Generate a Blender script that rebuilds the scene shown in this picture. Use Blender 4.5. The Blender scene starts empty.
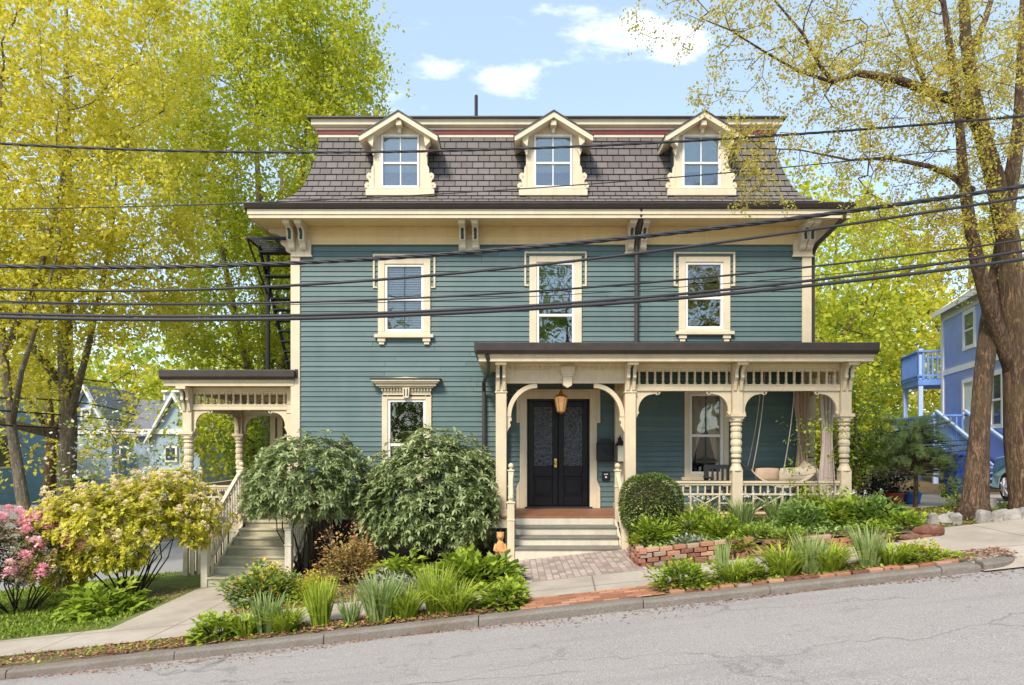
import bpy, math, random
import numpy as np
from mathutils import Vector, Matrix
R = math.radians
random.seed(7); rng = np.random.default_rng(7)
sc = bpy.context.scene
COL = sc.collection

# ------------------------------------------------------------------ camera, world, sun, exposure
CY, CZ, F = -14.2, 2.0, 682.67
cam = bpy.data.cameras.new('camera'); camo = bpy.data.objects.new('camera', cam); COL.objects.link(camo)
camo.location = (0, CY, CZ); camo.rotation_euler = (R(90), 0, 0)
cam.sensor_width = 36; cam.lens = 24; cam.shift_y = 102.5/1024; cam.clip_end = 900; cam.clip_start = .05
sc.camera = camo
sc.render.resolution_x = 1024; sc.render.resolution_y = 685

SUN_EL, SUN_AZ = R(47), R(-24)          # azimuth: towards the sun, measured from -Y (behind the camera) to -X
W = bpy.data.worlds.new('World'); sc.world = W; W.use_nodes = True
wn = W.node_tree.nodes; wl = W.node_tree.links; wn.clear()
sky = wn.new('ShaderNodeTexSky'); sky.sky_type = 'NISHITA'; sky.sun_disc = False
sundir = Vector((math.sin(SUN_AZ)*math.cos(SUN_EL), -math.cos(SUN_AZ)*math.cos(SUN_EL), math.sin(SUN_EL)))
sky.sun_elevation = SUN_EL; sky.sun_rotation = math.atan2(sundir.x, sundir.y)
sky.air_density = 1.0; sky.dust_density = 0.6; sky.ozone_density = 1.0
tc = wn.new('ShaderNodeTexCoord')
def wmath(op, a, b=None, c=None):
    n = wn.new('ShaderNodeMath'); n.operation = op
    for i, v in enumerate((a, b, c)):
        if v is None: continue
        if isinstance(v, (int, float)): n.inputs[i].default_value = v
        else: wl.new(v, n.inputs[i])
    return n.outputs[0]
sep = wn.new('ShaderNodeSeparateXYZ'); wl.new(tc.outputs['Generated'], sep.inputs[0])
ymax = wmath('MAXIMUM', wmath('ABSOLUTE', sep.outputs[1]), .15)
ux = wmath('DIVIDE', sep.outputs[0], ymax); uz = wmath('DIVIDE', sep.outputs[2], ymax)
cmb = wn.new('ShaderNodeCombineXYZ'); wl.new(ux, cmb.inputs[0]); wl.new(wmath('MULTIPLY', uz, 2.2), cmb.inputs[1])
nz = wn.new('ShaderNodeTexNoise'); nz.inputs['Scale'].default_value = 9; nz.inputs['Detail'].default_value = 7; nz.inputs['Roughness'].default_value = .6
wl.new(cmb.outputs[0], nz.inputs['Vector'])
tot = None
for (cx, cz, rx, rz, amp) in ((.12, .622, .10, .034, 1.0), (.235, .59, .08, .034, .98), (-.005, .53, .06, .028, 1.02), (-.10, .555, .05, .018, .85), (.07, .56, .06, .014, .7), (-.25, .50, .2, .16, .25), (.45, .42, .25, .2, .35), (-.6, .45, .35, .35, .6)):
    a = wmath('DIVIDE', wmath('SUBTRACT', ux, cx), rx); b = wmath('DIVIDE', wmath('SUBTRACT', uz, cz), rz)
    d = wmath('ADD', wmath('MULTIPLY', a, a), wmath('MULTIPLY', b, b))
    g = wmath('MULTIPLY', wmath('POWER', 2.718, wmath('MULTIPLY', d, -1.0)), amp)
    tot = g if tot is None else wmath('ADD', tot, g)
cl = wmath('SUBTRACT', wmath('ADD', wmath('MULTIPLY', nz.outputs['Fac'], 1.7), wmath('MULTIPLY', tot, .62)), 1.16)
mr = wn.new('ShaderNodeMapRange'); mr.interpolation_type = 'SMOOTHSTEP'; wl.new(cl, mr.inputs[0]); mr.inputs[1].default_value = 0; mr.inputs[2].default_value = .62
up = wn.new('ShaderNodeMapRange'); wl.new(sep.outputs[2], up.inputs[0]); up.inputs[1].default_value = .02; up.inputs[2].default_value = .12
fac = wmath('MULTIPLY', wmath('MULTIPLY', mr.outputs[0], up.outputs[0]), .85)
mx = wn.new('ShaderNodeMix'); mx.data_type = 'RGBA'; wl.new(fac, mx.inputs['Factor']); wl.new(sky.outputs[0], mx.inputs['A']); mx.inputs['B'].default_value = (9.6, 9.5, 9.5, 1)
# thin high veil everywhere: the photograph's sky is a milky pale blue
veil = wn.new('ShaderNodeMix'); veil.data_type = 'RGBA'; veil.inputs['Factor'].default_value = .32
wl.new(mx.outputs['Result'], veil.inputs['A']); veil.inputs['B'].default_value = (4.9, 6.1, 6.9, 1)
bg = wn.new('ShaderNodeBackground'); bg.inputs['Strength'].default_value = .10; wl.new(veil.outputs['Result'], bg.inputs[0])
wo = wn.new('ShaderNodeOutputWorld'); wl.new(bg.outputs[0], wo.inputs[0])

sl = bpy.data.lights.new('sun', 'SUN'); slo = bpy.data.objects.new('sun', sl); COL.objects.link(slo)
sl.energy = 2.1; sl.angle = R(14); sl.color = (1.0, .90, .77)
slo.rotation_euler = sundir.to_track_quat('Z', 'Y').to_euler(); slo.location = (-10, -20, 30)
sc.view_settings.view_transform = 'Standard'; sc.view_settings.look = 'None'; sc.view_settings.gamma = 1
sc.view_settings.exposure = 1.28; sc.view_settings.use_curve_mapping = False
sc.render.engine = 'CYCLES'
sc.cycles.max_bounces = 7; sc.cycles.transparent_max_bounces = 8

# ------------------------------------------------------------------ helpers
def X_(px, d): return (px-512)/F*d
def Z_(py, d): return CZ+(445-py)/F*d
def P(px, py, d): return Vector((X_(px, d), CY+d, Z_(py, d)))
def sstep(t): t = min(1, max(0, t)); return t*t*(3-2*t)
def g(x, y):
    a = .11*max(-60, min(60, x)); b = .11*max(-12.5, min(7.0, x))
    t = sstep((y+3.2)/4.0)
    return a*(1-t)+b*t
def GP(px, py):              # ground point seen at a pixel, street slope
    d = 1366/((py-445)+.11*(px-512)) if True else 0
    return X_(px, d), CY+d

ORI = {}
def link(o): COL.objects.link(o); return o
def props(o, label=None, cat=None, group=None, kind=None):
    if label: o['label'] = label
    if cat: o['category'] = cat
    if group: o['group'] = group
    if kind: o['kind'] = kind
    return o
def thing(name, label, cat, loc, rz=0, group=None, local=False):
    o = bpy.data.objects.new(name, None); link(o); o.location = loc; o.rotation_euler = (0, 0, rz)
    o.empty_display_size = .3
    ORI[o.name] = Vector((0, 0, 0)) if local else Vector(loc)
    return props(o, label, cat, group)

def fast_mesh(name, V, Fc, rnd=None, smooth=False):
    """V (n,3) array, Fc (m,k) array"""
    me = bpy.data.meshes.new(name)
    V = np.asarray(V, dtype=np.float32); Fc = np.asarray(Fc, dtype=np.int32)
    m, k = Fc.shape
    me.vertices.add(len(V)); me.vertices.foreach_set('co', V.ravel())
    me.loops.add(m*k); me.loops.foreach_set('vertex_index', Fc.ravel())
    me.polygons.add(m); me.polygons.foreach_set('loop_start', np.arange(0, m*k, k, dtype=np.int32))
    if smooth: me.polygons.foreach_set('use_smooth', np.ones(m, dtype=bool))
    me.update(calc_edges=True)
    if rnd is not None:
        at = me.attributes.new('rnd', 'FLOAT', 'FACE'); at.data.foreach_set('value', np.asarray(rnd, dtype=np.float32))
    return me
def add_obj(name, me, mat, parent=None, **kw):
    o = bpy.data.objects.new(name, me); link(o)
    if mat and not me.materials: me.materials.append(mat)
    if parent is not None:
        o.parent = parent; ORI[o.name] = ORI.get(parent.name, Vector((0, 0, 0)))
    else: ORI[o.name] = Vector((0, 0, 0))
    props(o, **kw)
    return o

class MB:
    def __init__(s): s.v = []; s.f = []; s.uv = {}
    def add(s, vs, fs):
        b = len(s.v); s.v += [tuple(p) for p in vs]; s.f += [tuple(i+b for i in f) for f in fs]; return s
    def quad(s, a, b, c, d, uv=None):
        s.add([a, b, c, d], [(0, 1, 2, 3)])
        if uv: s.uv[len(s.f)-1] = uv
        return s
    def box(s, x0, x1, y0, y1, z0, z1):
        if x0 > x1: x0, x1 = x1, x0
        if y0 > y1: y0, y1 = y1, y0
        if z0 > z1: z0, z1 = z1, z0
        return s.add([(x0,y0,z0),(x1,y0,z0),(x1,y1,z0),(x0,y1,z0),(x0,y0,z1),(x1,y0,z1),(x1,y1,z1),(x0,y1,z1)],
              [(0,3,2,1),(4,5,6,7),(0,1,5,4),(1,2,6,5),(2,3,7,6),(3,0,4,7)])
    def bar(s, a, b, w, h=None, up=(0, 0, 1)):
        h = h or w; a = Vector(a); b = Vector(b); d = (b-a).normalized(); u = Vector(up)
        if abs(d.dot(u)) > .98: u = Vector((1, 0, 0))
        sx = d.cross(u).normalized(); sy = sx.cross(d).normalized(); vs = []
        for p in (a, b):
            for (i, j) in ((-1,-1),(1,-1),(1,1),(-1,1)): vs.append(p+sx*i*w/2+sy*j*h/2)
        return s.add(vs, [(0,1,2,3),(7,6,5,4),(0,4,5,1),(1,5,6,2),(2,6,7,3),(3,7,4,0)])
    def prism(s, poly, a, b, axis='y'):
        n = len(poly)
        if axis == 'y': mk = lambda p, t: (p[0], t, p[1])
        elif axis == 'x': mk = lambda p, t: (t, p[0], p[1])
        else: mk = lambda p, t: (p[0], p[1], t)
        vs = [mk(p, a) for p in poly]+[mk(p, b) for p in poly]
        fs = [tuple(range(n)), tuple(reversed(range(n, 2*n)))]+[(i, i+n, (i+1) % n+n, (i+1) % n) for i in range(n)]
        return s.add(vs, fs)
    def tube(s, pts, rad, k=8, caps=True):
        pts = [Vector(p) for p in pts]; n = len(pts)
        if not hasattr(rad, '__len__'): rad = [rad]*n
        b = len(s.v); prev = None
        for i, p in enumerate(pts):
            t = (pts[min(i+1, n-1)]-pts[max(i-1, 0)]).normalized()
            if prev is None:
                ref = Vector((0, 0, 1)) if abs(t.z) < .9 else Vector((1, 0, 0)); u = t.cross(ref).normalized()
            else: u = (prev-t*prev.dot(t)).normalized()
            prev = u; w = t.cross(u)
            for j in range(k):
                a = 2*math.pi*j/k; s.v.append(tuple(p+(u*math.cos(a)+w*math.sin(a))*rad[i]))
        for i in range(n-1):
            for j in range(k):
                j2 = (j+1) % k; s.f.append((b+i*k+j, b+i*k+j2, b+(i+1)*k+j2, b+(i+1)*k+j))
        if caps: s.f.append(tuple(b+j for j in reversed(range(k)))); s.f.append(tuple(b+(n-1)*k+j for j in range(k)))
        return s
    def lathe(s, cx, cy, prof, k=12, sq=1):   # prof [(r,z)]
        b = len(s.v); n = len(prof)
        for r, z in prof:
            for j in range(k):
                a = 2*math.pi*(j+.5)/k; s.v.append((cx+r*math.cos(a), cy+r*math.sin(a), z))
        for i in range(n-1):
            for j in range(k):
                j2 = (j+1) % k; s.f.append((b+i*k+j, b+i*k+j2, b+(i+1)*k+j2, b+(i+1)*k+j))
        s.f.append(tuple(b+j for j in reversed(range(k)))); s.f.append(tuple(b+(n-1)*k+j for j in range(k)))
        return s
    def sphere(s, c, r, nu=12, nv=8, sz=1):
        prof = [(max(1e-4, r*math.sin(math.pi*i/nv)), c[2]-r*sz*math.cos(math.pi*i/nv)) for i in range(nv+1)]
        return s.lathe(c[0], c[1], prof, nu)
    def build(s, name, mat, parent=None, smooth=False, bevel=0, xf=None, **kw):
        off = ORI.get(parent.name, Vector((0, 0, 0))) if parent is not None else Vector((0, 0, 0))
        vs = [(p[0]-off.x, p[1]-off.y, p[2]-off.z) for p in s.v]
        if xf: vs = [xf(p) for p in vs]
        me = bpy.data.meshes.new(name); me.from_pydata(vs, [], s.f); me.update()
        if s.uv:
            l = me.uv_layers.new(name='UVMap')
            for i, p in enumerate(me.polygons):
                if i in s.uv:
                    for j, li in enumerate(p.loop_indices): l.data[li].uv = s.uv[i][j]
        if smooth: me.polygons.foreach_set('use_smooth', np.ones(len(me.polygons), dtype=bool))
        o = add_obj(name, me, mat, parent, **kw)
        if bevel:
            m = o.modifiers.new('bevel', 'BEVEL'); m.width = bevel; m.segments = 1; m.limit_method = 'ANGLE'; m.angle_limit = R(40)
        return o

# ------------------------------------------------------------------ materials
def lin(h):
    h = h.lstrip('#'); c = [int(h[i:i+2], 16)/255 for i in (0, 2, 4)]
    return tuple(x/12.92 if x <= .04045 else ((x+.055)/1.055)**2.4 for x in c)
class NM:
    def __init__(s, name):
        s.m = bpy.data.materials.new(name); s.m.use_nodes = True; s.n = s.m.node_tree.nodes; s.l = s.m.node_tree.links
        s.b = s.n['Principled BSDF']; s.tc = s.n.new('ShaderNodeTexCoord')
    def set(s, inp, v):
        if hasattr(v, 'is_output') or isinstance(v, bpy.types.NodeSocket): s.l.new(v, s.b.inputs[inp])
        else: s.b.inputs[inp].default_value = v
        return s
    def noise(s, scale, detail=4, rough=.55, vec=None, dist=0):
        n = s.n.new('ShaderNodeTexNoise'); n.inputs['Scale'].default_value = scale; n.inputs['Detail'].default_value = detail
        n.inputs['Roughness'].default_value = rough; n.inputs['Distortion'].default_value = dist
        s.l.new(vec or s.tc.outputs['Object'], n.inputs['Vector']); return n.outputs['Fac']
    def mapping(s, sc_, src=None, rot=(0, 0, 0)):
        n = s.n.new('ShaderNodeMapping'); n.inputs['Scale'].default_value = sc_; n.inputs['Rotation'].default_value = rot
        s.l.new(src or s.tc.outputs['Object'], n.inputs['Vector']); return n.outputs[0]
    def ramp(s, fac, stops, interp='LINEAR'):
        n = s.n.new('ShaderNodeValToRGB'); n.color_ramp.interpolation = interp; e = n.color_ramp.elements
        while len(e) < len(stops): e.new(.5)
        for i, (p, c) in enumerate(stops):
            e[i].position = p; e[i].color = tuple(c)+(1,) if len(c) == 3 else c
        s.l.new(fac, n.inputs[0]); return n.outputs[0]
    def mix(s, fac, a, b, mode='MIX'):
        n = s.n.new('ShaderNodeMix'); n.data_type = 'RGBA'; n.blend_type = mode
        for nm, v in (('Factor', fac), ('A', a), ('B', b)):
            if isinstance(v, bpy.types.NodeSocket): s.l.new(v, n.inputs[nm])
            elif isinstance(v, (int, float)): n.inputs[nm].default_value = v
            else: n.inputs[nm].default_value = tuple(v)+(1,)
        return n.outputs['Result']
    def math(s, op, a, b=0.):
        n = s.n.new('ShaderNodeMath'); n.operation = op
        for i, v in enumerate((a, b)):
            if isinstance(v, bpy.types.NodeSocket): s.l.new(v, n.inputs[i])
            else: n.inputs[i].default_value = v
        return n.outputs[0]
    def bump(s, h, strength=.3, dist=.02):
        n = s.n.new('ShaderNodeBump'); n.inputs['Strength'].default_value = strength; n.inputs['Distance'].default_value = dist
        s.l.new(h, n.inputs['Height']); s.l.new(n.outputs[0], s.b.inputs['Normal']); return s

def paint(name, col, rough=.5, var=.14, scale=2.5, dirt=None, spec=.35):
    q = NM(name); a = q.noise(scale, 5, .6); a2 = q.noise(26, 3, .6)
    c0 = tuple(x*(1-var) for x in col); c1 = tuple(min(.95, x*(1+var*.6)) for x in col)
    c = q.ramp(a, [(.3, c0), (.7, c1)])
    st_ = q.ramp(q.noise(1, 5, .7, q.mapping((9, 9, .8))), [(.50, (0, 0, 0)), (.78, (.38, .38, .38))])
    c = q.mix(st_, c, dirt if dirt is not None else tuple(x*.7 for x in col))
    if dirt is not None: c = q.mix(q.ramp(q.noise(1.3, 6, .7), [(.55, (0, 0, 0)), (.8, (.5, .5, .5))]), c, dirt)
    q.set('Base Color', c).set('Roughness', rough).set('Specular IOR Level', spec).bump(a2, .12, .01); return q.m
M = {}
M['siding'] = (lambda: (lambda q: (
    q.set('Base Color', q.mix(q.ramp(q.noise(1, 7, .7, q.mapping((1.6, 1.6, .6))), [(.38, (0, 0, 0)), (.72, (.85, .85, .85))]),
          q.ramp(q.noise(1, 4, .7, q.mapping((.45, .45, 9.6))), [(.3, (.072, .124, .122)), (.7, (.100, .163, .159))]), (.125, .172, .172))),
    q.set('Roughness', .55), q.set('Specular IOR Level', .3), q.bump(q.noise(1, 4, .6, q.mapping((3, 3, 90))), .15, .01), q.m)[-1])(NM('siding_paint')))()
q = NM('tmp'); del q
m_ = M['siding']; n_ = m_.node_tree.nodes; l_ = m_.node_tree.links; b_ = n_['Principled BSDF']
src = b_.inputs['Base Color'].links[0].from_socket; at_ = n_.new('ShaderNodeAttribute'); at_.attribute_name = 'rnd'
mp_ = n_.new('ShaderNodeMapRange'); l_.new(at_.outputs['Fac'], mp_.inputs[0]); mp_.inputs[3].default_value = .88; mp_.inputs[4].default_value = 1.10
mu_ = n_.new('ShaderNodeVectorMath'); mu_.operation = 'SCALE'; l_.new(src, mu_.inputs[0]); l_.new(mp_.outputs[0], mu_.inputs['Scale']); l_.new(mu_.outputs[0], b_.inputs['Base Color'])
M['dkgreen'] = paint('dark_green_paint', (.03, .065, .06), .5)
M['cream'] = paint('cream_trim_paint', (.66, .565, .40), .5, .09, 3, dirt=(.44, .36, .26))
M['cream2'] = paint('cream_soffit_paint', (.70, .53, .27), .55, .08, 2)
M['white'] = paint('white_window_paint', (.80, .78, .74), .4, .05)
M['porchcream'] = paint('porch_trim_paint', (.66, .55, .375), .5, .09, 4, dirt=(.40, .33, .24))
M['step'] = paint('step_paint', (.66, .60, .47), .55, .14, 3, dirt=(.36, .36, .26))
M['tread'] = paint('tread_paint', (.20, .185, .15), .6, .2, 4)
M['step2'] = paint('weathered_step_paint', (.50, .46, .33), .6, .2, 4, dirt=(.22, .24, .14))
M['redline'] = paint('red_band_paint', (.22, .035, .04), .5)
M['gutter'] = paint('brown_gutter_metal', (.055, .042, .038), .35, .2, 6, spec=.5)
M['door'] = paint('black_blue_door_paint', (.006, .006, .010), .3, .3, 3, spec=.25)
M['iron'] = paint('black_iron', (.018, .020, .022), .45, .2, 8)
M['floorwood'] = paint('porch_floor_wood', (.28, .13, .07), .55, .25, 7)
M['brass'] = (lambda q: (q.set('Base Color', (.72, .46, .16, 1)), q.set('Metallic', 1.), q.set('Roughness', .3), q.m)[-1])(NM('brass'))
M['copper'] = (lambda q: (q.set('Base Color', (.35, .17, .08, 1)), q.set('Metallic', .8), q.set('Roughness', .45), q.m)[-1])(NM('aged_copper'))
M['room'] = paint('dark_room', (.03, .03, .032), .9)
M['curtain'] = paint('window_curtain_cloth', (.80, .64, .50), .9, .1, 6)
M['blind'] = paint('window_blind', (.68, .72, .62), .8, .08, 3)
M['pcurtain'] = paint('porch_curtain_cloth', (.55, .40, .28), .9, .12, 5)
M['pcurtain2'] = paint('porch_sheer_cloth', (.62, .52, .46), .9, .1, 5)
M['canvas'] = paint('canvas_cloth', (.62, .52, .38), .9, .1, 5)
M['rope'] = paint('rope_fibre', (.52, .45, .33), .9, .1, 5)
M['dkwood'] = paint('dark_furniture_wood', (.03, .03, .035), .5)
M['rubber'] = paint('rubber', (.015, .015, .015), .7)
def glass(name, refl=.16, tint=(.75, .80, .80)):
    m = bpy.data.materials.new(name); m.use_nodes = True; n = m.node_tree.nodes; l = m.node_tree.links; n.clear()
    o = n.new('ShaderNodeOutputMaterial'); t = n.new('ShaderNodeBsdfTransparent'); t.inputs[0].default_value = tint+(1,)
    gl = n.new('ShaderNodeBsdfGlossy'); gl.inputs['Roughness'].default_value = .015; gl.inputs[0].default_value = (.95, .97, 1, 1)
    fr = n.new('ShaderNodeFresnel'); fr.inputs[0].default_value = 1.5
    tcn = n.new('ShaderNodeTexCoord'); no = n.new('ShaderNodeTexNoise'); no.inputs['Scale'].default_value = 1.6; l.new(tcn.outputs['Object'], no.inputs['Vector'])
    bp = n.new('ShaderNodeBump'); bp.inputs['Strength'].default_value = .06; bp.inputs['Distance'].default_value = .05; l.new(no.outputs['Fac'], bp.inputs['Height']); l.new(bp.outputs[0], gl.inputs['Normal'])
    ad = n.new('ShaderNodeMath'); ad.operation = 'ADD'; l.new(fr.outputs[0], ad.inputs[0]); ad.inputs[1].default_value = refl; ad.use_clamp = True
    mx = n.new('ShaderNodeMixShader'); l.new(ad.outputs[0], mx.inputs[0]); l.new(t.outputs[0], mx.inputs[1]); l.new(gl.outputs[0], mx.inputs[2]); l.new(mx.outputs[0], o.inputs[0])
    return m
M['glass'] = glass('window_glass', .05, (.86, .88, .88)); M['glassr'] = glass('bright_window_glass', .14); M['glassup'] = glass('dormer_glass', .12)
def leaf(name, cols, trans=.35, rough=.5, spec=.3):
    """cols: colour stops over the per-leaf random value"""
    m = bpy.data.materials.new(name); m.use_nodes = True; n = m.node_tree.nodes; l = m.node_tree.links
    b = n['Principled BSDF']; out = n['Material Output']
    at = n.new('ShaderNodeAttribute'); at.attribute_name = 'rnd'
    r = n.new('ShaderNodeValToRGB'); e = r.color_ramp.elements
    while len(e) < len(cols): e.new(.5)
    for i, c in enumerate(cols): e[i].position = i/max(1, len(cols)-1); e[i].color = tuple(c)+(1,)
    l.new(at.outputs['Fac'], r.inputs[0]); l.new(r.outputs[0], b.inputs['Base Color'])
    b.inputs['Roughness'].default_value = rough; b.inputs['Specular IOR Level'].default_value = spec
    t = n.new('ShaderNodeBsdfTranslucent'); l.new(r.outputs[0], t.inputs[0])
    mx = n.new('ShaderNodeMixShader'); mx.inputs[0].default_value = trans
    l.new(b.outputs[0], mx.inputs[1]); l.new(t.outputs[0], mx.inputs[2]); l.new(mx.outputs[0], out.inputs[0]); return m
L = {}
L['yellow'] = leaf('yellow_maple_leaf', [(.42, .42, .035), (.66, .61, .05), (.84, .73, .10), (.52, .60, .09)], .52)
L['lime'] = leaf('lime_maple_leaf', [(.22, .32, .02), (.44, .50, .035), (.66, .65, .06), (.38, .46, .05)], .5)
L['green'] = leaf('green_tree_leaf', [(.12, .20, .02), (.26, .36, .04), (.44, .50, .07)], .42)
L['spring'] = leaf('young_leaf', [(.42, .33, .05), (.62, .52, .09), (.52, .50, .11)], .45)
L['rhodo'] = leaf('rhododendron_leaf', [(.085, .13, .045), (.20, .265, .095), (.36, .43, .18), (.55, .58, .32)], .25, .45, .35)
L['azalea'] = leaf('pale_yellow_leaf', [(.22, .28, .02), (.48, .50, .04), (.70, .64, .08), (.82, .70, .24)], .4)
L['cream'] = leaf('cream_petal', [(.92, .82, .44), (.94, .84, .60), (.94, .70, .50)], .2)
L['pinkleaf'] = leaf('dark_rhododendron_leaf', [(.04, .07, .02), (.09, .13, .04), (.22, .18, .06), (.42, .20, .08)], .15, .35, .5)
L['pink'] = leaf('pink_petal', [(.80, .30, .38), (.92, .54, .60), (.95, .76, .76)], .4)
L['box'] = leaf('boxwood_leaf', [(.08, .13, .025), (.17, .24, .05), (.30, .37, .10)], .2, .4, .4)
L['bright'] = leaf('bright_plant_leaf', [(.14, .22, .02), (.30, .40, .035), (.54, .58, .08)], .35)
L['iris'] = leaf('iris_leaf', [(.13, .20, .05), (.25, .34, .10), (.44, .50, .22)], .3)
L['hosta'] = leaf('hosta_leaf', [(.11, .19, .03), (.22, .33, .07), (.40, .49, .16)], .25)
L['yflower'] = leaf('yellow_bract', [(.60, .50, .02), (.80, .62, .03), (.70, .38, .04)], .3)
L['red'] = leaf('red_tinged_leaf', [(.24, .26, .06), (.42, .34, .10), (.55, .26, .12), (.52, .44, .2)], .25)
L['varieg'] = leaf('silver_variegated_leaf', [(.16, .19, .12), (.34, .36, .26), (.55, .50, .40)], .2)
L['white'] = leaf('white_petal', [(.80, .78, .70), (.88, .86, .80)], .3)
L['litter'] = leaf('dry_leaf_litter', [(.16, .07, .035), (.34, .16, .08), (.46, .26, .15)], .1, .8)
L['grass'] = leaf('lawn_grass', [(.10, .18, .02), (.22, .32, .03), (.38, .42, .06)], .3)
L['pine'] = leaf('pine_needle', [(.20, .30, .10), (.36, .48, .19), (.54, .62, .32)], .45)
L['dark'] = leaf('dark_shrub_leaf', [(.015, .025, .012), (.03, .045, .02), (.05, .05, .03)], .15)
L['ivy'] = leaf('ivy_leaf', [(.08, .16, .02), (.18, .27, .03)], .25)
def bark(name, c0, c1):
    q = NM(name); v = q.mapping((9, 9, 1.8)); a = q.noise(2.6, 9, .75, v, .9)
    c = q.ramp(a, [(.40, tuple(x*.6 for x in c0)), (.5, c0), (.60, c1), (.75, tuple(x*1.5 for x in c1))])
    q.set('Base Color', q.mix(q.ramp(q.noise(1.2, 4), [(.45, (0, 0, 0)), (.7, (.6, .6, .6))]), c, (.20, .15, .05))).set('Roughness', .9).bump(a, 1.0, .09); return q.m
M['bark'] = bark('brown_bark', (.11, .062, .036), (.34, .205, .115))
M['barkgrey'] = bark('grey_bark', (.22, .18, .13), (.46, .38, .29))
M['stem'] = paint('dark_stem', (.045, .03, .02), .9, .2, 12)
M['stemg'] = paint('grey_stem', (.16, .13, .10), .9, .2, 12)
# ------------------------------------------------------------------ ground, road, paving
def drape(name, x0, x1, y0, y1, mat, dz, nx=60, ny=30, fn=None, **kw):
    xs = np.linspace(x0, x1, nx+1); ys = np.linspace(y0, y1, ny+1); V = []; Fc = []
    for j, y in enumerate(ys):
        for i, x in enumerate(xs):
            V.append((x, y, g(x, y)+(dz(x, y) if callable(dz) else dz)))
    for j in range(ny):
        for i in range(nx):
            a = j*(nx+1)+i; Fc.append((a, a+1, a+nx+2, a+nx+1))
    o = add_obj(name, fast_mesh(name, V, Fc), mat, **kw); return o
q = NM('soil'); c = q.ramp(q.noise(3, 8, .7), [(.3, (.07, .045, .025)), (.5, (.15, .10, .05)), (.7, (.16, .17, .05))])
q.set('Base Color', q.mix(q.ramp(q.noise(40, 4, .7), [(.5, (0, 0, 0)), (.7, (.6, .6, .6))]), c, (.25, .17, .09))).set('Roughness', .95).bump(q.noise(30, 5, .7), .8, .04); M['soil'] = q.m
q = NM('turf'); q.set('Base Color', q.ramp(q.noise(5, 8, .7), [(.3, (.08, .11, .02)), (.6, (.17, .22, .04)), (.8, (.24, .22, .08))])).set('Roughness', .95).bump(q.noise(60, 3), .8, .03); M['turf'] = q.m
q = NM('asphalt'); v = q.tc.outputs['Object']
base = q.ramp(q.noise(75, 3, .85), [(.32, (.13, .118, .11)), (.5, (.30, .275, .258)), (.68, (.54, .50, .475))])
base = q.mix(q.ramp(q.noise(.7, 6, .65), [(.3, (0, 0, 0)), (.7, (.45, .45, .45))]), base, (.38, .345, .32))
base = q.mix(q.ramp(q.noise(1, 3, .6, q.mapping((.25, 3.2, 1))), [(.5, (0, 0, 0)), (.72, (.4, .4, .4))]), base, (.20, .195, .195))
vor = q.n.new('ShaderNodeTexVoronoi'); vor.feature = 'DISTANCE_TO_EDGE'; vor.inputs['Scale'].default_value = .62
dn = q.n.new('ShaderNodeTexNoise'); dn.inputs['Scale'].default_value = 1.7; dn.inputs['Detail'].default_value = 8; q.l.new(v, dn.inputs['Vector'])
va = q.n.new('ShaderNodeVectorMath'); va.operation = 'MULTIPLY_ADD'; q.l.new(dn.outputs['Color'], va.inputs[0]); va.inputs[1].default_value = (1.1, 1.1, 0); q.l.new(q.mapping((.45, 1.5, 1)), va.inputs[2]); q.l.new(va.outputs[0], vor.inputs['Vector'])
cr = q.ramp(vor.outputs['Distance'], [(.0, (1, 1, 1)), (.006, (.6, .6, .6)), (.013, (0, 0, 0))])
crm = q.mix(1.0, cr, q.ramp(q.noise(.45, 4, .6), [(.46, (0, 0, 0)), (.54, (.85, .85, .85))]), 'MULTIPLY')
vor2 = q.n.new('ShaderNodeTexVoronoi'); vor2.feature = 'DISTANCE_TO_EDGE'; vor2.inputs['Scale'].default_value = .8; va2 = q.n.new('ShaderNodeVectorMath'); va2.operation = 'MULTIPLY_ADD'; q.l.new(dn.outputs['Color'], va2.inputs[0]); va2.inputs[1].default_value = (.5, .35, 0); q.l.new(q.mapping((.13, .62, 1)), va2.inputs[2]); q.l.new(va2.outputs[0], vor2.inputs['Vector'])
cr2 = q.mix(1.0, q.ramp(vor2.outputs['Distance'], [(.0, (1, 1, 1)), (.004, (.7, .7, .7)), (.009, (0, 0, 0))]), q.ramp(q.noise(.8, 5, .6), [(.40, (.2, .2, .2)), (.58, (.9, .9, .9))]), 'MULTIPLY')
crm = q.mix(.45, (0, 0, 0), q.mix(1.0, crm, cr2, 'ADD'))
base = q.mix(q.ramp(q.noise(2.3, 5, .75), [(.60, (0, 0, 0)), (.68, (.35, .35, .35))]), base, (.13, .12, .115))
q.set('Base Color', q.mix(crm, base, (.05, .048, .047))).set('Roughness', .85).bump(q.noise(140, 3, .8), .5, .012); M['asphalt'] = q.m
q = NM('drive_asphalt'); q.set('Base Color', q.ramp(q.noise(60, 4, .8), [(.3, (.20, .20, .20)), (.7, (.33, .33, .335))])).set('Roughness', .9).bump(q.noise(90, 3), .4, .01); M['drive'] = q.m
q = NM('concrete'); c = q.ramp(q.noise(1.3, 8, .65), [(.3, (.31, .26, .20)), (.6, (.43, .37, .30)), (.8, (.50, .44, .37))])
c = q.mix(q.ramp(q.noise(90, 3, .8), [(.55, (0, 0, 0)), (.75, (.5, .5, .5))]), c, (.28, .25, .21))
br = q.n.new('ShaderNodeTexBrick'); br.offset = 0; br.inputs['Scale'].default_value = 1; br.inputs['Brick Width'].default_value = 1.45; br.inputs['Row Height'].default_value = 5; br.inputs['Mortar Size'].default_value = .012
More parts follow.
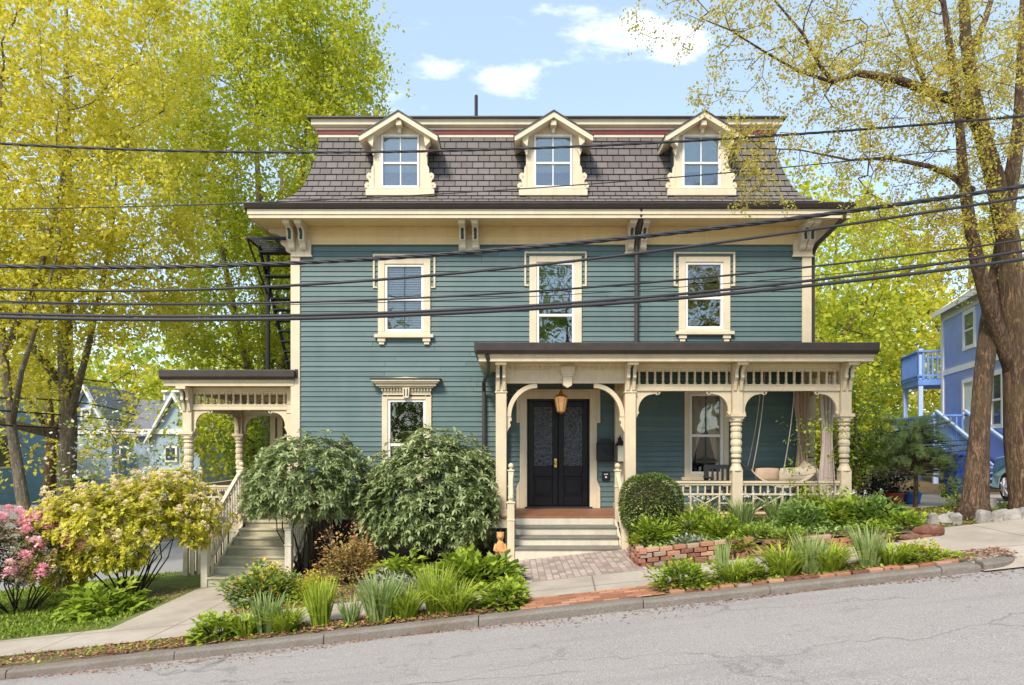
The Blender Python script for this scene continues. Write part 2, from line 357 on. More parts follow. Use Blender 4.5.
br.inputs['Color1'].default_value = (0, 0, 0, 1); br.inputs['Color2'].default_value = (0, 0, 0, 1); br.inputs['Mortar'].default_value = (1, 1, 1, 1); q.l.new(q.mapping((1, 1, 1), rot=(0, 0, R(4))), br.inputs['Vector'])
c = q.mix(q.math('MULTIPLY', br.outputs['Fac'], .8), c, (.13, .11, .09))
vor = q.n.new('ShaderNodeTexVoronoi'); vor.feature = 'DISTANCE_TO_EDGE'; vor.inputs['Scale'].default_value = .5; q.l.new(q.mapping((1, 1, 1), rot=(0, 0, .5)), vor.inputs['Vector'])
q.set('Base Color', c).set('Roughness', .85).bump(q.noise(60, 4), .3, .01); M['concrete'] = q.m
def brickmat(name, w, h, cols, mortar, ms=.012, rot=0, src='Object', bmp=.5):
    q = NM(name); br = q.n.new('ShaderNodeTexBrick'); br.inputs['Scale'].default_value = 1; br.inputs['Brick Width'].default_value = w; br.inputs['Row Height'].default_value = h; br.inputs['Mortar Size'].default_value = ms
    br.inputs['Mortar Smooth'].default_value = .2; br.inputs['Bias'].default_value = 0
    br.inputs['Color1'].default_value = (0, 0, 0, 1); br.inputs['Color2'].default_value = (1, 1, 1, 1); br.inputs['Mortar'].default_value = (.5, .5, .5, 1)
    q.l.new(q.mapping((1, 1, 1), q.tc.outputs[src], rot=(0, 0, rot)), br.inputs['Vector'])
    n = q.noise(2, 6, .7, q.tc.outputs['Object']); k = q.math('ADD', q.math('MULTIPLY', q.math('SUBTRACT', n, .5), 1.1), br.outputs['Color'])
    c = q.ramp(k, [(i/max(1, len(cols)-1), cc) for i, cc in enumerate(cols)])
    q.set('Base Color', q.mix(br.outputs['Fac'], c, mortar)).set('Roughness', .85)
    q.bump(q.math('SUBTRACT', q.math('MULTIPLY', q.noise(50, 4), .3), br.outputs['Fac']), bmp, .012); return q.m
M['pathbrick'] = brickmat('weathered_path_brick', .2, .1, [(.27, .20, .165), (.38, .29, .24), (.47, .38, .33)], (.22, .18, .14), .008, R(90))
M['redbrick'] = brickmat('red_verge_brick', .2, .1, [(.26, .09, .05), (.40, .16, .08), (.52, .25, .14)], (.20, .14, .08), .009)
M['foundation'] = paint('foundation_parging', (.13, .10, .085), .9, .3, 5)

def gz(x, y):       # the ground sheet dips under the road
    return -.30 if (y < -6.02 or (y < -5.2 and x > 5.7)) else -.012
xs = sorted(set([-300, -200, -120, -80, -60, -45, -32]+[round(v*.5, 2) for v in range(-48, 53)]+[30, 36, 45, 60, 90, 140, 220, 300]))
ys = sorted(set([-300, -150, -80, -50, -30, -20, -6.03, -6.0]+[round(-5.75+v*.5, 2) for v in range(0, 44)]+[20, 26, 34, 50, 80, 140, 250, 420]))
V = [(x, y, g(x, y)+gz(x, y)) for y in ys for x in xs]; nx = len(xs)
Fc = [(j*nx+i, j*nx+i+1, (j+1)*nx+i+1, (j+1)*nx+i) for j in range(len(ys)-1) for i in range(nx-1)]
add_obj('ground', fast_mesh('ground', V, Fc), M['soil'], kind='structure')
drape('road', -60, 60, -14.8, -6.0, M['asphalt'], lambda x, y: -.080+.05*(1-((y+10.4)/4.4)**2)*.6-.03, 120, 16, kind='structure')
drape('far_sidewalk', -60, 60, -18.5, -14.82, M['concrete'], .0, 60, 4, kind='structure')
drape('sidewalk', -30, 5.55, -5.42, -4.42, M['concrete'], .004, 80, 4, kind='structure')
drape('driveway_apron', 5.55, 30, -6.2, -3.75, M['concrete'], lambda x, y: .010-.095*sstep((-5.35-y)/.8), 40, 24, kind='structure')
drape('lawn', -30, -5.2, -4.4, .9, M['turf'], -.002, 50, 14, kind='structure')
drape('left_driveway', -40, -7.3, .9, 9, M['drive'], .006, 40, 14, kind='structure')
drape('right_driveway', 6.6, 30, -1.4, 2.6, M['concrete'], .012, 40, 10, kind='structure')
drape('brick_path', -.12, 1.95, -4.42, -2.5, M['pathbrick'], .006, 10, 12, kind='structure')
drape('garden_path', -5.75, -4.15, -4.42, -1.7, M['concrete'], .003, 8, 12, kind='structure')
drape('brick_verge', .1, 1.85, -5.98, -5.42, M['redbrick'], .004, 10, 5, kind='structure')
# granite kerb: separate blocks in one run, slightly uneven
q = NM('granite'); q.set('Base Color', q.mix(q.ramp(q.noise(2.5, 6, .7), [(.4, (0, 0, 0)), (.7, (.8, .8, .8))]), q.ramp(q.noise(70, 4, .8), [(.3, (.12, .105, .09)), (.7, (.28, .25, .215))]), (.15, .115, .085))).set('Roughness', .9).bump(q.noise(25, 6, .7), .8, .02); M['granite'] = q.m
mb = MB(); x = -30.
while x < 5.2:
    l = random.uniform(1.3, 2.1); x1 = x+l-.012; jz = random.uniform(-.008, .01); jy = random.uniform(-.012, .012)
    def kb(x, x1):
        lo = -.02 if x > 5.6 else 0
        n = 6
        ts = [x+(x1-x)*i/n for i in range(n+1)]
        prof = [(-6.13, -.30), (-6.125, -.035), (-6.10, -.006), (-5.99, 0), (-5.98, -.2)]
        b = len(mb.v)
        for t in ts:
            dz = jz+lo*0+random.uniform(-.004, .004)-(.09*sstep((t-5.2)/1.0))
            for (yy, zz) in prof: mb.v.append((t, yy+jy+random.uniform(-.004, .004), g(t, -6)+zz+(dz if zz > -.1 else 0)))
        k = len(prof)
        for i in range(n):
            for j in range(k-1): mb.f.append((b+i*k+j, b+(i+1)*k+j, b+(i+1)*k+j+1, b+i*k+j+1))
        mb.f.append(tuple(b+j for j in range(k))); mb.f.append(tuple(b+n*k+j for j in reversed(range(k))))
    kb(x, min(x1, 5.55)); x += l
# rounded return of the kerb into the driveway apron
for i in range(9):
    a0, a1 = -math.pi/2+math.pi/2*i/9+.01, -math.pi/2+math.pi/2*(i+1)/9
    c_ = (5.56, -5.42); vs = []
    for a in (a0, a1):
        for (r_, zz) in ((.74, -.3), (.735, -.03-.06*(i/9)), (.71, -.0-.05*(i/9)), (.57, .004-.05*(i/9)), (.56, -.2)):
            x_, y_ = c_[0]+r_*math.cos(a), c_[1]+r_*math.sin(a); vs.append((x_, y_, g(x_, y_)+zz))
    mb.add(vs, [(j, j+5, j+6, j+1) for j in range(4)]+[(0, 1, 2, 3, 4), (9, 8, 7, 6, 5)])
mb.build('kerb', M['granite'], kind='structure')

# ------------------------------------------------------------------ the house
HX0, HX1 = -4.556, 6.18           # outer corners of the front wall (Y = 0)
HB = 10.5                         # back wall
HZ0, HZ1 = .62, 6.16
house = thing('victorian_house', 'teal clapboard house with mansard roof, cream trim and two porches', 'house', (0.8, 0, 0))
def wx(px): return X_(px, 14.2)
def wz(py): return Z_(py, 14.2)

def siding(name, u0, u1, z0, z1, mp, holes, mat, parent, step=.104):
    m = MB(); z = z0; rn = []
    while z < z1-.001:
        zt = min(z+step, z1)
        cuts = sorted([(h[0], h[1]) for h in holes if h[2] < zt and h[3] > z])
        segs = []; a = u0
        for (c0, c1) in cuts:
            if c0 > a: segs.append((a, c0))
            a = max(a, c1)
        if a < u1: segs.append((a, u1))
        seg2 = []
        for (a, b) in segs:
            while b-a > 4.2: w_ = random.uniform(1.6, 4.0); seg2.append((a, a+w_-.005)); a += w_
            seg2.append((a, b))
        for (a, b) in seg2:
            j = random.uniform(-.003, .003); rn.extend([random.random()]*2)
            m.quad(mp(a, .026+j, z), mp(b, .026+j, z), mp(b, .006, zt), mp(a, .006, zt))
            m.quad(mp(a, .0, z+.001), mp(b, .0, z+.001), mp(b, .026+j, z), mp(a, .026+j, z))
        z = zt
    o = m.build(name, mat, parent); at_ = o.data.attributes.new('rnd', 'FLOAT', 'FACE'); at_.data.foreach_set('value', rn); return o
# windows: (centre px, glass px half width, glass top px, glass bottom px, casing px half width, casing top px)
WIN = []
def hole(px0, px1, py0, py1): return (wx(px0), wx(px1), wz(py1), wz(py0))
holes = [hole(386, 423, 266, 334), hole(538, 573, 262, 350), hole(686, 722, 262, 330), hole(389, 425, 400, 475), hole(689, 723, 393, 478), hole(525, 591, 398, 507)]
front = siding('wall', HX0+.05, HX1-.05, HZ0, HZ1+.02, lambda u, d, z: (u, -d, z), holes, M['siding'], house)
siding('wall', 0, HB, HZ0, HZ1+.02, lambda u, d, z: (HX0-d, u, z), [], M['siding'], house)
siding('wall', 0, HB, HZ0, HZ1+.02, lambda u, d, z: (HX1+d, u, z), [], M['siding'], house)
siding('wall', HX0, HX1, HZ0, HZ1+.02, lambda u, d, z: (u, HB+d, z), [], M['siding'], house)
m = MB(); m.box(HX0+.05, HX1-.05, .035, HB-.04, -1.6, HZ0-.001); m.build('foundation', M['foundation'], house)
m = MB(); m.box(HX0-.02, HX1+.02, -.05, 0, HZ0-.16, HZ0); m.box(HX0-.055, HX0-.0, 0, HB, HZ0-.16, HZ0); m.box(HX1+.0, HX1+.055, 0, HB, HZ0-.16, HZ0)
m.build('water_table', M['cream'], house, bevel=.006)
for (x0, x1) in ((HX0-.035, HX0+.16), (HX1-.16, HX1+.035)):
    m = MB(); m.box(x0, x1, -.05, .14, HZ0-.2, HZ1+.02)
    m.build('corner_board', M['cream'], house, bevel=.008)
# basement window between the shrubs
m = MB(); bx0, bx1, bz0, bz1 = wx(333), wx(368), wz(548), wz(519)
m.box(bx0-.06, bx1+.06, -.075, .035, bz1, bz1+.10); m.box(bx0-.06, bx0, -.04, .035, bz0, bz1); m.box(bx1, bx1+.06, -.04, .035, bz0, bz1)
w = m.build('basement_window', M['cream'], house, bevel=.004)
m = MB(); m.box(bx0, bx1, -.0, .033, bz0, bz1); m.build('pane', M['door'], w)
# frieze, soffit, fascia, gutter
EX0, EX1, EY, EZ = -5.26, 6.75, -.65, 6.78
BY = HB+.65
m = MB(); m.box(HX0-.02, HX1+.02, -.045, .0, HZ1, 6.53); m.box(HX0-.045, HX0, 0, HB, HZ1, 6.53); m.box(HX1, HX1+.045, 0, HB, HZ1, 6.53); m.box(HX0, HX1, HB, HB+.045, HZ1, 6.53)
m.box(HX0-.03, HX1+.03, -.065, -.046, 6.33, 6.37); m.box(HX0-.03, HX1+.03, -.06, -.046, HZ1-.005, HZ1+.03)
m.build('frieze', M['cream2'], house, bevel=.004)
m = MB(); m.box(EX0+.03, EX1-.03, EY+.03, BY-.03, 6.53, 6.56)
for i in range(5): pass
m.build('soffit', M['cream2'], house)
m = MB()
m.box(EX0+.02, EX1-.02, EY+.02, EY+.05, 6.51, 6.69); m.box(EX0+.02, EX0+.05, EY+.05, BY-.05, 6.51, 6.69); m.box(EX1-.05, EX1-.02, EY+.05, BY-.05, 6.51, 6.69); m.box(EX0+.02, EX1-.02, BY-.05, BY-.02, 6.51, 6.69)
m.box(EX0+.0, EX1-.0, EY+.0, EY+.02, 6.58, 6.69)
m.build('fascia', M['cream'], house, bevel=.006)
m = MB()
def gut(m, x0, x1, y, z0, z1, dep=.09):
    m.prism([(y, z1), (y-.012, z1-.02), (y-dep, z1), (y-dep-.01, z1-.015), (y-dep, z0+.06), (y-dep*.55, z0), (y, z0)][::-1], x0, x1, 'x')
gut(m, EX0-.03, EX1+.03, EY+.0, 6.695, 6.80)
m.box(EX0-.08, EX0+.02, EY, BY, 6.70, 6.79); m.box(EX1-.02, EX1+.08, EY, BY, 6.70, 6.79)
m.build('gutter', M['gutter'], house, bevel=.006)

# mansard
prof = [(0, 6.79), (.16, 6.855), (.33, 6.925), (.49, 7.016), (.61, 7.12), (.725, 7.245), (.815, 7.39), (.885, 7.537), (.955, 7.75), (1.016, 7.97), (1.065, 8.17), (1.10, 8.37), (1.13, 8.67)]
PA = np.array(prof); seg = np.r_[0, np.cumsum(np.hypot(*np.diff(PA, axis=0).T))]
NC = 15; st = seg[-1]/NC
def pr(s_): return (float(np.interp(s_, seg, PA[:, 0])), float(np.interp(s_, seg, PA[:, 1])))
def mans_side(m, side):
    L0 = {'f': (EX0, EX1), 'b': (EX0, EX1), 'l': (EY, BY), 'r': (EY, BY)}[side]
    for k in range(NC):
        (i0, z0), (i1, z1) = pr(k*st), pr((k+1)*st)
        dx, dz = i1-i0, z1-z0; ln = math.hypot(dx, dz); nx_, nz_ = -dz/ln*.018, dx/ln*.018
        def mp(u, i, z, side=side):
            return {'f': (u, EY+i, z), 'b': (u, BY-i, z), 'l': (EX0+i, u, z), 'r': (EX1-i, u, z)}[side]
        A = mp(L0[0]+i0, i0+nx_, z0+nz_); B = mp(L0[1]-i0, i0+nx_, z0+nz_); C = mp(L0[1]-i1, i1, z1); D = mp(L0[0]+i1, i1, z1)
        v0, v1 = k*.2, (k+1)*.2
        m.quad(A, B, C, D, [(L0[0]+i0, v0), (L0[1]-i0, v0), (L0[1]-i1, v1), (L0[0]+i1, v1)])
        m.quad(mp(L0[0]+i0, i0, z0), mp(L0[1]-i0, i0, z0), B, A, [(L0[0], v0)]*4)
q = NM('slate_shingle'); br = q.n.new('ShaderNodeTexBrick'); br.inputs['Scale'].default_value = 1; br.inputs['Brick Width'].default_value = .24; br.inputs['Row Height'].default_value = .2; br.inputs['Mortar Size'].default_value = .010; br.inputs['Mortar Smooth'].default_value = .3
br.inputs['Color1'].default_value = (0, 0, 0, 1); br.inputs['Color2'].default_value = (1, 1, 1, 1); q.l.new(q.tc.outputs['UV'], br.inputs['Vector'])
c = q.ramp(br.outputs['Color'], [(0, (.092, .084, .084)), (.5, (.118, .108, .108)), (1, (.150, .134, .128))])
c = q.mix(q.ramp(q.noise(.9, 6, .7), [(.45, (0, 0, 0)), (.8, (.55, .55, .55))]), c, (.17, .14, .12))
zz = q.n.new('ShaderNodeSeparateXYZ'); q.l.new(q.tc.outputs['UV'], zz.inputs[0])
low = q.ramp(zz.outputs[1], [(.0, (.75, .75, .75)), (1., (.1, .1, .1))])   # shallow lower courses lighter and browner
c = q.mix(low, c, (.38, .31, .255))
q.set('Base Color', q.mix(br.outputs['Fac'], c, (.02, .018, .018))).set('Roughness', .8).bump(q.math('SUBTRACT', q.noise(40, 4), br.outputs['Fac']), .6, .015); M['slate'] = q.m
m = MB()
for s_ in 'fblr': mans_side(m, s_)
TX0, TX1, TY, TBY = EX0+1.13, EX1-1.13, EY+1.13, BY-1.13
roof = m.build('mansard_roof', M['slate'], house)
# upper cornice with the red band
def ring(m, x0, x1, y0, y1, t, z0, z1):
    m.box(x0, x1, y0, y0+t, z0, z1); m.box(x0, x1, y1-t, y1, z0, z1); m.box(x0, x0+t, y0+t, y1-t, z0, z1); m.box(x1-t, x1, y0+t, y1-t, z0, z1)
m = MB(); ring(m, TX0-.03, TX1+.03, TY-.03, TBY+.03, .2, 8.60, 8.67); ring(m, TX0-.07, TX1+.07, TY-.07, TBY+.07, .2, 8.745, 8.79)
cr_ = m.build('cornice', M['cream'], house, bevel=.006)
m = MB()
o0, o1, z0, z1 = .075, .15, 8.7905, 8.825
c0 = [(TX0-o0, TY-o0), (TX1+o0, TY-o0), (TX1+o0, TBY+o0), (TX0-o0, TBY+o0)]; c1 = [(TX0-o1, TY-o1), (TX1+o1, TY-o1), (TX1+o1, TBY+o1), (TX0-o1, TBY+o1)]
for i in range(4):
    j = (i+1) % 4; m.quad(c0[i]+(z0,), c0[j]+(z0,), c1[j]+(z1,), c1[i]+(z1,)); m.quad(c1[i]+(z1,), c1[j]+(z1,), c1[j]+(z1+.12,), c1[i]+(z1+.12,))
m.build('cornice_moulding', M['cream'], cr_)
m = MB(); ring(m, TX0-.05, TX1+.05, TY-.05, TBY+.05, .2, 8.672, 8.743); m.build('red_band', M['redline'], cr_)
m = MB(); m.box(TX0-.22, TX1+.22, TY-.22, TBY+.22, 8.947, 8.975); m.build('roof_deck', M['gutter'], house)
m = MB(); m.lathe(-.86, 2.2, [(.042, 8.9), (.042, 10.38), (.035, 10.4)], 10); m.build('vent_pipe', M['iron'], house)

# sash window -------------------------------------------------------
def sash_window(parent, cx, gw, z0, z1, Y, name='window', cas=.17, meet=.5, style='up', curt=None, mull=True, gm='glass', frame='cream', depth=.4, hid_sill=False):
    """glass opening centre cx, half width gw, z0..z1, wall face at Y (towards -Y)."""
    f = MB(); yo = Y-.055; yi = Y+.03
    a = .05
    f.box(cx-gw-a-cas, cx-gw-a, yo, Y+.0, z0-.0, z1+a+cas*.8); f.box(cx+gw+a, cx+gw+a+cas, yo, Y, z0, z1+a+cas*.8); f.box(cx-gw-a, cx+gw+a, yo, Y, z1+a, z1+a+cas*.8)
    if not hid_sill:
        f.box(cx-gw-a-cas-.07, cx+gw+a+cas+.07, yo-.06, Y, z0-.13, z0-.06); f.box(cx-gw-a-cas, cx+gw+a+cas, yo, Y, z0-.06, z0)
        for s_ in (-1, 1):
            xx = cx+s_*(gw+a+cas*.45); f.box(xx-.08, xx+.08, yo-.03, Y, z0-.21, z0-.13); f.box(xx-.055, xx+.055, yo-.01, Y, z0-.27, z0-.21)
    if style == 'up':      # eared outer moulding
        for s_ in (-1, 1):
            xx = cx+s_*(gw+a+cas+.085); f.box(xx-.02, xx+.02, Y-.05, Y, z1-.45, z1+a+cas*.8+.10); f.box(xx-.02, xx-s_*.075, Y-.049, Y, z1-.45, z1-.415)
        f.box(cx-gw-a-cas-.105, cx+gw+a+cas+.105, Y-.052, Y, z1+a+cas*.8+.06, z1+a+cas*.8+.10)
    w = f.build(name, M[frame], parent, bevel=.006)
    s = MB(); zm = z0+(z1-z0)*meet
    # outer jamb and two sashes
    s.box(cx-gw-a, cx-gw-.0, Y-.03, Y+.06, z0, z1+a); s.box(cx+gw, cx+gw+a, Y-.03, Y+.06, z0, z1+a); s.box(cx-gw, cx+gw, Y-.03, Y+.06, z1, z1+a); s.box(cx-gw, cx+gw, Y-.03, Y+.06, z0-.0, z0+.05)
    s.box(cx-gw, cx+gw, Y-.015, Y+.04, zm-.025, zm+.03)
    s.build('sash', M['white'], w, bevel=.004)
    if mull: s = MB(); s.box(cx-.009, cx+.009, Y+.005, Y+.02, zm+.03, z1); s.box(cx-.009, cx+.009, Y+.008, Y+.025, z0+.05, zm-.025); s.build('muntin', M['dkgreen'], w)
    p = MB(); p.box(cx-gw, cx+gw, Y+.024, Y+.03, zm+.03, z1); p.box(cx-gw, cx+gw, Y+.027, Y+.033, z0+.05, zm-.025)
    p.build('pane', M[gm], w)
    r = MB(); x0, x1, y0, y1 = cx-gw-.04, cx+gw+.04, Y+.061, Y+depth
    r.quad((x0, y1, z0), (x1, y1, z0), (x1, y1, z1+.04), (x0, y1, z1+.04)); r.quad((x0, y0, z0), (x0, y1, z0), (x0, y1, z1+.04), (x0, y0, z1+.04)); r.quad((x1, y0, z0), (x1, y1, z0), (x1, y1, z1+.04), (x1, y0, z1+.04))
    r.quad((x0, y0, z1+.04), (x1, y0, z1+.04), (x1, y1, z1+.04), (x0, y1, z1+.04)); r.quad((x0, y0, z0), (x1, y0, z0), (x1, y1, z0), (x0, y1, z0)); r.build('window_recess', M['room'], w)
    if curt == 'blind':
        b = MB(); n = int((z1-z0)/.05)
        for k in range(n): b.quad((x0+.02, Y+.10, z0+.02+k*.05), (x1-.02, Y+.10, z0+.02+k*.05), (x1-.02, Y+.115, z0+.055+k*.05), (x0+.02, Y+.115, z0+.055+k*.05))
        b.build('blind', M['blind'], w)
    elif curt == 'halfblind':
        b = MB(); n = int((z1-z0)*.5/.05)
        for k in range(n): b.quad((x0+.02, Y+.10, z1-.05-k*.05), (x1-.02, Y+.10, z1-.05-k*.05), (x1-.02, Y+.115, z1-.015-k*.05), (x0+.02, Y+.115, z1-.015-k*.05))
        b.build('blind', M['blind'], w)
    elif curt == 'cloth':
        b = MB(); n = 40; z_t = z1+.02
        for k in range(n):
            u0, u1 = k/n, (k+1)/n
            def pt(u, t):
                xx = x0+.02+(x1-x0-.04)*u; c_ = abs(u-.5)*2
                zb = z0+.10+(z1-z0)*.75*max(0, 1-c_)**1.3*(.9)      # swept open towards the sides at the foot
                z_ = z_t+(zb-z_t)*t
                return (xx, Y+.12+.012*math.sin(u*34), z_)
            b.quad(pt(u0, 1), pt(u1, 1), pt(u1, 0), pt(u0, 0))
        b.build('curtain', M['curtain'], w)
    return w
sash_window(house, wx(404.5), 17/48.07, wz(332), wz(267), -.0, curt='blind', meet=.5, cas=.14)
sash_window(house, wx(555.5), 16.5/48.07, wz(352), wz(265), -.0, curt='halfblind', meet=.42, cas=.15, mull=False, gm='glassr')
sash_window(house, wx(704), 16.5/48.07, wz(329), wz(265), -.0, curt=None, meet=.48, cas=.14, mull=False, gm='glassr')
lw = sash_window(house, wx(407), 16.5/48.07, wz(476), wz(402), -.0, meet=.42, cas=.12, style='low', mull=False)
# hood over the lower window
m = MB(); cx = wx(407); zt = wz(384)
m.box(cx-.50, cx+.50, -.055, 0, wz(397)+.0, zt-.09); m.box(cx-.56, cx+.56, -.12, 0, zt-.09, zt-.055)
for k in range(17):
    xx = cx-.5+k/16*1.0; m.box(xx-.016, xx+.016, -.105, -.056, zt-.15, zt-.091)
m.box(cx-.62, cx+.62, -.17, 0, zt-.055, zt+.0); m.box(cx-.66, cx+.66, -.21, 0, zt, zt+.035)
m.box(cx-.70, cx+.70, -.24, 0, zt+.035, zt+.075); m.prism([(cx-.66, zt+.0755), (cx+.66, zt+.0755), (cx, zt+.13)], -.2, 0)
hd = m.build('window_hood', M['cream'], house, bevel=.004)
m = MB(); m.box(cx-.73, cx+.73, -.26, 0, zt+.06+.02, zt+.10); m.build('hood_flashing', M['gutter'], hd)
m = MB(); m.prism([(cx-.075, zt-.09), (cx+.075, zt-.09), (cx+.055, zt-.30), (cx-.055, zt-.30)], -.15, -.056); k_ = m.build('keystone', M['cream'], hd, bevel=.004)
m = MB()
for s_ in (-1, 1): m.box(cx+s_*.03-.012, cx+s_*.03+.012, -.153, -.14, zt-.26, zt-.11)
m.build('keystone_groove', M['dkgreen'], hd)

# eaves brackets ------------------------------------------------------
def brpoly(s_, w_=.48, h_=.52):
    P_ = [(0, 0), (1, 0), (1.03, -.07), (.98, -.16), (.80, -.20), (.62, -.24), (.50, -.34), (.46, -.46), (.50, -.56), (.46, -.66), (.34, -.72), (.28, -.80), (.26, -.90), (.18, -.97), (0, -1)]
    return [(p[0]*w_*s_, p[1]*h_*s_) for p in P_]
def eave_bracket(parent, c, z, wid, axis, sgn, s_=1., y0=0, w_=.48, h_=.52):
    m = MB(); poly = brpoly(s_, w_, h_)
    if axis == 'y': m.prism([(y0-p[0], z+p[1]) for p in poly], c-wid/2, c+wid/2, 'x')
    else: m.prism([(y0+sgn*p[0], z+p[1]) for p in poly], c-wid/2, c+wid/2, 'y')
    if axis == 'y': m.box(c-wid/2-.015, c+wid/2+.015, y0-w_*s_-.02, y0, z-.045, z)
    b = m.build('bracket', M['cream'], parent, bevel=.006)
    m = MB(); pp = [(p[0]*w_*s_, p[1]*h_*s_) for p in [(.0, -.25), (.64, -.25), (.52, -.35), (.48, -.46), (.52, -.56), (.48, -.63), (0, -.63)]]
    if axis == 'y': m.prism([(y0-p[0]-.006, z+p[1]) for p in pp], c-wid*.22, c+wid*.22, 'x'); m.build('bracket_inset', M['dkgreen'], b)
    return b
for c in (wx(290)+.08, wx(305), wx(463.3), wx(476), wx(629.5), wx(642), wx(800), wx(812.5)-.12):
    eave_bracket(house, c, 6.53, .125, 'y', 1, y0=-.046)
for (a, b_, z0) in ((459, 480, 253), (625, 646, 253), (293, 312, 256), (792, 811, 256)):
    m = MB(); m.box(wx(a), wx(b_), -.075, -.03, wz(z0), HZ1+.1); m.box(wx(a)-.02, wx(b_)+.02, -.085, -.03, wz(z0)-.035, wz(z0)); m.build('bracket_plate', M['cream'], house, bevel=.005)
for (xx, sg) in ((HX0-.045, -1), (HX1+.045, 1)):
    for yy in (.12, 3.4, 6.8, 10.2): eave_bracket(house, yy, 6.53, .125, 'x', sg, y0=xx)

# dormers ---------------------------------------------------------------
def dormer(cx, lb=None, rot=False):
    yf = -.02
    xf = None
    if rot:   # dormer on the left slope: same shape turned to face -X
        xf = lambda p: (EX0+.63+(p[1]+.02)-.8, 3.3-(p[0]+.8-cx), p[2])
    def B(m, *a, **k):
        return m.build(*a, xf=xf, **k)
    m = MB(); m.prism([(cx-.54, 7.14), (cx+.54, 7.14), (cx+.54, 8.40), (cx, 8.72), (cx-.54, 8.40)], yf, 1.2)
    b = MB()
    # front face as a frame round the window opening
    gw, z0, z1 = .355, 7.36, 8.40
    b.prism([(cx-.56, 7.14), (cx-gw-.04, 7.14), (cx-gw-.04, 8.49), (cx-.56, 8.38)], yf, yf+.06); b.prism([(cx+gw+.04, 7.14), (cx+.56, 7.14), (cx+.56, 8.38), (cx+gw+.04, 8.49)], yf, yf+.06)
    b.box(cx-gw-.04, cx+gw+.04, yf, yf+.06, 7.14, z0-.04); b.prism([(cx-gw-.04, z1+.04), (cx+gw+.04, z1+.04), (cx+gw+.04, 8.49), (cx, 8.75), (cx-gw-.04, 8.49)], yf, yf+.06)
    b.box(cx-.71, cx+.71, yf-.06, yf+.03, 7.17, 7.30); b.box(cx-.68, cx+.68, yf-.05, yf+.03, 7.305, 7.335)
    d = B(b, 'dormer', M['cream'], house, bevel=.004)
    for s_ in (-1, 1):   # cheeks
        c_ = MB(); c_.box(cx+s_*.52, cx+s_*.55, yf+.061, 1.15, 7.1, 8.32); B(c_, 'dormer_cheek', M['siding'], d)
        # scrolled wing at the foot
        w_ = MB(); pl = [(0, 0), (.19, 0), (.20, .07), (.15, .12), (.10, .10), (.11, .16), (.15, .20), (.16, .27), (.11, .32), (.06, .30), (.05, .42), (0, .50)]
        w_.prism([(cx+s_*(.545+p[0]), 7.336+p[1]) for p in pl], yf-.02, yf+.03); B(w_, 'scroll', M['cream'], d, bevel=.004)
        w_ = MB()
        for (ax, az) in ((.12, .06), (.09, .245)):
            w_.lathe(0, 0, [(.022, 0), (.022, .012)], 10)
        for i_, p in enumerate(w_.v):
            k_ = 0 if i_ < 20 else 1; ax, az = ((.12, .06), (.09, .245))[k_]
            w_.v[i_] = (cx+s_*(.545+ax)+p[0], yf-.021-p[2], 7.336+az+p[1])
        B(w_, 'scroll_eye', M['cream2'], d)
        r = MB(); e = (cx+s_*.80, 8.31); a_ = (cx, 8.83)   # roof slab
        ln = math.hypot(.81, .81)
        t = .085
        r.prism([(cx, 8.80), e, (e[0], e[1]-.10), (e[0]-s_*.03, e[1]-.10), (cx, 8.80-t*1.35)], yf-.27, 1.6)
        B(r, 'dormer_rake', M['cream'], d)
        r = MB(); r.prism([(cx, 8.80+.03), (e[0]+s_*.02, e[1]+.01), e, (cx, 8.801)], yf-.29, 1.6); B(r, 'dormer_roof', M['gutter'], d)
        k = MB(); k.prism([(cx+s_*.50, 8.40), (cx+s_*.64, 8.32), (cx+s_*.64, 8.22), (cx+s_*.54, 8.12)], yf-.2, yf+.0); k.prism([(cx+s_*.50, 8.12), (cx+s_*.60, 8.12), (cx+s_*.55, 7.98)], yf-.08, yf); B(k, 'dormer_bracket', M['cream'], d)
    k = MB(); k.box(cx-.06, cx+.06, yf-.22, yf, 8.54, 8.66); k.box(cx-.035, cx+.035, yf-.12, yf, 8.44, 8.54); B(k, 'dormer_pendant', M['cream'], d, bevel=.01)
    s = MB(); s.box(cx-gw-.04, cx-gw, yf-.03, yf+.07, z0-.04, z1+.04); s.box(cx+gw, cx+gw+.04, yf-.03, yf+.07, z0-.04, z1+.04); s.box(cx-gw, cx+gw, yf-.03, yf+.07, z1, z1+.04); s.box(cx-gw, cx+gw, yf-.03, yf+.07, z0-.04, z0+.02)
    s.box(cx-gw, cx+gw, yf, yf+.05, 7.84, 7.88); B(s, 'window_frame', M['white'], d, bevel=.003)
    s = MB(); s.box(cx-.01, cx+.01, yf+.02, yf+.03, 7.88, z1); s.box(cx-.01, cx+.01, yf+.025, yf+.035, z0+.02, 7.84); B(s, 'muntin', M['white'], d)
    s = MB(); s.box(cx-gw, cx+gw, yf+.036, yf+.04, z0, z1); B(s, 'pane', M['glassup'], d)
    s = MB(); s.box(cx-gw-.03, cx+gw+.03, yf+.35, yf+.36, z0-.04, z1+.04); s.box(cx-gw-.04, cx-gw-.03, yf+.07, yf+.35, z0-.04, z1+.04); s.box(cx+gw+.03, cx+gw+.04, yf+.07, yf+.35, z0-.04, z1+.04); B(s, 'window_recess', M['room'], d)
    s = MB(); s.box(cx-gw, cx+gw, yf+.10, yf+.105, z0+random.choice((.18, .34)), z1); B(s, 'blind', M['blind'], d)
    return d
for px in (400.5, 553, 701): dormer(wx(px))
dormer(0.0, rot=True)

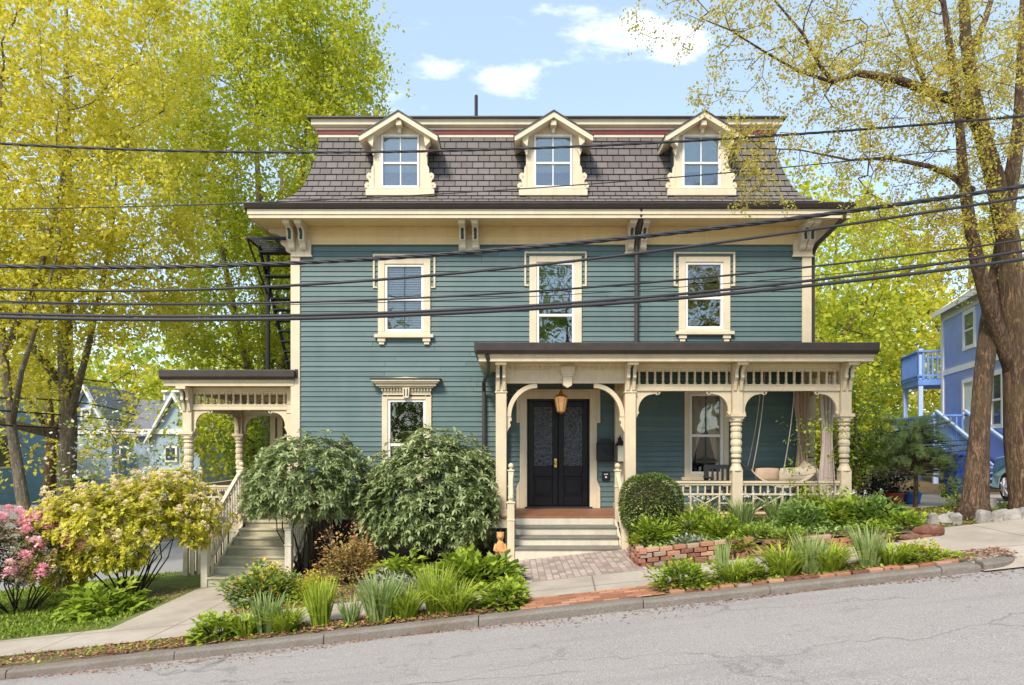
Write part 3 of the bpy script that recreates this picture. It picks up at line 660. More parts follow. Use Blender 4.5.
# downspouts
m = MB(); x = wx(635.5)
m.tube([(x, -.62, 6.70), (x, -.60, 6.55), (x, -.20, 6.30), (x, -.13, 6.10), (x, -.10, 3.95)], .045, 10); m.box(x-.06, x+.06, -.16, -.05, 5.0, 5.03)
m.build('downspout', M['gutter'], house, smooth=False)
m = MB(); x = X_(484, 14.1)
m.tube([(-.45, -1.97, 3.62), (-.42, -1.9, 3.5), (-.46, -1.2, 3.40), (x, -.25, 3.28), (x, -.1, 3.1), (x, -.1, .3)], .04, 10); m.build('downspout', M['gutter'], house)
m = MB(); m.tube([(EX1-.12, EY+.0, 6.70), (EX1-.14, EY+.04, 6.52), (HX1+.12, -.10, 6.15), (HX1+.12, .1, 6.0), (HX1+.12, .1, 3.9)], .045, 10); m.build('downspout', M['gutter'], house)
# ------------------------------------------------------------------ front porch
FZ = .686; PY = -1.5
def roof_slab(parent, x0, x1, y0, y1, zt, nm='porch_roof', back=0):
    """flat eaves: gutter, fascia, soffit; zt = gutter top"""
    m = MB(); m.prism([(y0, zt-.02), (y1, zt+.16), (y1, zt+.10), (y0, zt-.07)], x0, x1, 'x'); r = m.build(nm, M['gutter'], parent)
    m = MB(); gut(m, x0-.02, x1+.02, y0, zt-.20, zt-.0, .1); m.box(x0-.06, x0, y0, y1, zt-.16, zt+.02); m.box(x1, x1+.06, y0, y1, zt-.16, zt+.02); m.build('gutter', M['gutter'], r, bevel=.008)
    m = MB(); m.box(x0+.02, x1-.02, y0+.02, y0+.055, zt-.33, zt-.19); m.box(x0+.02, x0+.055, y0+.055, y1, zt-.33, zt-.16); m.box(x1-.055, x1-.02, y0+.055, y1, zt-.33, zt-.16)
    m.box(x0+.005, x1-.005, y0+.0, y0+.02, zt-.25, zt-.19); m.build('fascia', M['porchcream'], r, bevel=.006)
    m = MB(); m.box(x0+.056, x1-.056, y0+.056, y1-.01, zt-.32, zt-.30); m.build('ceiling', M['cream2'], r)
    return r
roof_slab(house, -.62, 6.53, -1.95, -.05, 3.83)
SO = 3.51
def plain_post(parent, x, y, z0, z1, w=.2, name='porch_post', cap=None, brk=True, s_=1.):
    m = MB(); h = w/2
    m.box(x-h, x+h, y-h, y+h, z0, z1)
    m.box(x-h-.02, x+h+.02, y-h-.02, y+h+.02, z0, z0+.12)
    zc = z1-.52*s_
    m.box(x-h-.018, x+h+.018, y-h-.018, y+h+.018, zc-.03, zc+.0); m.box(x-h-.012, x+h+.012, y-h-.012, y+h+.012, zc+.16, zc+.18)
    p = m.build(name, M['porchcream'], parent, bevel=.012)
    if brk: post_bracket(p, x, y-h, z1)
    return p
def post_bracket(p, x, y, z1):
    m = MB()
    pp = [(0, 0), (.26, 0), (.27, -.05), (.20, -.08), (.14, -.12), (.11, -.2), (.13, -.27), (.07, -.33), (.03, -.5), (0, -.52)]
    for s_ in (-1, 1):
        m.prism([(y-q_[0], z1-.003+q_[1]) for q_ in pp], x+s_*.055-.03, x+s_*.055+.03, 'x')
    m.box(x-.10, x+.10, y-.29, y-.02, z1-.06, z1-.004)
    b = m.build('bracket', M['porchcream'], p, bevel=.005)
    m = MB(); m.box(x-.018, x+.018, y-.075, y-.003, z1-.30, z1-.10); m.box(x-.06, x-.04, y-.12, y-.10, z1-.33, z1-.18) if 0 else None
    m.build('bracket_inset', M['dkgreen'], b)
    for s_ in (-1, 1):
        m = MB(); m.box(x+s_*.045-.011, x+s_*.045+.011, y-.006, y+.01, z1-.50+.0, z1-.38); m.build('bracket_inset', M['dkgreen'], b)
def turned_post(parent, x, y, z0, z1, ztop, zbot, name='porch_post', w=.19, brk=True, k=14):
    """square head from ztop up, turned shaft, square foot to zbot"""
    m = MB(); h = w/2
    m.box(x-h, x+h, y-h, y+h, ztop, z1); m.box(x-h, x+h, y-h, y+h, z0, zbot)
    m.box(x-h-.02, x+h+.02, y-h-.02, y+h+.02, z0, z0+.1); m.box(x-h-.045, x+h+.045, y-h-.045, y+h+.045, ztop-.06, ztop)
    m.box(x-h-.02, x+h+.02, y-h-.02, y+h+.02, ztop-.10, ztop-.061)
    H = ztop-.10-zbot
    pr_ = [(1, .12), (.965, .125), (.94, .105), (.925, .085), (.91, .108), (.885, .110), (.87, .085), (.85, .086), (.835, .098), (.80, .104), (.765, .098), (.757, .086), (.735, .086), (.727, .098), (.67, .105), (.625, .098), (.617, .086), (.595, .086), (.587, .097), (.53, .106), (.485, .097), (.477, .085), (.455, .085), (.447, .095), (.39, .104), (.345, .095), (.337, .083), (.315, .083), (.307, .092), (.27, .096), (.25, .083), (.225, .072), (.21, .086), (.165, .09), (.145, .072), (.10, .086), (.04, .112), (0, .125)]
    m.lathe(x, y, [(r_*w/.19, zbot+t*H) for t, r_ in reversed(pr_)], k)
    p = m.build(name, M['porchcream'], parent, bevel=.006)
    # dark green rings in the shaft grooves
    m = MB()
    for t in (.746, .606, .466, .326, .24): m.lathe(x, y, [(.081*w/.19, zbot+(t-.011)*H), (.081*w/.19, zbot+(t+.011)*H)], k)
    m.build('dark_groove', M['dkgreen'], p)
    if brk: post_bracket(p, x, y-h, z1)
    return p
px1, px2, px3, px4 = -.2, 2.19, 4.17, 6.18
posts = [plain_post(house, px1, PY, FZ, SO), plain_post(house, px2, PY, FZ, SO)]
turned_post(house, px3, PY, FZ, SO, 2.58, 1.52); turned_post(house, px4, PY, FZ, SO, 2.58, 1.52)
turned_post(house, px4, PY+.75, FZ, SO, 2.58, 1.52, brk=False); turned_post(house, px4-.02, -.13, FZ, SO, 2.58, 1.52, brk=False, w=.16)
plain_post(house, px1, -.13, FZ, SO, .18, brk=False); plain_post(house, px2+.02, -.13, FZ, SO, .18, brk=False)

def arch_bracket(parent, x, s_, y0, y1, zt, L_=.47, H_=.45, axis='y'):
    pl = [(0, 0), (L_, 0), (L_, -.03), (L_-.03, -.065), (L_-.07, -.075), (L_-.10, -.05), (L_-.14, -.055)]
    n = 8
    for i in range(n+1):
        a = math.pi/2*i/n; pl.append((.055+(L_-.20)*(1-math.sin(a)), -.06-(H_-.14)*(1-math.cos(a))))
    pl += [(.075, -H_+.05), (.05, -H_+.02), (.03, -H_-.03), (0, -H_-.06)]
    m = MB()
    if axis == 'y': m.prism([(x+s_*p[0], zt+p[1]) for p in pl], y0, y1)
    else: m.prism([(x+s_*p[0], zt+p[1]) for p in pl], y0, y1, 'x')
    b = m.build('arch_bracket', M['porchcream'], parent, bevel=.005)
    if axis == 'y':
        m = MB(); c_ = MB(); c_.lathe(0, 0, [(.016, 0), (.016, .006)], 10)
        m.add([(x+s_*(L_-.055)+v[0], y0-.001-v[2], zt-.035+v[1]) for v in c_.v], c_.f); m.build('scroll_eye', M['dkgreen'], b)
    return b
def spindle_frieze(parent, xa, xb, y, zt, zs, zb, zbb, n, dark=False, axis='y', nm='spindle_frieze', k=8):
    """header zt..zs, spindles zs..zb, lower beam zb..zbb"""
    m = MB(); w = .05
    def bx(a, b_, c, d, e, f): m.box(a, b_, y+c, y+d, e, f) if axis == 'y' else m.box(y+c, y+d, a, b_, e, f)
    bx(xa, xb, -w, w, zs, zt); bx(xa, xb, -w-.012, w+.012, zbb, zb); bx(xa, xb, -w+.012, w-.012, zs-.03, zs)
    bx(xa, xb, -w-.02, w+.02, zb-.035, zb-.015)
    f = m.build(nm, M['porchcream'], parent, bevel=.006)
    for i in range(n):
        t = xa+(xb-xa)*(i+.5)/n; h = zs-.03-zb; s_ = MB()
        sx, sy = (t, y) if axis == 'y' else (y, t)
        s_.lathe(sx, sy, [(.032, zb), (.032, zb+h*.12), (.018, zb+h*.16), (.02, zb+h*.3), (.028, zb+h*.36), (.02, zb+h*.42), (.02, zb+h*.58), (.028, zb+h*.64), (.02, zb+h*.70), (.018, zb+h*.84), (.034, zb+h*.88), (.034, zb+h)], k)
        s_.build('spindle', M['porchcream'], f)
    # scalloped valance teeth between the spindle heads
    m = MB()
    for i in range(n+1):
        t = xa+(xb-xa)*i/n
        a, b_ = max(xa, t-.035), min(xb, t+.035)
        if axis == 'y': m.box(a, b_, y-.02, y+.02, zs-.055, zs-.0301)
        else: m.box(y-.02, y+.02, a, b_, zs-.055, zs-.0301)
    m.build('valance', M['porchcream'], f)
    return f
for (a, b_) in ((px2, px3), (px3, px4)):
    spindle_frieze(house, a+.1, b_-.1, PY, SO, 3.42, 3.125, 3.0, 12)
    arch_bracket(house, a+.1, 1, PY-.03, PY+.03, 3.0); arch_bracket(house, b_-.1, -1, PY-.03, PY+.03, 3.0)
spindle_frieze(house, PY+.1, -.2, px4, SO, 3.42, 3.125, 3.0, 8, axis='x')
arch_bracket(house, PY+.1, 1, px4-.03, px4+.03, 3.0, .38, axis='x'); arch_bracket(house, PY+.65, -1, px4-.03, px4+.03, 3.0, .25, .35, axis='x')
m = MB(); m.box(px1-.04, px1+.04, PY+.1, -.2, 3.1, SO); m.box(px2-.04, px2+.04, PY+.1, -.2, 3.1, SO); m.build('porch_beam', M['porchcream'], house, bevel=.005)
# entrance panel with dentils, keystone and arch
m = MB(); a, b_ = px1+.1, px2-.1
m.box(a, b_, PY-.04, PY+.05, 3.14, SO); m.box(a, b_, PY-.06, PY+.06, 3.14, 3.20)
m.box(a, b_, PY-.075, PY-.04, SO-.05, SO)
for k in range(22):
    if abs(k-10.5) > 1.6:
        xx = a+.05+(b_-a-.1)*(k+.5)/22; m.box(xx-.022, xx+.022, PY-.072, PY-.04, SO-.115, SO-.0505)
ep = m.build('entrance_panel', M['porchcream'], house, bevel=.005)
cxm = (a+b_)/2+.03
m = MB(); m.prism([(cxm-.14, SO-.05), (cxm+.14, SO-.05), (cxm+.12, SO-.20), (cxm+.085, SO-.22), (cxm+.085, 3.10), (cxm+.0, 3.05), (cxm-.085, 3.10), (cxm-.085, SO-.22), (cxm-.12, SO-.20)], PY-.13, PY-.0405)
m.box(cxm-.11, cxm+.11, PY-.15, PY-.13, SO-.25, SO-.22); m.build('keystone', M['porchcream'], ep, bevel=.008)
for s_, x0 in ((1, a), (-1, b_)):
    n = 14; o = []; i_ = []
    for k in range(n+1):
        t = math.pi/2*k/n
        o.append((x0+s_*(.0+.56*(1-math.cos(t))), 2.52+.62*math.sin(t))); i_.append((x0+s_*(.085+.475*(1-math.cos(t))), 2.52+.535*math.sin(t)))
    m = MB(); m.prism(o+[(x0+s_*.57, 3.14), (x0+s_*.57, 3.055)]+i_[::-1], PY-.045, PY+.045)
    m.prism([(x0, 2.52), (x0+s_*.085, 2.52), (x0+s_*.10, 2.46), (x0+s_*.06, 2.42), (x0+s_*.08, 2.36), (x0+s_*.04, 2.30), (x0, 2.22)], PY-.035, PY+.035)
    m.build('arch', M['porchcream'], ep, bevel=.006)
m = MB()
for s_, x0 in ((1, a), (-1, b_)): m.prism([(x0+.0, 3.14), (x0+s_*.56, 3.14), (x0+s_*.56, 3.135), (x0+s_*.30, 3.10), (x0+s_*.1, 2.85), (x0+s_*.02, 2.56), (x0, 2.56)], PY+.0, PY+.02)
if 0: m.build('spandrel', M['porchcream'], ep)
# floor, skirt
m = MB(); m.box(px1-.2, px4+.15, PY-.15, -.03, FZ-.045, FZ); fl = m.build('porch_floor', M['floorwood'], house, bevel=.008)
m = MB(); m.box(px1-.17, px4+.12, PY-.12, -.03, FZ-.22, FZ-.0455); m.build('floor_skirt', M['step'], fl, bevel=.006)
m = MB()
xx = px1-.15
while xx < px4+.1:
    m.box(xx, xx+.07, PY-.09, PY-.06, -.2, FZ-.22); xx += .11
m.build('lattice_skirt', M['dkgreen'], fl)
# steps
SX0, SX1 = .05, 1.87
st_ = bpy.data.objects.new('front_steps', None)
g0 = .09; rise = (FZ-g0)/4; Ys = PY-.15
m = MB()
for k in range(4):      # k=0 lowest riser
    y = Ys-.28*(3-k); z1_ = g0+rise*(k+1)
    m.box(SX0, SX1, y, y+.02, g0-.3 if k == 0 else g0+rise*k-.01, z1_-.035)
fs = m.build('front_steps', M['step'], house, bevel=.003)
for k in range(3):
    y = Ys-.28*(3-k); z1_ = g0+rise*(k+1)
    m = MB(); m.box(SX0-.01, SX1+.01, y-.03, y+.285, z1_-.035, z1_); m.build('tread', M['tread'], fs, bevel=.006)
for xs_ in (SX0-.05, SX1+.005):
    m = MB(); m.prism([(Ys, -.4), (Ys, FZ-.05), (Ys-.28, FZ-.05-rise), (Ys-.56, FZ-.05-2*rise), (Ys-.84, FZ-.05-3*rise), (Ys-.84, -.4)], xs_, xs_+.045, 'x'); m.build('stringer', M['step'], fs)
def newel(parent, x, y, z0, z1, w=.10, finial=True, mat='porchcream'):
    m = MB(); h = w/2; m.box(x-h, x+h, y-h, y+h, z0, z1); m.box(x-h-.015, x+h+.015, y-h-.015, y+h+.015, z1, z1+.025)
    m.box(x-h-.01, x+h+.01, y-h-.01, y+h+.01, z1-.3, z1-.27)
    if finial: m.lathe(x, y, [(.045, z1+.025), (.02, z1+.045), (.028, z1+.055), (.05, z1+.08), (.052, z1+.105), (.035, z1+.135), (.008, z1+.15)], 12)
    return m.build('newel_post', M[mat], parent, bevel=.005)
for xs_ in (SX0-.07, SX1+.07):
    newel(fs, xs_, Ys-.0, FZ-.1, 1.52); newel(fs, xs_, Ys-.80, g0-.2, 1.0, .125)
    m = MB(); m.bar((xs_, Ys-.76, .94), (xs_, Ys-.04, 1.44), .07, .05); m.bar((xs_, Ys-.76, .32), (xs_, Ys-.04, .84), .05, .05)
    m.build('handrail', M['porchcream'], fs, bevel=.005)
    for k in range(4):
        t = (k+1)/5; y = Ys-.76+.72*t; s_ = MB(); s_.lathe(xs_, y, [(.02, .32+.52*t), (.026, .45+.52*t), (.015, .55+.52*t), (.022, .7+.5*t), (.015, .92+.5*t)], 8); s_.build('baluster', M['porchcream'], fs)
# porch railings
def railing(parent, xa, xb, y, zb, zt, axis='y', mat='porchcream', xs_=3, nb=None):
    m = MB()
    def bx(a, b_, c, d, e, f): m.box(a, b_, y+c, y+d, e, f) if axis == 'y' else m.box(y+c, y+d, a, b_, e, f)
    bx(xa, xb, -.05, .05, zt-.04, zt); bx(xa, xb, -.03, .03, zt-.08, zt-.041)
    z2 = zt-.25; bx(xa, xb, -.02, .02, z2-.015, z2+.02); bx(xa, xb, -.025, .025, zb, zb+.04)
    z3 = zb+.0+.04
    n = xs_*2+1; L_ = xb-xa
    # lower panels: X panels between narrow grids
    xw = L_*.30
    segs = []
    for k in range(2):
        c = xa+L_*(.27+.46*k); segs.append((c-xw/2, c+xw/2))
    def brr(p, q_, w_):
        if axis == 'y': m.bar((p[0], y, p[1]), (q_[0], y, q_[1]), w_, .026, up=(0, 1, 0))
        else: m.bar((y, p[0], p[1]), (y, q_[0], q_[1]), w_, .026, up=(1, 0, 0))
    for (a, b_) in segs:
        brr((a, z3), (b_, z2-.015), .024); m_y = y
        brr((a, z2-.015), (b_, z3), .0235)
        bx(a-.015, a+.015, -.018, .018, z3, z2-.015); bx(b_-.015, b_+.015, -.018, .018, z3, z2-.015)
    zc = (z3+z2)/2
    for (a, b_) in ((xa, segs[0][0]-.015), (segs[0][1]+.015, segs[1][0]-.015), (segs[1][1]+.015, xb)): bx(a, b_, -.012, .012, zc-.012, zc+.012)
    r = m.build('railing', M[mat], parent, bevel=.003)
    nb = nb or int(L_/.135)
    for i in range(nb):
        t = xa+L_*(i+.5)/nb; b_ = MB(); bx2 = (lambda a_, c_, e, f: b_.box(t-a_, t+a_, y-c_, y+c_, e, f)) if axis == 'y' else (lambda a_, c_, e, f: b_.box(y-c_, y+c_, t-a_, t+a_, e, f))
        bx2(.0135, .014, z2+.02, zt-.0805); b_.build('baluster', M[mat], r)
    return r
railing(house, px2+.1, px3-.1, PY, FZ+.03, 1.33); railing(house, px3+.1, px4-.1, PY, FZ+.03, 1.33)
railing(house, PY+.1, -.2, px4, FZ+.03, 1.33, axis='x')

# double door
m = MB(); dx0, dx1 = wx(527), wx(589.5); dzt = wz(399); dz0 = FZ+.05
m.box(dx0-.15, dx0, -.06, .02, FZ, dzt+.16); m.box(dx1, dx1+.15, -.06, .02, FZ, dzt+.16); m.box(dx0, dx1, -.06, .02, dzt, dzt+.16)
for s_, xx in ((-1, dx0-.15), (1, dx1+.15)):
    m.box(xx, xx+s_*.07, -.062, .0, dzt-.50, dzt+.20)                # ears
    m.prism([(xx, FZ), (xx+s_*.07, FZ), (xx+s_*.07, FZ+.42), (xx, FZ+.58)], -.064, 0.0)
m.box(dx0-.15, dx1+.15, -.061, .01, dzt+.16, dzt+.2)
df = m.build('door_casing', M['cream'], house, bevel=.008)
m = MB()
for (a, b_) in ((dx0, dx0+.03), (dx1-.03, dx1)): m.box(a, b_, -.02, .10, dz0, dzt)
m.box(dx0, dx1, -.02, .10, dzt-.05, dzt); m.box(dx0, dx1, -.05, .10, FZ, dz0); m.build('door_frame', M['door'], df)
dm = (dx0+dx1)/2; dzt2 = dzt-.05
for s_, a, b_ in ((-1, dx0+.032, dm-.004), (1, dm+.004, dx1-.032)):
    m = MB(); st2 = .095 if 1 else 0; y0 = .03
    gz0, gz1 = wz(466), dzt2-.11
    m.box(a, a+st2+.02, y0, y0+.05, dz0, dzt2); m.box(b_-st2-.02, b_, y0, y0+.05, dz0, dzt2); m.box(a+st2+.02, b_-st2-.02, y0, y0+.05, gz1, dzt2)
    m.box(a+st2+.02, b_-st2-.02, y0, y0+.05, gz0-.22, gz0); m.box(a+st2+.02, b_-st2-.02, y0, y0+.05, dz0, dz0+.20); m.box(a+st2+.02, b_-st2-.02, y0+.02, y0+.04, dz0+.20, gz0-.22)
    xa_, xb_ = a+st2+.05, b_-st2-.05; m.box(xa_, xb_, y0+.005, y0+.0195, dz0+.25, gz0-.27)
    d = m.build('door', M['door'], house, bevel=.006)
    m = MB(); m.box(a+st2+.02, b_-st2-.02, y0+.018, y0+.024, gz0, gz1)
    q = NM('etched_door_glass'); v = q.n.new('ShaderNodeTexVoronoi'); v.feature = 'DISTANCE_TO_EDGE'; v.inputs['Scale'].default_value = 9; q.l.new(q.mapping((1, 1, 1)), v.inputs['Vector'])
    q.set('Base Color', q.ramp(v.outputs['Distance'], [(0, (.05, .055, .075)), (.08, (.02, .024, .035)), (.4, (.02, .012, .016))])).set('Roughness', q.ramp(q.noise(9, 5), [(.4, (.08,)*3), (.6, (.4,)*3)])).set('Specular IOR Level', .6)
    q.bump(q.math('ADD', v.outputs['Distance'], q.noise(18, 4)), .6, .03)
    m.build('pane', q.m, d)
    if s_ == -1:
        m = MB(); m.lathe(0, 0, [(.03, 0), (.03, .01), (.012, .015), (.012, .04), (.03, .05), (.032, .07), (.015, .085)], 12)
        h = MB(); h.add([(b_-.05+p[0], y0-p[2], wz(463)+p[1]) for p in m.v], m.f); h.box(b_-.075, b_-.025, y0-.006, y0, wz(463)-.09, wz(463)+.09); h.build('door_knob', M['brass'], d, smooth=False)
m = MB(); m.box(dx0-.05, dx1+.05, -.10, -.02, FZ+.0005, FZ+.035); m.build('threshold', M['dkwood'], df)
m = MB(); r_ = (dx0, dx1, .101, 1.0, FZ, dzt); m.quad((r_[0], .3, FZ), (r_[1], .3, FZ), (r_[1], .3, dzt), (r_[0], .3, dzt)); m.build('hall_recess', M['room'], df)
# porch window
sash_window(house, wx(706), 14.3/48.07, wz(474), wz(396), -.0, meet=.49, cas=.11, style='low', curt='cloth', hid_sill=False)

# ------------------------------------------------------------------ side porch
GX0 = -6.86; GY0, GY1 = .3, 3.0; GZ = .42; GS = 3.22
roof_slab(house, -7.24, -4.50, -.08, 3.35, 3.55, 'side_porch_roof')
turned_post(house, GX0, GY0, GZ, GS, 2.28, 1.15); turned_post(house, GX0, GY1, GZ, GS, 2.28, 1.15)
plain_post(house, -4.68, GY0, GZ, GS, .16, brk=False)
spindle_frieze(house, GX0+.1, -4.76, GY0, GS, 3.13, 2.86, 2.74, 13)
spindle_frieze(house, GX0+.1, -4.76, GY1, GS, 3.13, 2.86, 2.74, 13)
spindle_frieze(house, GY0+.1, GY1-.1, GX0, GS, 3.13, 2.86, 2.74, 14, axis='x')
arch_bracket(house, GX0+.1, 1, GY0-.03, GY0+.03, 2.74, .42, .42); arch_bracket(house, -4.76, -1, GY0-.03, GY0+.03, 2.74, .42, .42)
arch_bracket(house, GX0+.1, 1, GY1-.03, GY1+.03, 2.74, .42, .42); arch_bracket(house, GY0+.1, 1, GX0-.03, GX0+.03, 2.74, .42, .42, axis='x'); arch_bracket(house, GY1-.1, -1, GX0-.03, GX0+.03, 2.74, .42, .42, axis='x')
m = MB(); m.box(GX0-.15, HX0-.06, GY0-.15, GY1+.15, GZ-.045, GZ); fl2 = m.build('side_porch_floor', M['tread'], house, bevel=.006)
m = MB(); m.box(GX0-.12, HX0-.06, GY0-.12, GY0-.09, GZ-.25, GZ-.046); m.box(GX0-.12, GX0-.09, GY0-.09, GY1+.1, GZ-.25, GZ-.046)
yy = GY0-.05
while yy < GY1: m.box(GX0-.11, GX0-.08, yy, yy+.07, -1.2, GZ-.25); yy += .14
xx = GX0-.05
while xx < -5.7: m.box(xx, xx+.07, GY0-.11, GY0-.08, -1.2, GZ-.25); xx += .14
m.build('floor_skirt', M['step2'], fl2)
railing(house, GY0+.1, GY1-.1, GX0, GZ+.06, GZ+.72, axis='x'); railing(house, GX0+.1, -5.7, GY0, GZ+.06, GZ+.72, nb=7)
# projecting side entry at the back of the porch
m = MB(); m.box(-5.97, HX0-.03, GY1+.35, 6.5, -1.2, 3.2); m.build('side_entry', M['siding'], house)
m = MB(); ex = X_(292, 17.5); m.box(ex-.55, ex-.42, GY1+.27, GY1+.35, GZ, 2.85); m.box(ex+.42, ex+.5, GY1+.27, GY1+.35, GZ, 2.85); m.box(ex-.42, ex+.42, GY1+.27, GY1+.35, 2.7, 2.85); m.box(-6.0, -5.86, GY1+.25, GY1+.35, GZ-.2, 3.2)
se = m.build('side_door_casing', M['porchcream'], house, bevel=.005)
m = MB(); m.box(ex-.42, ex+.42, GY1+.31, GY1+.345, GZ, 2.7); sd = m.build('side_door', M['floorwood'], house)
m = MB()
for s_ in (-1, 1):
    c_ = ex+s_*.2; pl = [(c_-.14, 1.4), (c_+.14, 1.4), (c_+.14, 2.3)]+[(c_+.14*math.cos(t*math.pi/8), 2.3+.16*math.sin(t*math.pi/8)) for t in range(1, 8)]+[(c_-.14, 2.3)]
    m.prism(pl, GY1+.30, GY1+.309)
m.build('pane', M['glass'], sd)
# side steps: 7 risers
TX0_, TX1_ = -5.62, -4.2; gS = -.585; Yt = GY0-.15; rn = 7; rs = (GZ-gS)/rn; rd = .29
m = MB()
for k in range(rn):
    y = Yt-rd*(rn-1-k)
    m.box(TX0_, TX1_, y, y+.02, gS-.2 if k == 0 else gS+rs*k-.01, gS+rs*(k+1)-.035)
ss = m.build('side_steps', M['step2'], house, bevel=.003)
for k in range(rn-1):
    y = Yt-rd*(rn-1-k); z1_ = gS+rs*(k+1)
    m = MB(); m.box(TX0_-.01, TX1_+.01, y-.03, y+.295, z1_-.035, z1_); m.build('tread', M['step2'], ss, bevel=.006)
m = MB(); m.box(TX0_-.02, TX1_+.02, Yt-.03, Yt+.06, GZ-.045, GZ+.002); m.build('tread', M['step2'], ss)
for xs_ in (TX0_-.05, TX1_+.005):
    m = MB(); m.prism([(Yt, -1.2), (Yt, GZ-.05), (Yt-rd*(rn-1), gS+rs-.06), (Yt-rd*(rn-1), -1.2)], xs_, xs_+.045, 'x'); m.build('stringer', M['step'], ss)
for xs_ in (TX0_-.06, TX1_+.07):
    yb = Yt-rd*(rn-1)+.03
    newel(ss, xs_, Yt-.02, GZ-.2, 1.50, .11); newel(ss, xs_, yb, gS-.3, gS+1.02, .12, finial=False, mat='step')
    m = MB(); m.bar((xs_, yb, gS+.98), (xs_, Yt-.05, 1.46), .075, .05); m.bar((xs_, yb, gS+.28), (xs_, Yt-.05, .72), .05, .05); m.build('handrail', M['step'], ss, bevel=.004)
    n = 13
    for k in range(n):
        t = (k+.7)/(n+.4); y = yb+(Yt-.05-yb)*t; zb_ = gS+.28+(.72-gS-.28)*t; zt_ = gS+.95+(1.43-gS-.95)*t
        b_ = MB(); b_.lathe(xs_, y, [(.022, zb_), (.022, zb_+.12), (.013, zb_+.16), (.022, (zb_+zt_)/2), (.013, zt_-.16), (.02, zt_-.10), (.02, zt_)], 6); b_.build('baluster', M['step'], ss)

# ------------------------------------------------------------------ iron fire escape
fe = bpy.data.objects.new('fire_escape', None)
m = MB(); fx0, fx1 = -5.48, HX0-.06
zl = 6.28
for k in range(8): yy = -.10+.85*k/7; m.box(fx0, fx1, yy-.010, yy+.010, zl-.01, zl+.012)
for (a, b_) in (((fx0, -.1), (fx1, -.1)), ((fx0, -.1), (fx0, .75)), ((fx0, .75), (fx1, .75))): m.bar((a[0], a[1], zl), (b_[0], b_[1], zl), .035, .04)
fe = m.build('fire_escape', M['iron'], house)
yb, zb_ = 2.55, 3.72
for xx in (fx0+.05, fx1-.02):
    m = MB(); m.bar((xx, .45, zl), (xx, yb, zb_), .03, .12); m.build('stringer', M['iron'], fe)
n = 12
for k in range(n):
    t = (k+.6)/n; y = .45+(yb-.45)*t; z = zl+(zb_-zl)*t; m = MB(); m.box(fx0+.05, fx1-.02, y-.13, y+.11, z-.018, z+.012); m.build('step', M['iron'], fe)
m = MB(); m.tube([(fx0+.05, -.06, zl), (fx0+.05, .1, 5.2), (fx0+.06, .55, 3.62)], .022, 6) if 0 else m.tube([(X_(268, 15.1), .9, zl), (X_(268, 15.1), .9, 3.60)], .045, 8); m.bar((fx0, -.08, zl), (X_(268, 15.1), .9, 5.3), .03); m.build('support_post', M['iron'], fe)
m = MB(); m.tube([(fx0+.05, .45, zl+.85), (fx0+.05, yb, zb_+.85)], .016, 6); 
for t in (0, .33, .66, 1.): m.tube([(fx0+.05, .45+(yb-.45)*t, zl+(zb_-zl)*t), (fx0+.05, .45+(yb-.45)*t, zl+(zb_-zl)*t+.85)], .012, 5)
if 0: m.build('handrail', M['iron'], fe)

# ------------------------------------------------------------------ things on the house
lan = thing('hanging_lantern', 'brass lantern with a warm glass shade hanging over the front door', 'lantern', (.955, -.9, 2.62))
m = MB(); m.tube([(.955, -.9, 3.05), (.955, -.9, 3.49)], .008, 6); m.lathe(.955, -.9, [(.05, 3.47), (.05, 3.49)], 12); m.build('chain', M['iron'], lan)
m = MB(); m.lathe(.955, -.9, [(.01, 3.07), (.03, 3.04), (.04, 3.0), (.10, 2.96), (.135, 2.935), (.135, 2.92)], 14); m.build('cap', M['brass'], lan)
m = MB(); m.lathe(.955, -.9, [(.03, 2.63), (.075, 2.65), (.05, 2.625), (.01, 2.60)][::-1], 14)
for k in range(6):
    a = k*math.pi/3; m.tube([(.955+.125*math.cos(a), -.9+.125*math.sin(a), 2.925), (.955+.075*math.cos(a), -.9+.075*math.sin(a), 2.645)], .007, 5)
m.build('cage', M['brass'], lan)
gm = bpy.data.materials.new('amber_glass'); gm.use_nodes = True; b = gm.node_tree.nodes['Principled BSDF']; b.inputs['Base Color'].default_value = (.75, .45, .22, 1); b.inputs['Roughness'].default_value = .2; b.inputs['Emission Color'].default_value = (1, .55, .22, 1); b.inputs['Emission Strength'].default_value = .12
m = MB(); m.lathe(.955, -.9, [(.065, 2.65), (.115, 2.92)], 14); m.build('glass_shade', gm, lan, smooth=True)
def wall_lantern(loc, label, s_=1.):
    x, y, z = loc; t = thing('wall_lantern', label, 'lantern', loc)
    m = MB(); m.box(x-.035, x+.035, y-.02, y, z-.10*s_, z+.22*s_); m.tube([(x, y, z+.20*s_), (x, y-.08, z+.26*s_), (x, y-.14, z+.20*s_)], .012, 6); m.build('bracket', M['iron'], t)
    c = (x, y-.14); h = .085*s_; m = MB()
    for i, j in ((-1, -1), (1, -1), (1, 1), (-1, 1)): m.box(c[0]+i*h-.009, c[0]+i*h+.009, c[1]+j*h-.009, c[1]+j*h+.009, z-.26*s_, z+.06*s_)
    m.box(c[0]-h-.02, c[0]+h+.02, c[1]-h-.02, c[1]+h+.02, z-.28*s_, z-.26*s_)
    m.lathe(c[0], c[1], [(.15*s_, z+.06*s_), (.09*s_, z+.13*s_), (.03*s_, z+.17*s_), (.03*s_, z+.20*s_)], 4); m.build('cage', M['iron'], t)
    q = bpy.data.materials.get('frosted_glass')
    if not q: q = paint('frosted_glass', (.60, .58, .45), .3, .05)
    m = MB(); m.box(c[0]-h+.008, c[0]+h-.008, c[1]-h+.008, c[1]+h-.008, z-.26*s_, z+.06*s_); m.build('glass', q, t)
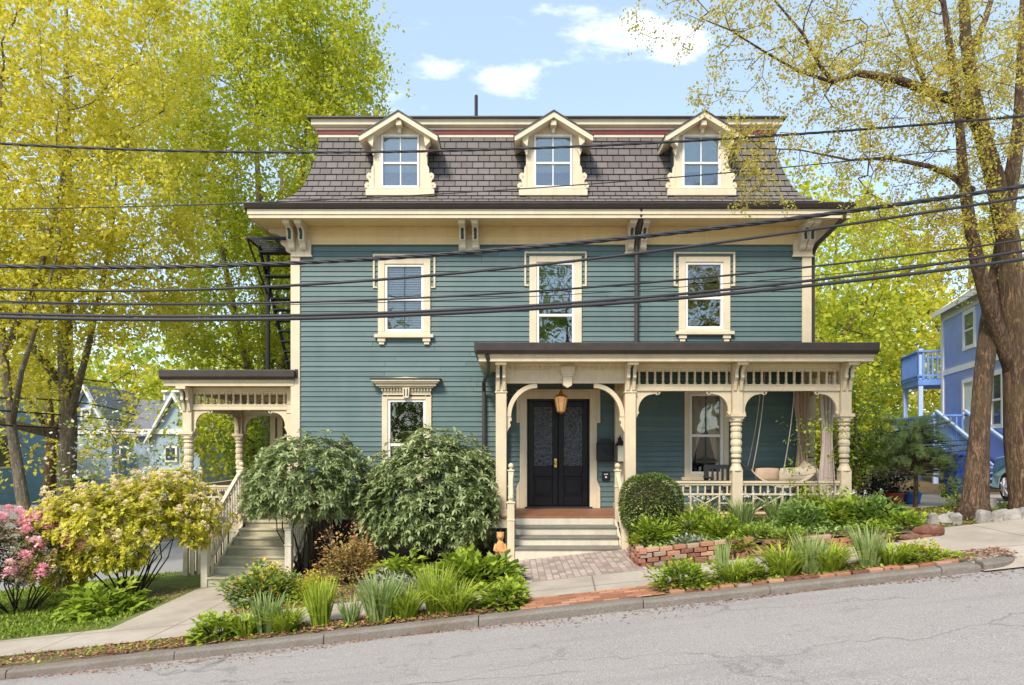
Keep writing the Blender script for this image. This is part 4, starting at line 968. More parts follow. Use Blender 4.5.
wall_lantern((2.2, -.235, 1.93), 'black wall lantern on the cream pilaster right of the front door')
wall_lantern((X_(284, 17.1), 3.33, 2.66), 'small lantern beside the arched side door in the left porch', .9)
t = thing('mailbox', 'black arched metal mailbox on the green wall beside the front door', 'mailbox', (wx(604), -.03, wz(450)))
m = MB(); x, z = wx(604), wz(450); m.prism([(x-.17, z-.22), (x+.17, z-.22), (x+.17, z+.14), (x+.10, z+.21), (x-.10, z+.21), (x-.17, z+.14)], -.16, -.03); m.build('box', M['iron'], t, bevel=.012)
m = MB(); m.prism([(x-.185, z+.13), (x+.185, z+.13), (x+.11, z+.235), (x-.11, z+.235)], -.19, -.161); m.box(x-.03, x+.03, -.175, -.161, z-.08, z-.03); m.build('lid', M['iron'], t, bevel=.006)
t = thing('intercom', 'small black intercom box below the black mailbox', 'intercom', (wx(605.5), -.03, wz(476)))
m = MB(); x, z = wx(605.5), wz(476); m.box(x-.08, x+.08, -.07, -.03, z-.09, z+.09); m.build('housing', M['iron'], t, bevel=.01)
m = MB(); m.lathe(0, 0, [(.022, 0), (.022, .008)], 12); h = MB(); h.add([(x+p[0], -.07-p[2], z-.02+p[1]) for p in m.v], m.f); h.box(x-.04, x+.04, -.073, -.07, z+.03, z+.05); h.build('button', M['white'], t)
x, z = wx(346), wz(447); t = thing('utility_meter', 'round dark utility meter on the teal wall above the left shrub', 'utility meter', (x, -.03, z))
m = MB(); m.lathe(0, 0, [(.16, 0), (.16, .05), (.13, .06), (.125, .14), (.10, .16), (.02, .17)], 18); h = MB(); h.add([(x+p[0], -.03-p[2], z+p[1]) for p in m.v], m.f); h.build('dial_case', M['iron'], t)
m = MB(); m.tube([(x, -.06, z-.15), (x, -.06, z-1.4)], .022, 8); m.build('conduit', M['iron'], t)

# porch furniture
t = thing('porch_swing', 'canvas swing seat with cushions hung on ropes inside the right porch bay', 'porch swing', (5.1, -.8, FZ))
sx0, sx1, sy0, sy1, sz = X_(747, 13.4), X_(812, 13.4), -1.05, -.45, 1.42
m = MB(); n = 16
for i in range(n):
    a, b_ = i/n, (i+1)/n
    def cv(u): return (sx0+(sx1-sx0)*u, sz+.12-.34*math.sin(math.pi*u)**.8)
    (xa_, za_), (xb_, zb2) = cv(a), cv(b_)
    m.quad((xa_, sy0, za_), (xb_, sy0, zb2), (xb_, sy1, zb2+.15), (xa_, sy1, za_+.15))
    m.quad((xa_, sy0, za_-.03), (xa_, sy1, za_+.12), (xb_, sy1, zb2+.12), (xb_, sy0, zb2-.03)); m.quad((xa_, sy0, za_-.03), (xb_, sy0, zb2-.03), (xb_, sy0, zb2), (xa_, sy0, za_))
m.build('seat', M['canvas'], t)
def cushion(m, c, sx, sy, sz_, nn=8):
    b = len(m.v)
    for i in range(nn+1):
        for j in range(nn+1):
            u, v = i/nn*2-1, j/nn*2-1
            h = (1-u**4)*(1-v**4)*.5+.02*math.sin(7*u+3*v)
            m.v.append((c[0]+sx*u*(1-.08*v*v), c[1]-sy*h, c[2]+sz_*v*(1-.08*u*u)))
    for i in range(nn+1):
        for j in range(nn+1):
            u, v = i/nn*2-1, j/nn*2-1; h = (1-u**4)*(1-v**4)*.5
            m.v.append((c[0]+sx*u*(1-.08*v*v), c[1]+sy*h+.01, c[2]+sz_*v*(1-.08*u*u)))
    N = (nn+1)**2
    for i in range(nn):
        for j in range(nn):
            a = b+i*(nn+1)+j; m.f.append((a, a+nn+1, a+nn+2, a+1)); m.f.append((a+N, a+N+1, a+N+nn+2, a+N+nn+1))
for cxx, wd in ((sx0+.92, .34), (sx0+1.12, .28), (sx0+.38, .24)):
    m = MB(); cushion(m, (cxx, sy0+.12 if wd > .3 else sy0+.2, sz-.02+random.uniform(-.02, .03)), wd, .15, .135); m.build('cushion', M['canvas'] if wd > .25 else M['pcurtain'], t, smooth=True)
for (a, b_, y) in ((X_(762, 13.3), sx0+.02, sy0), (X_(764, 13.6), sx0+.12, sy1), (X_(792, 13.3), sx0+.62, sy0), (X_(796, 13.6), sx1, sy1)):
    m = MB(); zt_ = 3.49; pts = []
    for k in range(13):
        u = k/12; pts.append((a+(b_-a)*u**1.7, y, zt_+(sz+.1-zt_)*u))
    m.tube(pts, .008, 6); m.build('rope', M['rope'], t)
for (nm, pxa, pxb, d, mt, lb) in (('porch_curtain', 795, 810, 13.9, 'pcurtain', 'tan curtain hanging beside the house wall at the porch end'), ('porch_curtain', 819, 836, 13.15, 'pcurtain2', 'pale sheer curtain hanging near the outer porch corner post')):
    x0, x1 = X_(pxa, d), X_(pxb, d); t = thing(nm, lb, 'curtain', ((x0+x1)/2, CY+d, FZ))
    V = []; n = 40; hh = 14
    for j in range(hh+1):
        v = j/hh; z = 3.08-(3.08-FZ-.25)*v; nar = 1-.38*math.sin(math.pi*min(1, v*1.15))**2
        for i in range(n+1):
            u = i/n; V.append(((x0+x1)/2+(u-.5)*(x1-x0)*nar, CY+d+.035*math.sin(u*26+v*1.2)+.01*math.sin(u*60), z))
    m = MB(); m.add(V, [(j*(n+1)+i, j*(n+1)+i+1, (j+1)*(n+1)+i+1, (j+1)*(n+1)+i) for j in range(hh) for i in range(n)])
    m.build('cloth', M[mt], t, smooth=True)
    m = MB(); m.tube([(x0-.05, CY+d, 3.09), (x1+.05, CY+d, 3.09)], .012, 8); m.build('curtain_rod', M['iron'], t)
t = thing('porch_chair', 'dark slatted wooden chair on the porch behind the turned post', 'chair', (4.15, -.75, FZ))
cx_, cy_ = 4.12, -.75
m = MB(); m.box(cx_-.27, cx_+.27, cy_-.25, cy_+.25, FZ+.40, FZ+.43); m.build('seat', M['dkwood'], t, bevel=.006)
m = MB(); m.box(cx_-.27, cx_+.27, cy_+.22, cy_+.25, FZ+.84, FZ+.92); m.box(cx_-.27, cx_+.27, cy_+.22, cy_+.25, FZ+.52, FZ+.56)
for k in range(5): xx = cx_-.2+.1*k; m.box(xx-.022, xx+.022, cy_+.225, cy_+.245, FZ+.56, FZ+.84)
m.build('backrest', M['dkwood'], t)
for i in (-1, 1):
    for j in (-1, 1):
        m = MB(); m.box(cx_+i*.25-.022, cx_+i*.25+.022, cy_+j*.23-.022, cy_+j*.23+.022, FZ, FZ+(.92 if j > 0 else .66)); m.build('leg', M['dkwood'], t)
    m = MB(); m.box(cx_+i*.25-.035, cx_+i*.25+.035, cy_-.27, cy_+.25, FZ+.66, FZ+.69); m.build('armrest', M['dkwood'], t)

# overhead cables: each one its own thing; they run along the street
q = NM('black_cable'); q.set('Base Color', (.025, .025, .03, 1)).set('Roughness', .6); M['cable'] = q.m
def cable(px_pts, d, r, label, name='overhead_cable', cat='cable', k=6, group='overhead cables along the street', twist=False):
    pts = [P(a, b_, dd) for (a, b_, dd) in [(p if len(p) == 3 else (p[0], p[1], d)) for p in px_pts]]
    # smooth through the points with a quadratic fit in x
    xs_ = np.array([p.x for p in pts]); zs_ = np.array([p.z for p in pts]); ys_ = np.array([p.y for p in pts])
    cz_ = np.polyfit(xs_, zs_, min(3, len(pts)-1) if len(pts) > 3 else 2); cy2 = np.polyfit(xs_, ys_, 1)
    ext = 0 if name == 'service_cable' else 1.2
    X = np.linspace(xs_.min()-ext, xs_.max()+ext, 60)
    m = MB()
    if twist:
        for ph in (0, 2.1, 4.2):
            X2 = np.linspace(xs_.min()-ext, xs_.max()+ext, 420)
            m.tube([(x, np.polyval(cy2, x)+r*.42*math.cos(x*9+ph), np.polyval(cz_, x)+r*.42*math.sin(x*9+ph)) for x in X2], r*.52, 6)
    else: m.tube([(x, np.polyval(cy2, x), np.polyval(cz_, x)) for x in X], r, k)
    o = m.build(name, M['cable'], None, smooth=True, label=label, cat=cat, group=group)
    return o
def W_(lb, pts, d, r, **k): return cable(pts, d, r, lb, **k)
W_('topmost twisted black cable crossing just below the dormer gables', [(0, 144), (200, 150), (420, 151), (560, 149), (700, 141), (860, 127), (1024, 117)], 9.6, .021, twist=True)
W_('thin lone wire crossing the lower slate shingles', [(0, 209), (250, 203), (560, 186), (780, 168), (1024, 141)], 9.9, .008)
W_('thickest black cable sweeping up across the cream frieze', [(0, 266), (150, 267), (300, 263), (430, 255), (560, 244), (700, 230), (860, 210), (1024, 186)], 9.4, .034, twist=True)
W_('black cable just under the thickest one, across the upper window tops', [(0, 289), (300, 285), (430, 276), (560, 262), (700, 245), (860, 223), (1024, 197)], 9.4, .020)
W_('black cable across the middle of the upper windows', [(0, 301.5), (300, 301), (500, 296), (620, 283.5), (760, 272), (1024, 240)], 9.7, .015)
W_('hair-thin wire between the middle cables', [(0, 303), (300, 304.5), (500, 298), (620, 291), (760, 281), (1024, 252)], 9.9, .006)
W_('upper cable of the lowest close pair', [(0, 313), (150, 317), (300, 316), (430, 310), (560, 303), (700, 292), (860, 276), (1024, 250)], 9.5, .021)
W_('lower cable of the lowest close pair', [(0, 317), (150, 320), (300, 318.5), (430, 314), (560, 307), (700, 296.5), (860, 280), (1024, 259)], 9.3, .026)
for i, (a, b_, lb) in enumerate(((403, 417, 'upper thin service wire running to the pale blue house'), (413, 425, 'middle thin service wire running to the pale blue house'), (428, 434, 'lowest thin service wire running to the pale blue house'))):
    cable([(-60, a-6, 14), (60, (a+b_)/2-1, 22), (188, b_, 30)], 20, .022, lb, name='service_cable', cat='cable', group='service wires to the far left house')
# ------------------------------------------------------------------ vegetation tools
def tmpl(kind):
    if kind == 'leaf':      # small rhombic leaf, folded a little: length along +x
        v = [(0, 0, 0), (.45, .30, .06), (1, 0, -.08), (.45, -.30, .06)]; f = [(0, 1, 2, 3)]
    elif kind == 'broad':
        v = [(0, 0, 0), (.35, .36, .07), (1, 0, -.18), (.35, -.36, .07)]; f = [(0, 1, 2, 3)]
    elif kind == 'long':    # narrow rhododendron leaf, drooping
        v = [(0, 0, 0), (.55, .18, .03), (1, 0, -.16), (.55, -.18, .03)]; f = [(0, 1, 2, 3)]
    elif kind == 'needle':
        v = [(0, .018, 0), (1, .006, -.03), (1, -.006, -.03), (0, -.018, 0)]; f = [(0, 1, 2, 3)]
    elif kind == 'petal':
        v = [(0, 0, 0), (.6, .4, .15), (1, 0, .1), (.6, -.4, .15)]; f = [(0, 1, 2, 3)]
    return np.array(v, float), np.array(f)
def frames(D, roll=None):
    """orthonormal frames whose x axis is D"""
    D = D/np.maximum(1e-9, np.linalg.norm(D, axis=1, keepdims=True))
    up = np.tile([0, 0, 1.], (len(D), 1)); up[np.abs(D[:, 2]) > .97] = [0, 1, 0]
    Y = np.cross(up, D); Y /= np.linalg.norm(Y, axis=1, keepdims=True); Z = np.cross(D, Y)
    if roll is not None:
        c, s_ = np.cos(roll)[:, None], np.sin(roll)[:, None]; Y, Z = Y*c+Z*s_, -Y*s_+Z*c
    return D, Y, Z
def leaves(name, pos, dirs, size, kind, mat, parent=None, roll=None, rnd=None, **kw):
    pos = np.asarray(pos, float); n = len(pos); tv, tf = tmpl(kind)
    size = np.broadcast_to(np.asarray(size, float), (n,))
    X, Y, Z = frames(np.asarray(dirs, float), roll)
    V = pos[:, None, :]+size[:, None, None]*(tv[None, :, 0:1]*X[:, None, :]+tv[None, :, 1:2]*Y[:, None, :]+tv[None, :, 2:3]*Z[:, None, :])
    off = ORI.get(parent.name, Vector((0, 0, 0))) if parent is not None else Vector((0, 0, 0))
    V = V.reshape(-1, 3)-np.array(off)
    k = len(tv); Fc = (np.arange(n)[:, None, None]*k+tf[None]).reshape(-1, tf.shape[1])
    if rnd is None: rnd = rng.random(n)
    return add_obj(name, fast_mesh(name, V, Fc, np.repeat(rnd, len(tf))), mat, parent, **kw)
def randdir(n, zb=0.):
    d = rng.normal(size=(n, 3)); d /= np.linalg.norm(d, axis=1, keepdims=True); d[:, 2] += zb; return d
def tubes_np(name, A, B, ra, rb, mat, parent, k=5):
    A, B = np.asarray(A, float), np.asarray(B, float); n = len(A)
    D, Y, Z = frames(B-A+1e-9)
    an = np.arange(k)*2*np.pi/k; C = np.cos(an)[None, :, None]; S = np.sin(an)[None, :, None]
    ring = C*Y[:, None, :]+S*Z[:, None, :]
    R0 = A[:, None, :]+ring*np.asarray(ra)[:, None, None]; R1 = (B+D*0.0)[:, None, :]+ring*np.asarray(rb)[:, None, None]
    V = np.concatenate([R0, R1], 1).reshape(-1, 3)
    off = ORI.get(parent.name, Vector((0, 0, 0))) if parent is not None else Vector((0, 0, 0)); V = V-np.array(off)
    j = np.arange(k); q_ = np.stack([j, (j+1) % k, (j+1) % k+k, j+k], 1)
    Fc = (np.arange(n)[:, None, None]*2*k+q_[None]).reshape(-1, 4)
    return add_obj(name, fast_mesh(name, V, Fc, smooth=True), mat, parent)
def grow(limbs, pts, seg=.5, bias=.25, jit=.07, lift=.0):
    """limbs: list of [(x,y,z,r)...]; pts: cluster centres. Returns branch edges and the ends."""
    N = []; par = []
    for L_ in limbs:
        L_ = [np.array(p, float) for p in L_]
        for a, b in zip(L_[:-1], L_[1:]):
            m = max(1, int(np.linalg.norm(b[:3]-a[:3])/seg))
            for i in range(m): N.append(a+(b-a)*i/m)
        N.append(L_[-1])
    N = [n_ for n_ in N if True]; base = len(N)
    P0 = [n_[:3] for n_ in N]; rad0 = [n_[3] for n_ in N]; par = [-1]*base; plen = [0.]*base
    lo = min(p[2] for p in P0); hi = max(p[2] for p in P0)
    for i in range(base):
        if P0[i][2] < lo+(hi-lo)*.30: plen[i] = 6.0      # branches rarely leave the bare bole
    pts = np.asarray(pts, float); m = len(pts)
    P0a = np.array(P0); pl = np.array(plen)
    D = np.linalg.norm(pts[:, None]-P0a[None], axis=2)+bias*pl[None]; best = D.argmin(1); cost = D.min(1)
    done = np.zeros(m, bool); edges = []
    P_ = list(P0); pln = list(plen)
    for _ in range(m):
        c = np.where(done, 1e9, cost); i = int(c.argmin()); done[i] = True; b = int(best[i]); a = P_[b]; t = pts[i]
        d = np.linalg.norm(t-a); ns = max(1, int(d/seg)); prev = b; new = []
        side = rng.normal(size=3)*jit*d
        for s_ in range(1, ns+1):
            u = s_/ns; q_ = a+(t-a)*u+side*math.sin(math.pi*u)+np.array([0, 0, lift*d*math.sin(math.pi*u)])
            P_.append(q_); par.append(prev); pln.append(pln[prev]+d/ns if prev >= base else d/ns); prev = len(P_)-1; new.append(prev)
        A = np.array([P_[k] for k in new]); pp = np.array([pln[k] for k in new])
        Dn = np.linalg.norm(pts[:, None]-A[None], axis=2)+bias*pp[None]; k = Dn.argmin(1); v = Dn.min(1)
        upd = v < cost; cost[upd] = v[upd]; best[upd] = np.array(new)[k[upd]]
    n = len(P_); cnt = np.zeros(n); has = np.zeros(n, bool)
    for i in range(base, n): has[par[i]] = True
    for i in range(n-1, base-1, -1):
        if not has[i]: cnt[i] = 1
        cnt[i] = max(cnt[i], 1)
        if par[i] >= 0: cnt[par[i]] += cnt[i]
    return np.array(P_), np.array(par), cnt, base, np.array(rad0)
def blob_pts(blobs):
    out = []
    for (cx, cy, cz, rx, ry, rz, n, shell) in blobs:
        d = rng.normal(size=(n, 3)); d /= np.linalg.norm(d, axis=1, keepdims=True); r = rng.random(n)**(1/3.)
        r = shell+(1-shell)*r
        out.append(np.array([cx, cy, cz])+d*r[:, None]*np.array([rx, ry, rz]))
    return np.concatenate(out)
def tree(name, label, cat, base, limbs, blobs, lm, bm, per=90, lsize=.14, sigma=.42, tip=.012, seg=.6, bias=.25, kind='broad', group=None, maxr=.09, trunkk=12, extra=None, flat=1., clusters=None, pw=.48):
    t = thing(name, label, cat, base, group=group)
    m = MB()
    for L_ in limbs: m.tube([p[:3] for p in L_], [p[3] for p in L_], trunkk)
    m.build('trunk', M[bm], t, smooth=True)
    pts = blob_pts(blobs) if clusters is None else clusters
    P_, par, cnt, nb, r0 = grow(limbs, pts, seg, bias)
    idx = np.arange(nb, len(P_)); rad = tip*cnt**pw; rad = np.minimum(rad, maxr)
    ra = rad[idx].copy(); pi = par[idx]
    rpa = np.where(pi >= nb, np.minimum(rad[pi], ra*1.5), np.minimum(ra*1.35, np.where(pi < nb, r0[np.minimum(pi, nb-1)], 1)))
    tubes_np('twig_sprays', P_[pi], P_[idx], rpa, ra, M[bm], t)
    # leaves cluster round the twigs
    w = 1/np.sqrt(cnt[idx]); w = np.where(cnt[idx] <= 3, w, 0); w /= w.sum()
    nl = per*len(pts); nclump = max(1, nl//7)
    ci = rng.choice(idx, nclump, p=w); c = P_[ci]+rng.normal(size=(nclump, 3))*sigma*np.array([1, 1, flat])
    pos = np.repeat(c, 7, axis=0)+rng.normal(size=(nclump*7, 3))*lsize*.75
    crnd = np.clip(np.repeat(rng.random(nclump), 7)*.7+rng.random(nclump*7)*.45-.07, 0, 1)
    # light and dark clumps at limb scale
    ph = rng.random(3)*6
    big = .5+.5*np.sin(pos[:, 0]*1.1+ph[0])*np.sin(pos[:, 1]*1.2+ph[1])*np.sin(pos[:, 2]*1.3+ph[2])
    crnd = np.clip(crnd*.75+big*.28, 0, 1)
    leaves('crown', pos, randdir(len(pos), -.25), lsize*rng.uniform(.45, 1.35, len(pos)), kind, L[lm], t, roll=rng.uniform(-1.2, 1.2, len(pos)), rnd=crnd)
    return t
def blades(name, label, cat, x, y, n, h, spread, mat, w=.022, arch=.5, z=None, group=None, lean=.3, flowers=None):
    z = g(x, y) if z is None else z
    t = thing(name, label, cat, (x, y, z), group=group); V = []; Fc = []; Rn = []; S = 5
    for i in range(n):
        a = rng.random()*6.283; r = spread*.35*math.sqrt(rng.random()); hh = h*rng.uniform(.6, 1.1); ln = lean*rng.uniform(.2, 1.3)*hh; ar = arch*rng.uniform(.3, 1.3)
        bx, by = x+r*math.cos(a), y+r*math.sin(a); a2 = a+rng.normal()*.5; dx, dy = math.cos(a2), math.sin(a2); b = len(V); ww = w*rng.uniform(.7, 1.2)
        fx, fy = -dy, dx
        if rng.random() < .5: th = rng.random()*3.14; fx, fy = math.cos(th), math.sin(th)
        for k in range(S+1):
            u = k/S; o = ln*u+ar*hh*.55*u**3; zz_ = hh*u-ar*hh*.45*u**3.2; hw = ww*.5*(1-u**2.2)+.001
            cx, cy = bx+dx*o, by+dy*o
            V += [(cx-fx*hw, cy-fy*hw, z+zz_), (cx+fx*hw, cy+fy*hw, z+zz_)]
            if k: Fc.append((b+2*k-2, b+2*k-1, b+2*k+1, b+2*k)); Rn.append(rng.random()*.6+.4*u)
    V = np.array(V)-np.array([x, y, z])
    add_obj('foliage', fast_mesh('foliage', V, Fc, Rn), L[mat], t)
    if flowers:
        for i in range(flowers):
            a = rng.random()*6.283; r = spread*math.sqrt(rng.random()); fx, fy, fz = x+r*math.cos(a), y+r*math.sin(a), z+h*rng.uniform(.9, 1.15)
            m = 6; th = np.arange(m)*6.283/m; dd = np.stack([np.cos(th), np.full(m, -.5), np.sin(th)], 1)
            f = leaves('flower', np.tile([fx, fy, fz], (m, 1)), dd, .045, 'petal', L['white'], t)
    return t
def mound(name, label, cat, x, y, rx, ry, h, n, lsize, mat, kind='broad', z=None, group=None, up=.35, shell=.55, low=0., stems=10, accent=None, out=1.0, crnd=None, lump=.18):
    """leafy plant: leaves over and through a lumpy dome on short stems"""
    z = g(x, y) if z is None else z
    t = thing(name, label, cat, (x, y, z), group=group)
    d = rng.normal(size=(n, 3)); d /= np.linalg.norm(d, axis=1, keepdims=True); d[:, 2] = np.abs(d[:, 2])
    ph = rng.random(4)*6.28; az = np.arctan2(d[:, 1], d[:, 0])
    lm = 1+lump*np.sin(az*3+ph[0])+lump*.8*np.sin(az*5+ph[1]+d[:, 2]*4)+lump*.6*np.sin(d[:, 2]*9+az*2+ph[2])
    r = (shell+(1-shell)*rng.random(n))*lm
    pos = np.stack([x+d[:, 0]*rx*r, y+d[:, 1]*ry*r, z+low+d[:, 2]*(h-low)*r], 1)
    dd = d*out+randdir(n)*.7; dd[:, 2] = dd[:, 2]*.6+up-.3*rng.random(n)
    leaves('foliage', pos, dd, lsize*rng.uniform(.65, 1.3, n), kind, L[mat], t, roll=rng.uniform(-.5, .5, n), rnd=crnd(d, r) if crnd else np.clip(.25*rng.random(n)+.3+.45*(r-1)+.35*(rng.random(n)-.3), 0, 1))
    if stems:
        A = []; B = []
        for i in range(stems):
            a = rng.random()*6.283; q_ = .75*math.sqrt(rng.random()); tip_ = (x+rx*q_*math.cos(a), y+ry*q_*math.sin(a), z+low+(h-low)*.75*(1-q_*q_)**.5)
            A.append((x+.12*rx*math.cos(a), y+.12*ry*math.sin(a), z-.02)); B.append(tip_)
        tubes_np('stem', A, B, np.full(len(A), .008+.008*h), np.full(len(A), .004+.003*h), M['stem'], t)
    if accent:
        an, am, asz, ak = accent
        i_ = rng.choice(n, an, p=(d[:, 2]+.05)/np.sum(d[:, 2]+.05)); p2 = pos[i_]*1.0; p2[:, 2] += lsize*.4
        leaves('blossoms', p2, d[i_]+randdir(an)*.6, asz, ak, L[am], t)
    return t
def whorl_shrub(name, label, cat, x, y, rx, ry, zlo, zhi, nw, per, lsize, mat, stemmat='stem', z=None, flowers=None, group=None, droop=-.05, spread=1., inner=.72, cz_f=.45, gaps=None, nst=14, kind='long', lumps=.10, under=None, extra=()):
    """evergreen shrub: whorls of leaves at the ends of branching stems"""
    z = g(x, y) if z is None else z
    t = thing(name, label, cat, (x, y, z), group=group)
    zc = zlo+(zhi-zlo)*cz_f
    d = rng.normal(size=(nw*2, 3)); d /= np.linalg.norm(d, axis=1, keepdims=True); d = d[d[:, 2] > -.62][:nw]; n = len(d)
    az = np.arctan2(d[:, 1], d[:, 0]); ph = rng.random(5)*6.28
    lm = 1+lumps*np.sin(az*3+ph[0]+2*d[:, 2])+lumps*np.sin(az*6+ph[1])*np.cos(d[:, 2]*5+ph[2])+lumps*.6*np.sin(az*11+ph[3]+d[:, 2]*8)
    r = (inner+(1-inner)*rng.random(n)**.6)*lm
    r = r*np.where(rng.random(n) < .05, 1.10, 1.0)
    hz = np.where(d[:, 2] > 0, zhi-zc, zc-zlo)
    c = np.stack([x+d[:, 0]*rx*r, y+d[:, 1]*ry*r, zc+d[:, 2]*hz*r], 1)
    for (ex_, ey_, ez_, erx, ery, erz, en) in extra:
        de = rng.normal(size=(en, 3)); de /= np.linalg.norm(de, axis=1, keepdims=True)
        c = np.concatenate([c, np.array([x+ex_, y+ey_, z+ez_+.75])+de*(.6+.45*rng.random((en, 1)))*np.array([erx, ery, erz])]); d = np.concatenate([d, de]); r = np.concatenate([r, .75+.3*rng.random(en)])
    n = len(d)
    ax = d*np.array([1, 1, 1])+np.array([0, 0, .65])+rng.normal(size=(n, 3))*.25; ax /= np.linalg.norm(ax, axis=1, keepdims=True)
    X, Y, Z = frames(ax)
    th = (np.arange(per)[None, :]+rng.random((n, 1)))*2*np.pi/per; lay = rng.uniform(-.05, .75, (n, per))
    D = (np.cos(th)[..., None]*Y[:, None, :]+np.sin(th)[..., None]*Z[:, None, :])*spread+lay[..., None]*X[:, None, :]+np.array([0, 0, droop])
    pos = np.repeat(c, per, 0)
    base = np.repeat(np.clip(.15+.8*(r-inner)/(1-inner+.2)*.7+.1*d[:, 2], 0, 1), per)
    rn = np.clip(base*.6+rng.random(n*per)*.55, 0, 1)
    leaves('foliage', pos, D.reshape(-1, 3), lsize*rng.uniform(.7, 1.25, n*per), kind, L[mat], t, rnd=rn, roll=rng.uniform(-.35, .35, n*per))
    # stems
    limbs = []
    ks = nst
    for i in range(ks):
        a = 6.283*i/ks+rng.random()*.4; q_ = rng.uniform(.3, .75)
        p0 = np.array([x+.10*rx*math.cos(a), y+.10*ry*math.sin(a), z-.05]); p3 = np.array([x+rx*q_*math.cos(a), y+ry*q_*math.sin(a), zc+(zhi-zc)*.25*(1-q_)])
        pm = (p0+p3)/2+np.array([.22*rx*rng.normal()*.7, .22*ry*rng.normal()*.7, .0])
        L_ = [tuple(p0)+(.017,), tuple(pm)+(.012,), tuple(p3)+(.008,)]; limbs.append(L_)
    sub = c[rng.choice(n, min(n, 170), replace=False)]
    P_, par, cnt, nb, r0 = grow(limbs, sub, .3, .2, jit=.12)
    m = MB()
    for L_ in limbs: m.tube([p[:3] for p in L_], [p[3] for p in L_], 6)
    m.build('trunk', M[stemmat], t, smooth=True)
    idx = np.arange(nb, len(P_)); rad = np.minimum(.004*cnt**.5, .014)
    tubes_np('twig_sprays', P_[par[idx]], P_[idx], rad[idx], rad[idx], M[stemmat], t, k=4)
    if flowers:
        nf, fm, fr, zmin = flowers
        cand = np.where((d[:, 2] > zmin) & (r > inner+(1-inner)*.25))[0]; fi = rng.choice(cand, min(nf, len(cand)), replace=False)
        for i in fi:
            pc = c[i]+ax[i]*fr*1.0+d[i]*.06; m_ = 40; dd = randdir(m_); dd = np.where((dd@ax[i])[:, None] < -.3, -dd, dd); dd /= np.linalg.norm(dd, axis=1, keepdims=True)
            leaves('flower', pc+dd*fr*.55, dd+randdir(m_)*.5, fr*rng.uniform(.45, .8), 'petal', L[fm], t, rnd=np.clip(rng.random()*.6+rng.random(m_)*.4, 0, 1))
    return t

# ------------------------------------------------------------------ foundation shrubs
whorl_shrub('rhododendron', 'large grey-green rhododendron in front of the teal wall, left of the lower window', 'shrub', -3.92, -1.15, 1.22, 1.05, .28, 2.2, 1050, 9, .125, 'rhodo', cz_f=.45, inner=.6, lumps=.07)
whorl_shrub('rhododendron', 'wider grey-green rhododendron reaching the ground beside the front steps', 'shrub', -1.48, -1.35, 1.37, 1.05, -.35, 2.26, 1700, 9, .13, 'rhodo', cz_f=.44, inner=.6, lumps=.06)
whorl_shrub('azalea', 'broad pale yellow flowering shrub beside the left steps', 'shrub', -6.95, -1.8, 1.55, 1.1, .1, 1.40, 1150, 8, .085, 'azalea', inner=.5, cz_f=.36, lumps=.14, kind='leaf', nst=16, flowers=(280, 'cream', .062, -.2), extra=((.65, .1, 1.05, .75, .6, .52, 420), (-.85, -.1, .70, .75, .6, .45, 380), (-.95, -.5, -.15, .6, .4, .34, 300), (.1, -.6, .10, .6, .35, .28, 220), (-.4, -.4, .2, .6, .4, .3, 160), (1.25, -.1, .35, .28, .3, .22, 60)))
whorl_shrub('pink_rhododendron', 'dark shrub with clusters of pink flowers at the left edge', 'shrub', -8.65, -2.2, 1.35, .9, -.6, .68, 560, 9, .11, 'pinkleaf', flowers=(130, 'pink', .10, -.15), inner=.65, cz_f=.4)
# boxwood ball
t = thing('boxwood', 'clipped round boxwood ball right of the front steps', 'shrub', (2.36, -2.6, .3))
n = 11000; d = randdir(n); r = .90+.10*rng.random(n)+.02*np.sin(d[:, 0]*13)*np.sin(d[:, 2]*11+2); c = np.array([2.36, -2.6, .98])
dd = d/np.linalg.norm(d, axis=1, keepdims=True); sq = 1/np.power(np.sum(np.abs(dd)**2.5, axis=1), 1/2.5)
pos = c+dd*(r*sq)[:, None]*np.array([.53, .50, .53])
leaves('foliage', pos, dd*.8+randdir(n)*.7, .034*rng.uniform(.7, 1.4, n), 'broad', L['box'], t, rnd=np.clip(rng.random(n)*.8+(r-.95)*3, 0, 1))
m = MB(); m.sphere((2.36, -2.6, .98), .45, 16, 10); m.build('inner_twigs', M['stem'], t, smooth=True)
m = MB()
for k in range(5): a = k*1.3; m.tube([(2.36+.05*math.cos(a), -2.6+.05*math.sin(a), .2), (2.36+.15*math.cos(a), -2.6+.15*math.sin(a), .7)], .015, 5)
m.build('stem', M['stem'], t)
mound('spirea', 'low red and yellow tinged shrub between the two large rhododendrons', 'shrub', *GP(350, 582), .55, .45, .78, 2600, .055, 'red', up=.3, low=.1, stems=22)
# statue beside the steps
sx_, sy_ = -.20, -2.45; gz_ = g(sx_, sy_)
t = thing('garden_statue', 'small terracotta garden figure standing beside the left newel post', 'statue', (sx_, sy_, gz_))
q = NM('terracotta'); q.set('Base Color', q.ramp(q.noise(14, 5), [(.3, (.42, .17, .05)), (.6, (.62, .32, .12)), (.8, (.70, .48, .26))])).set('Roughness', .85).bump(q.noise(30, 5), .6, .02); M['terra'] = q.m
m = MB(); m.lathe(sx_, sy_, [(.10, gz_-.03), (.115, gz_+.03), (.09, gz_+.06), (.085, gz_+.12), (.10, gz_+.2), (.085, gz_+.29), (.055, gz_+.35), (.04, gz_+.39), (.06, gz_+.42), (.068, gz_+.46), (.05, gz_+.51), (.01, gz_+.53)], 14)
m.sphere((sx_, sy_-.055, gz_+.445), .035, 10, 6); m.build('body', M['terra'], t, smooth=True)
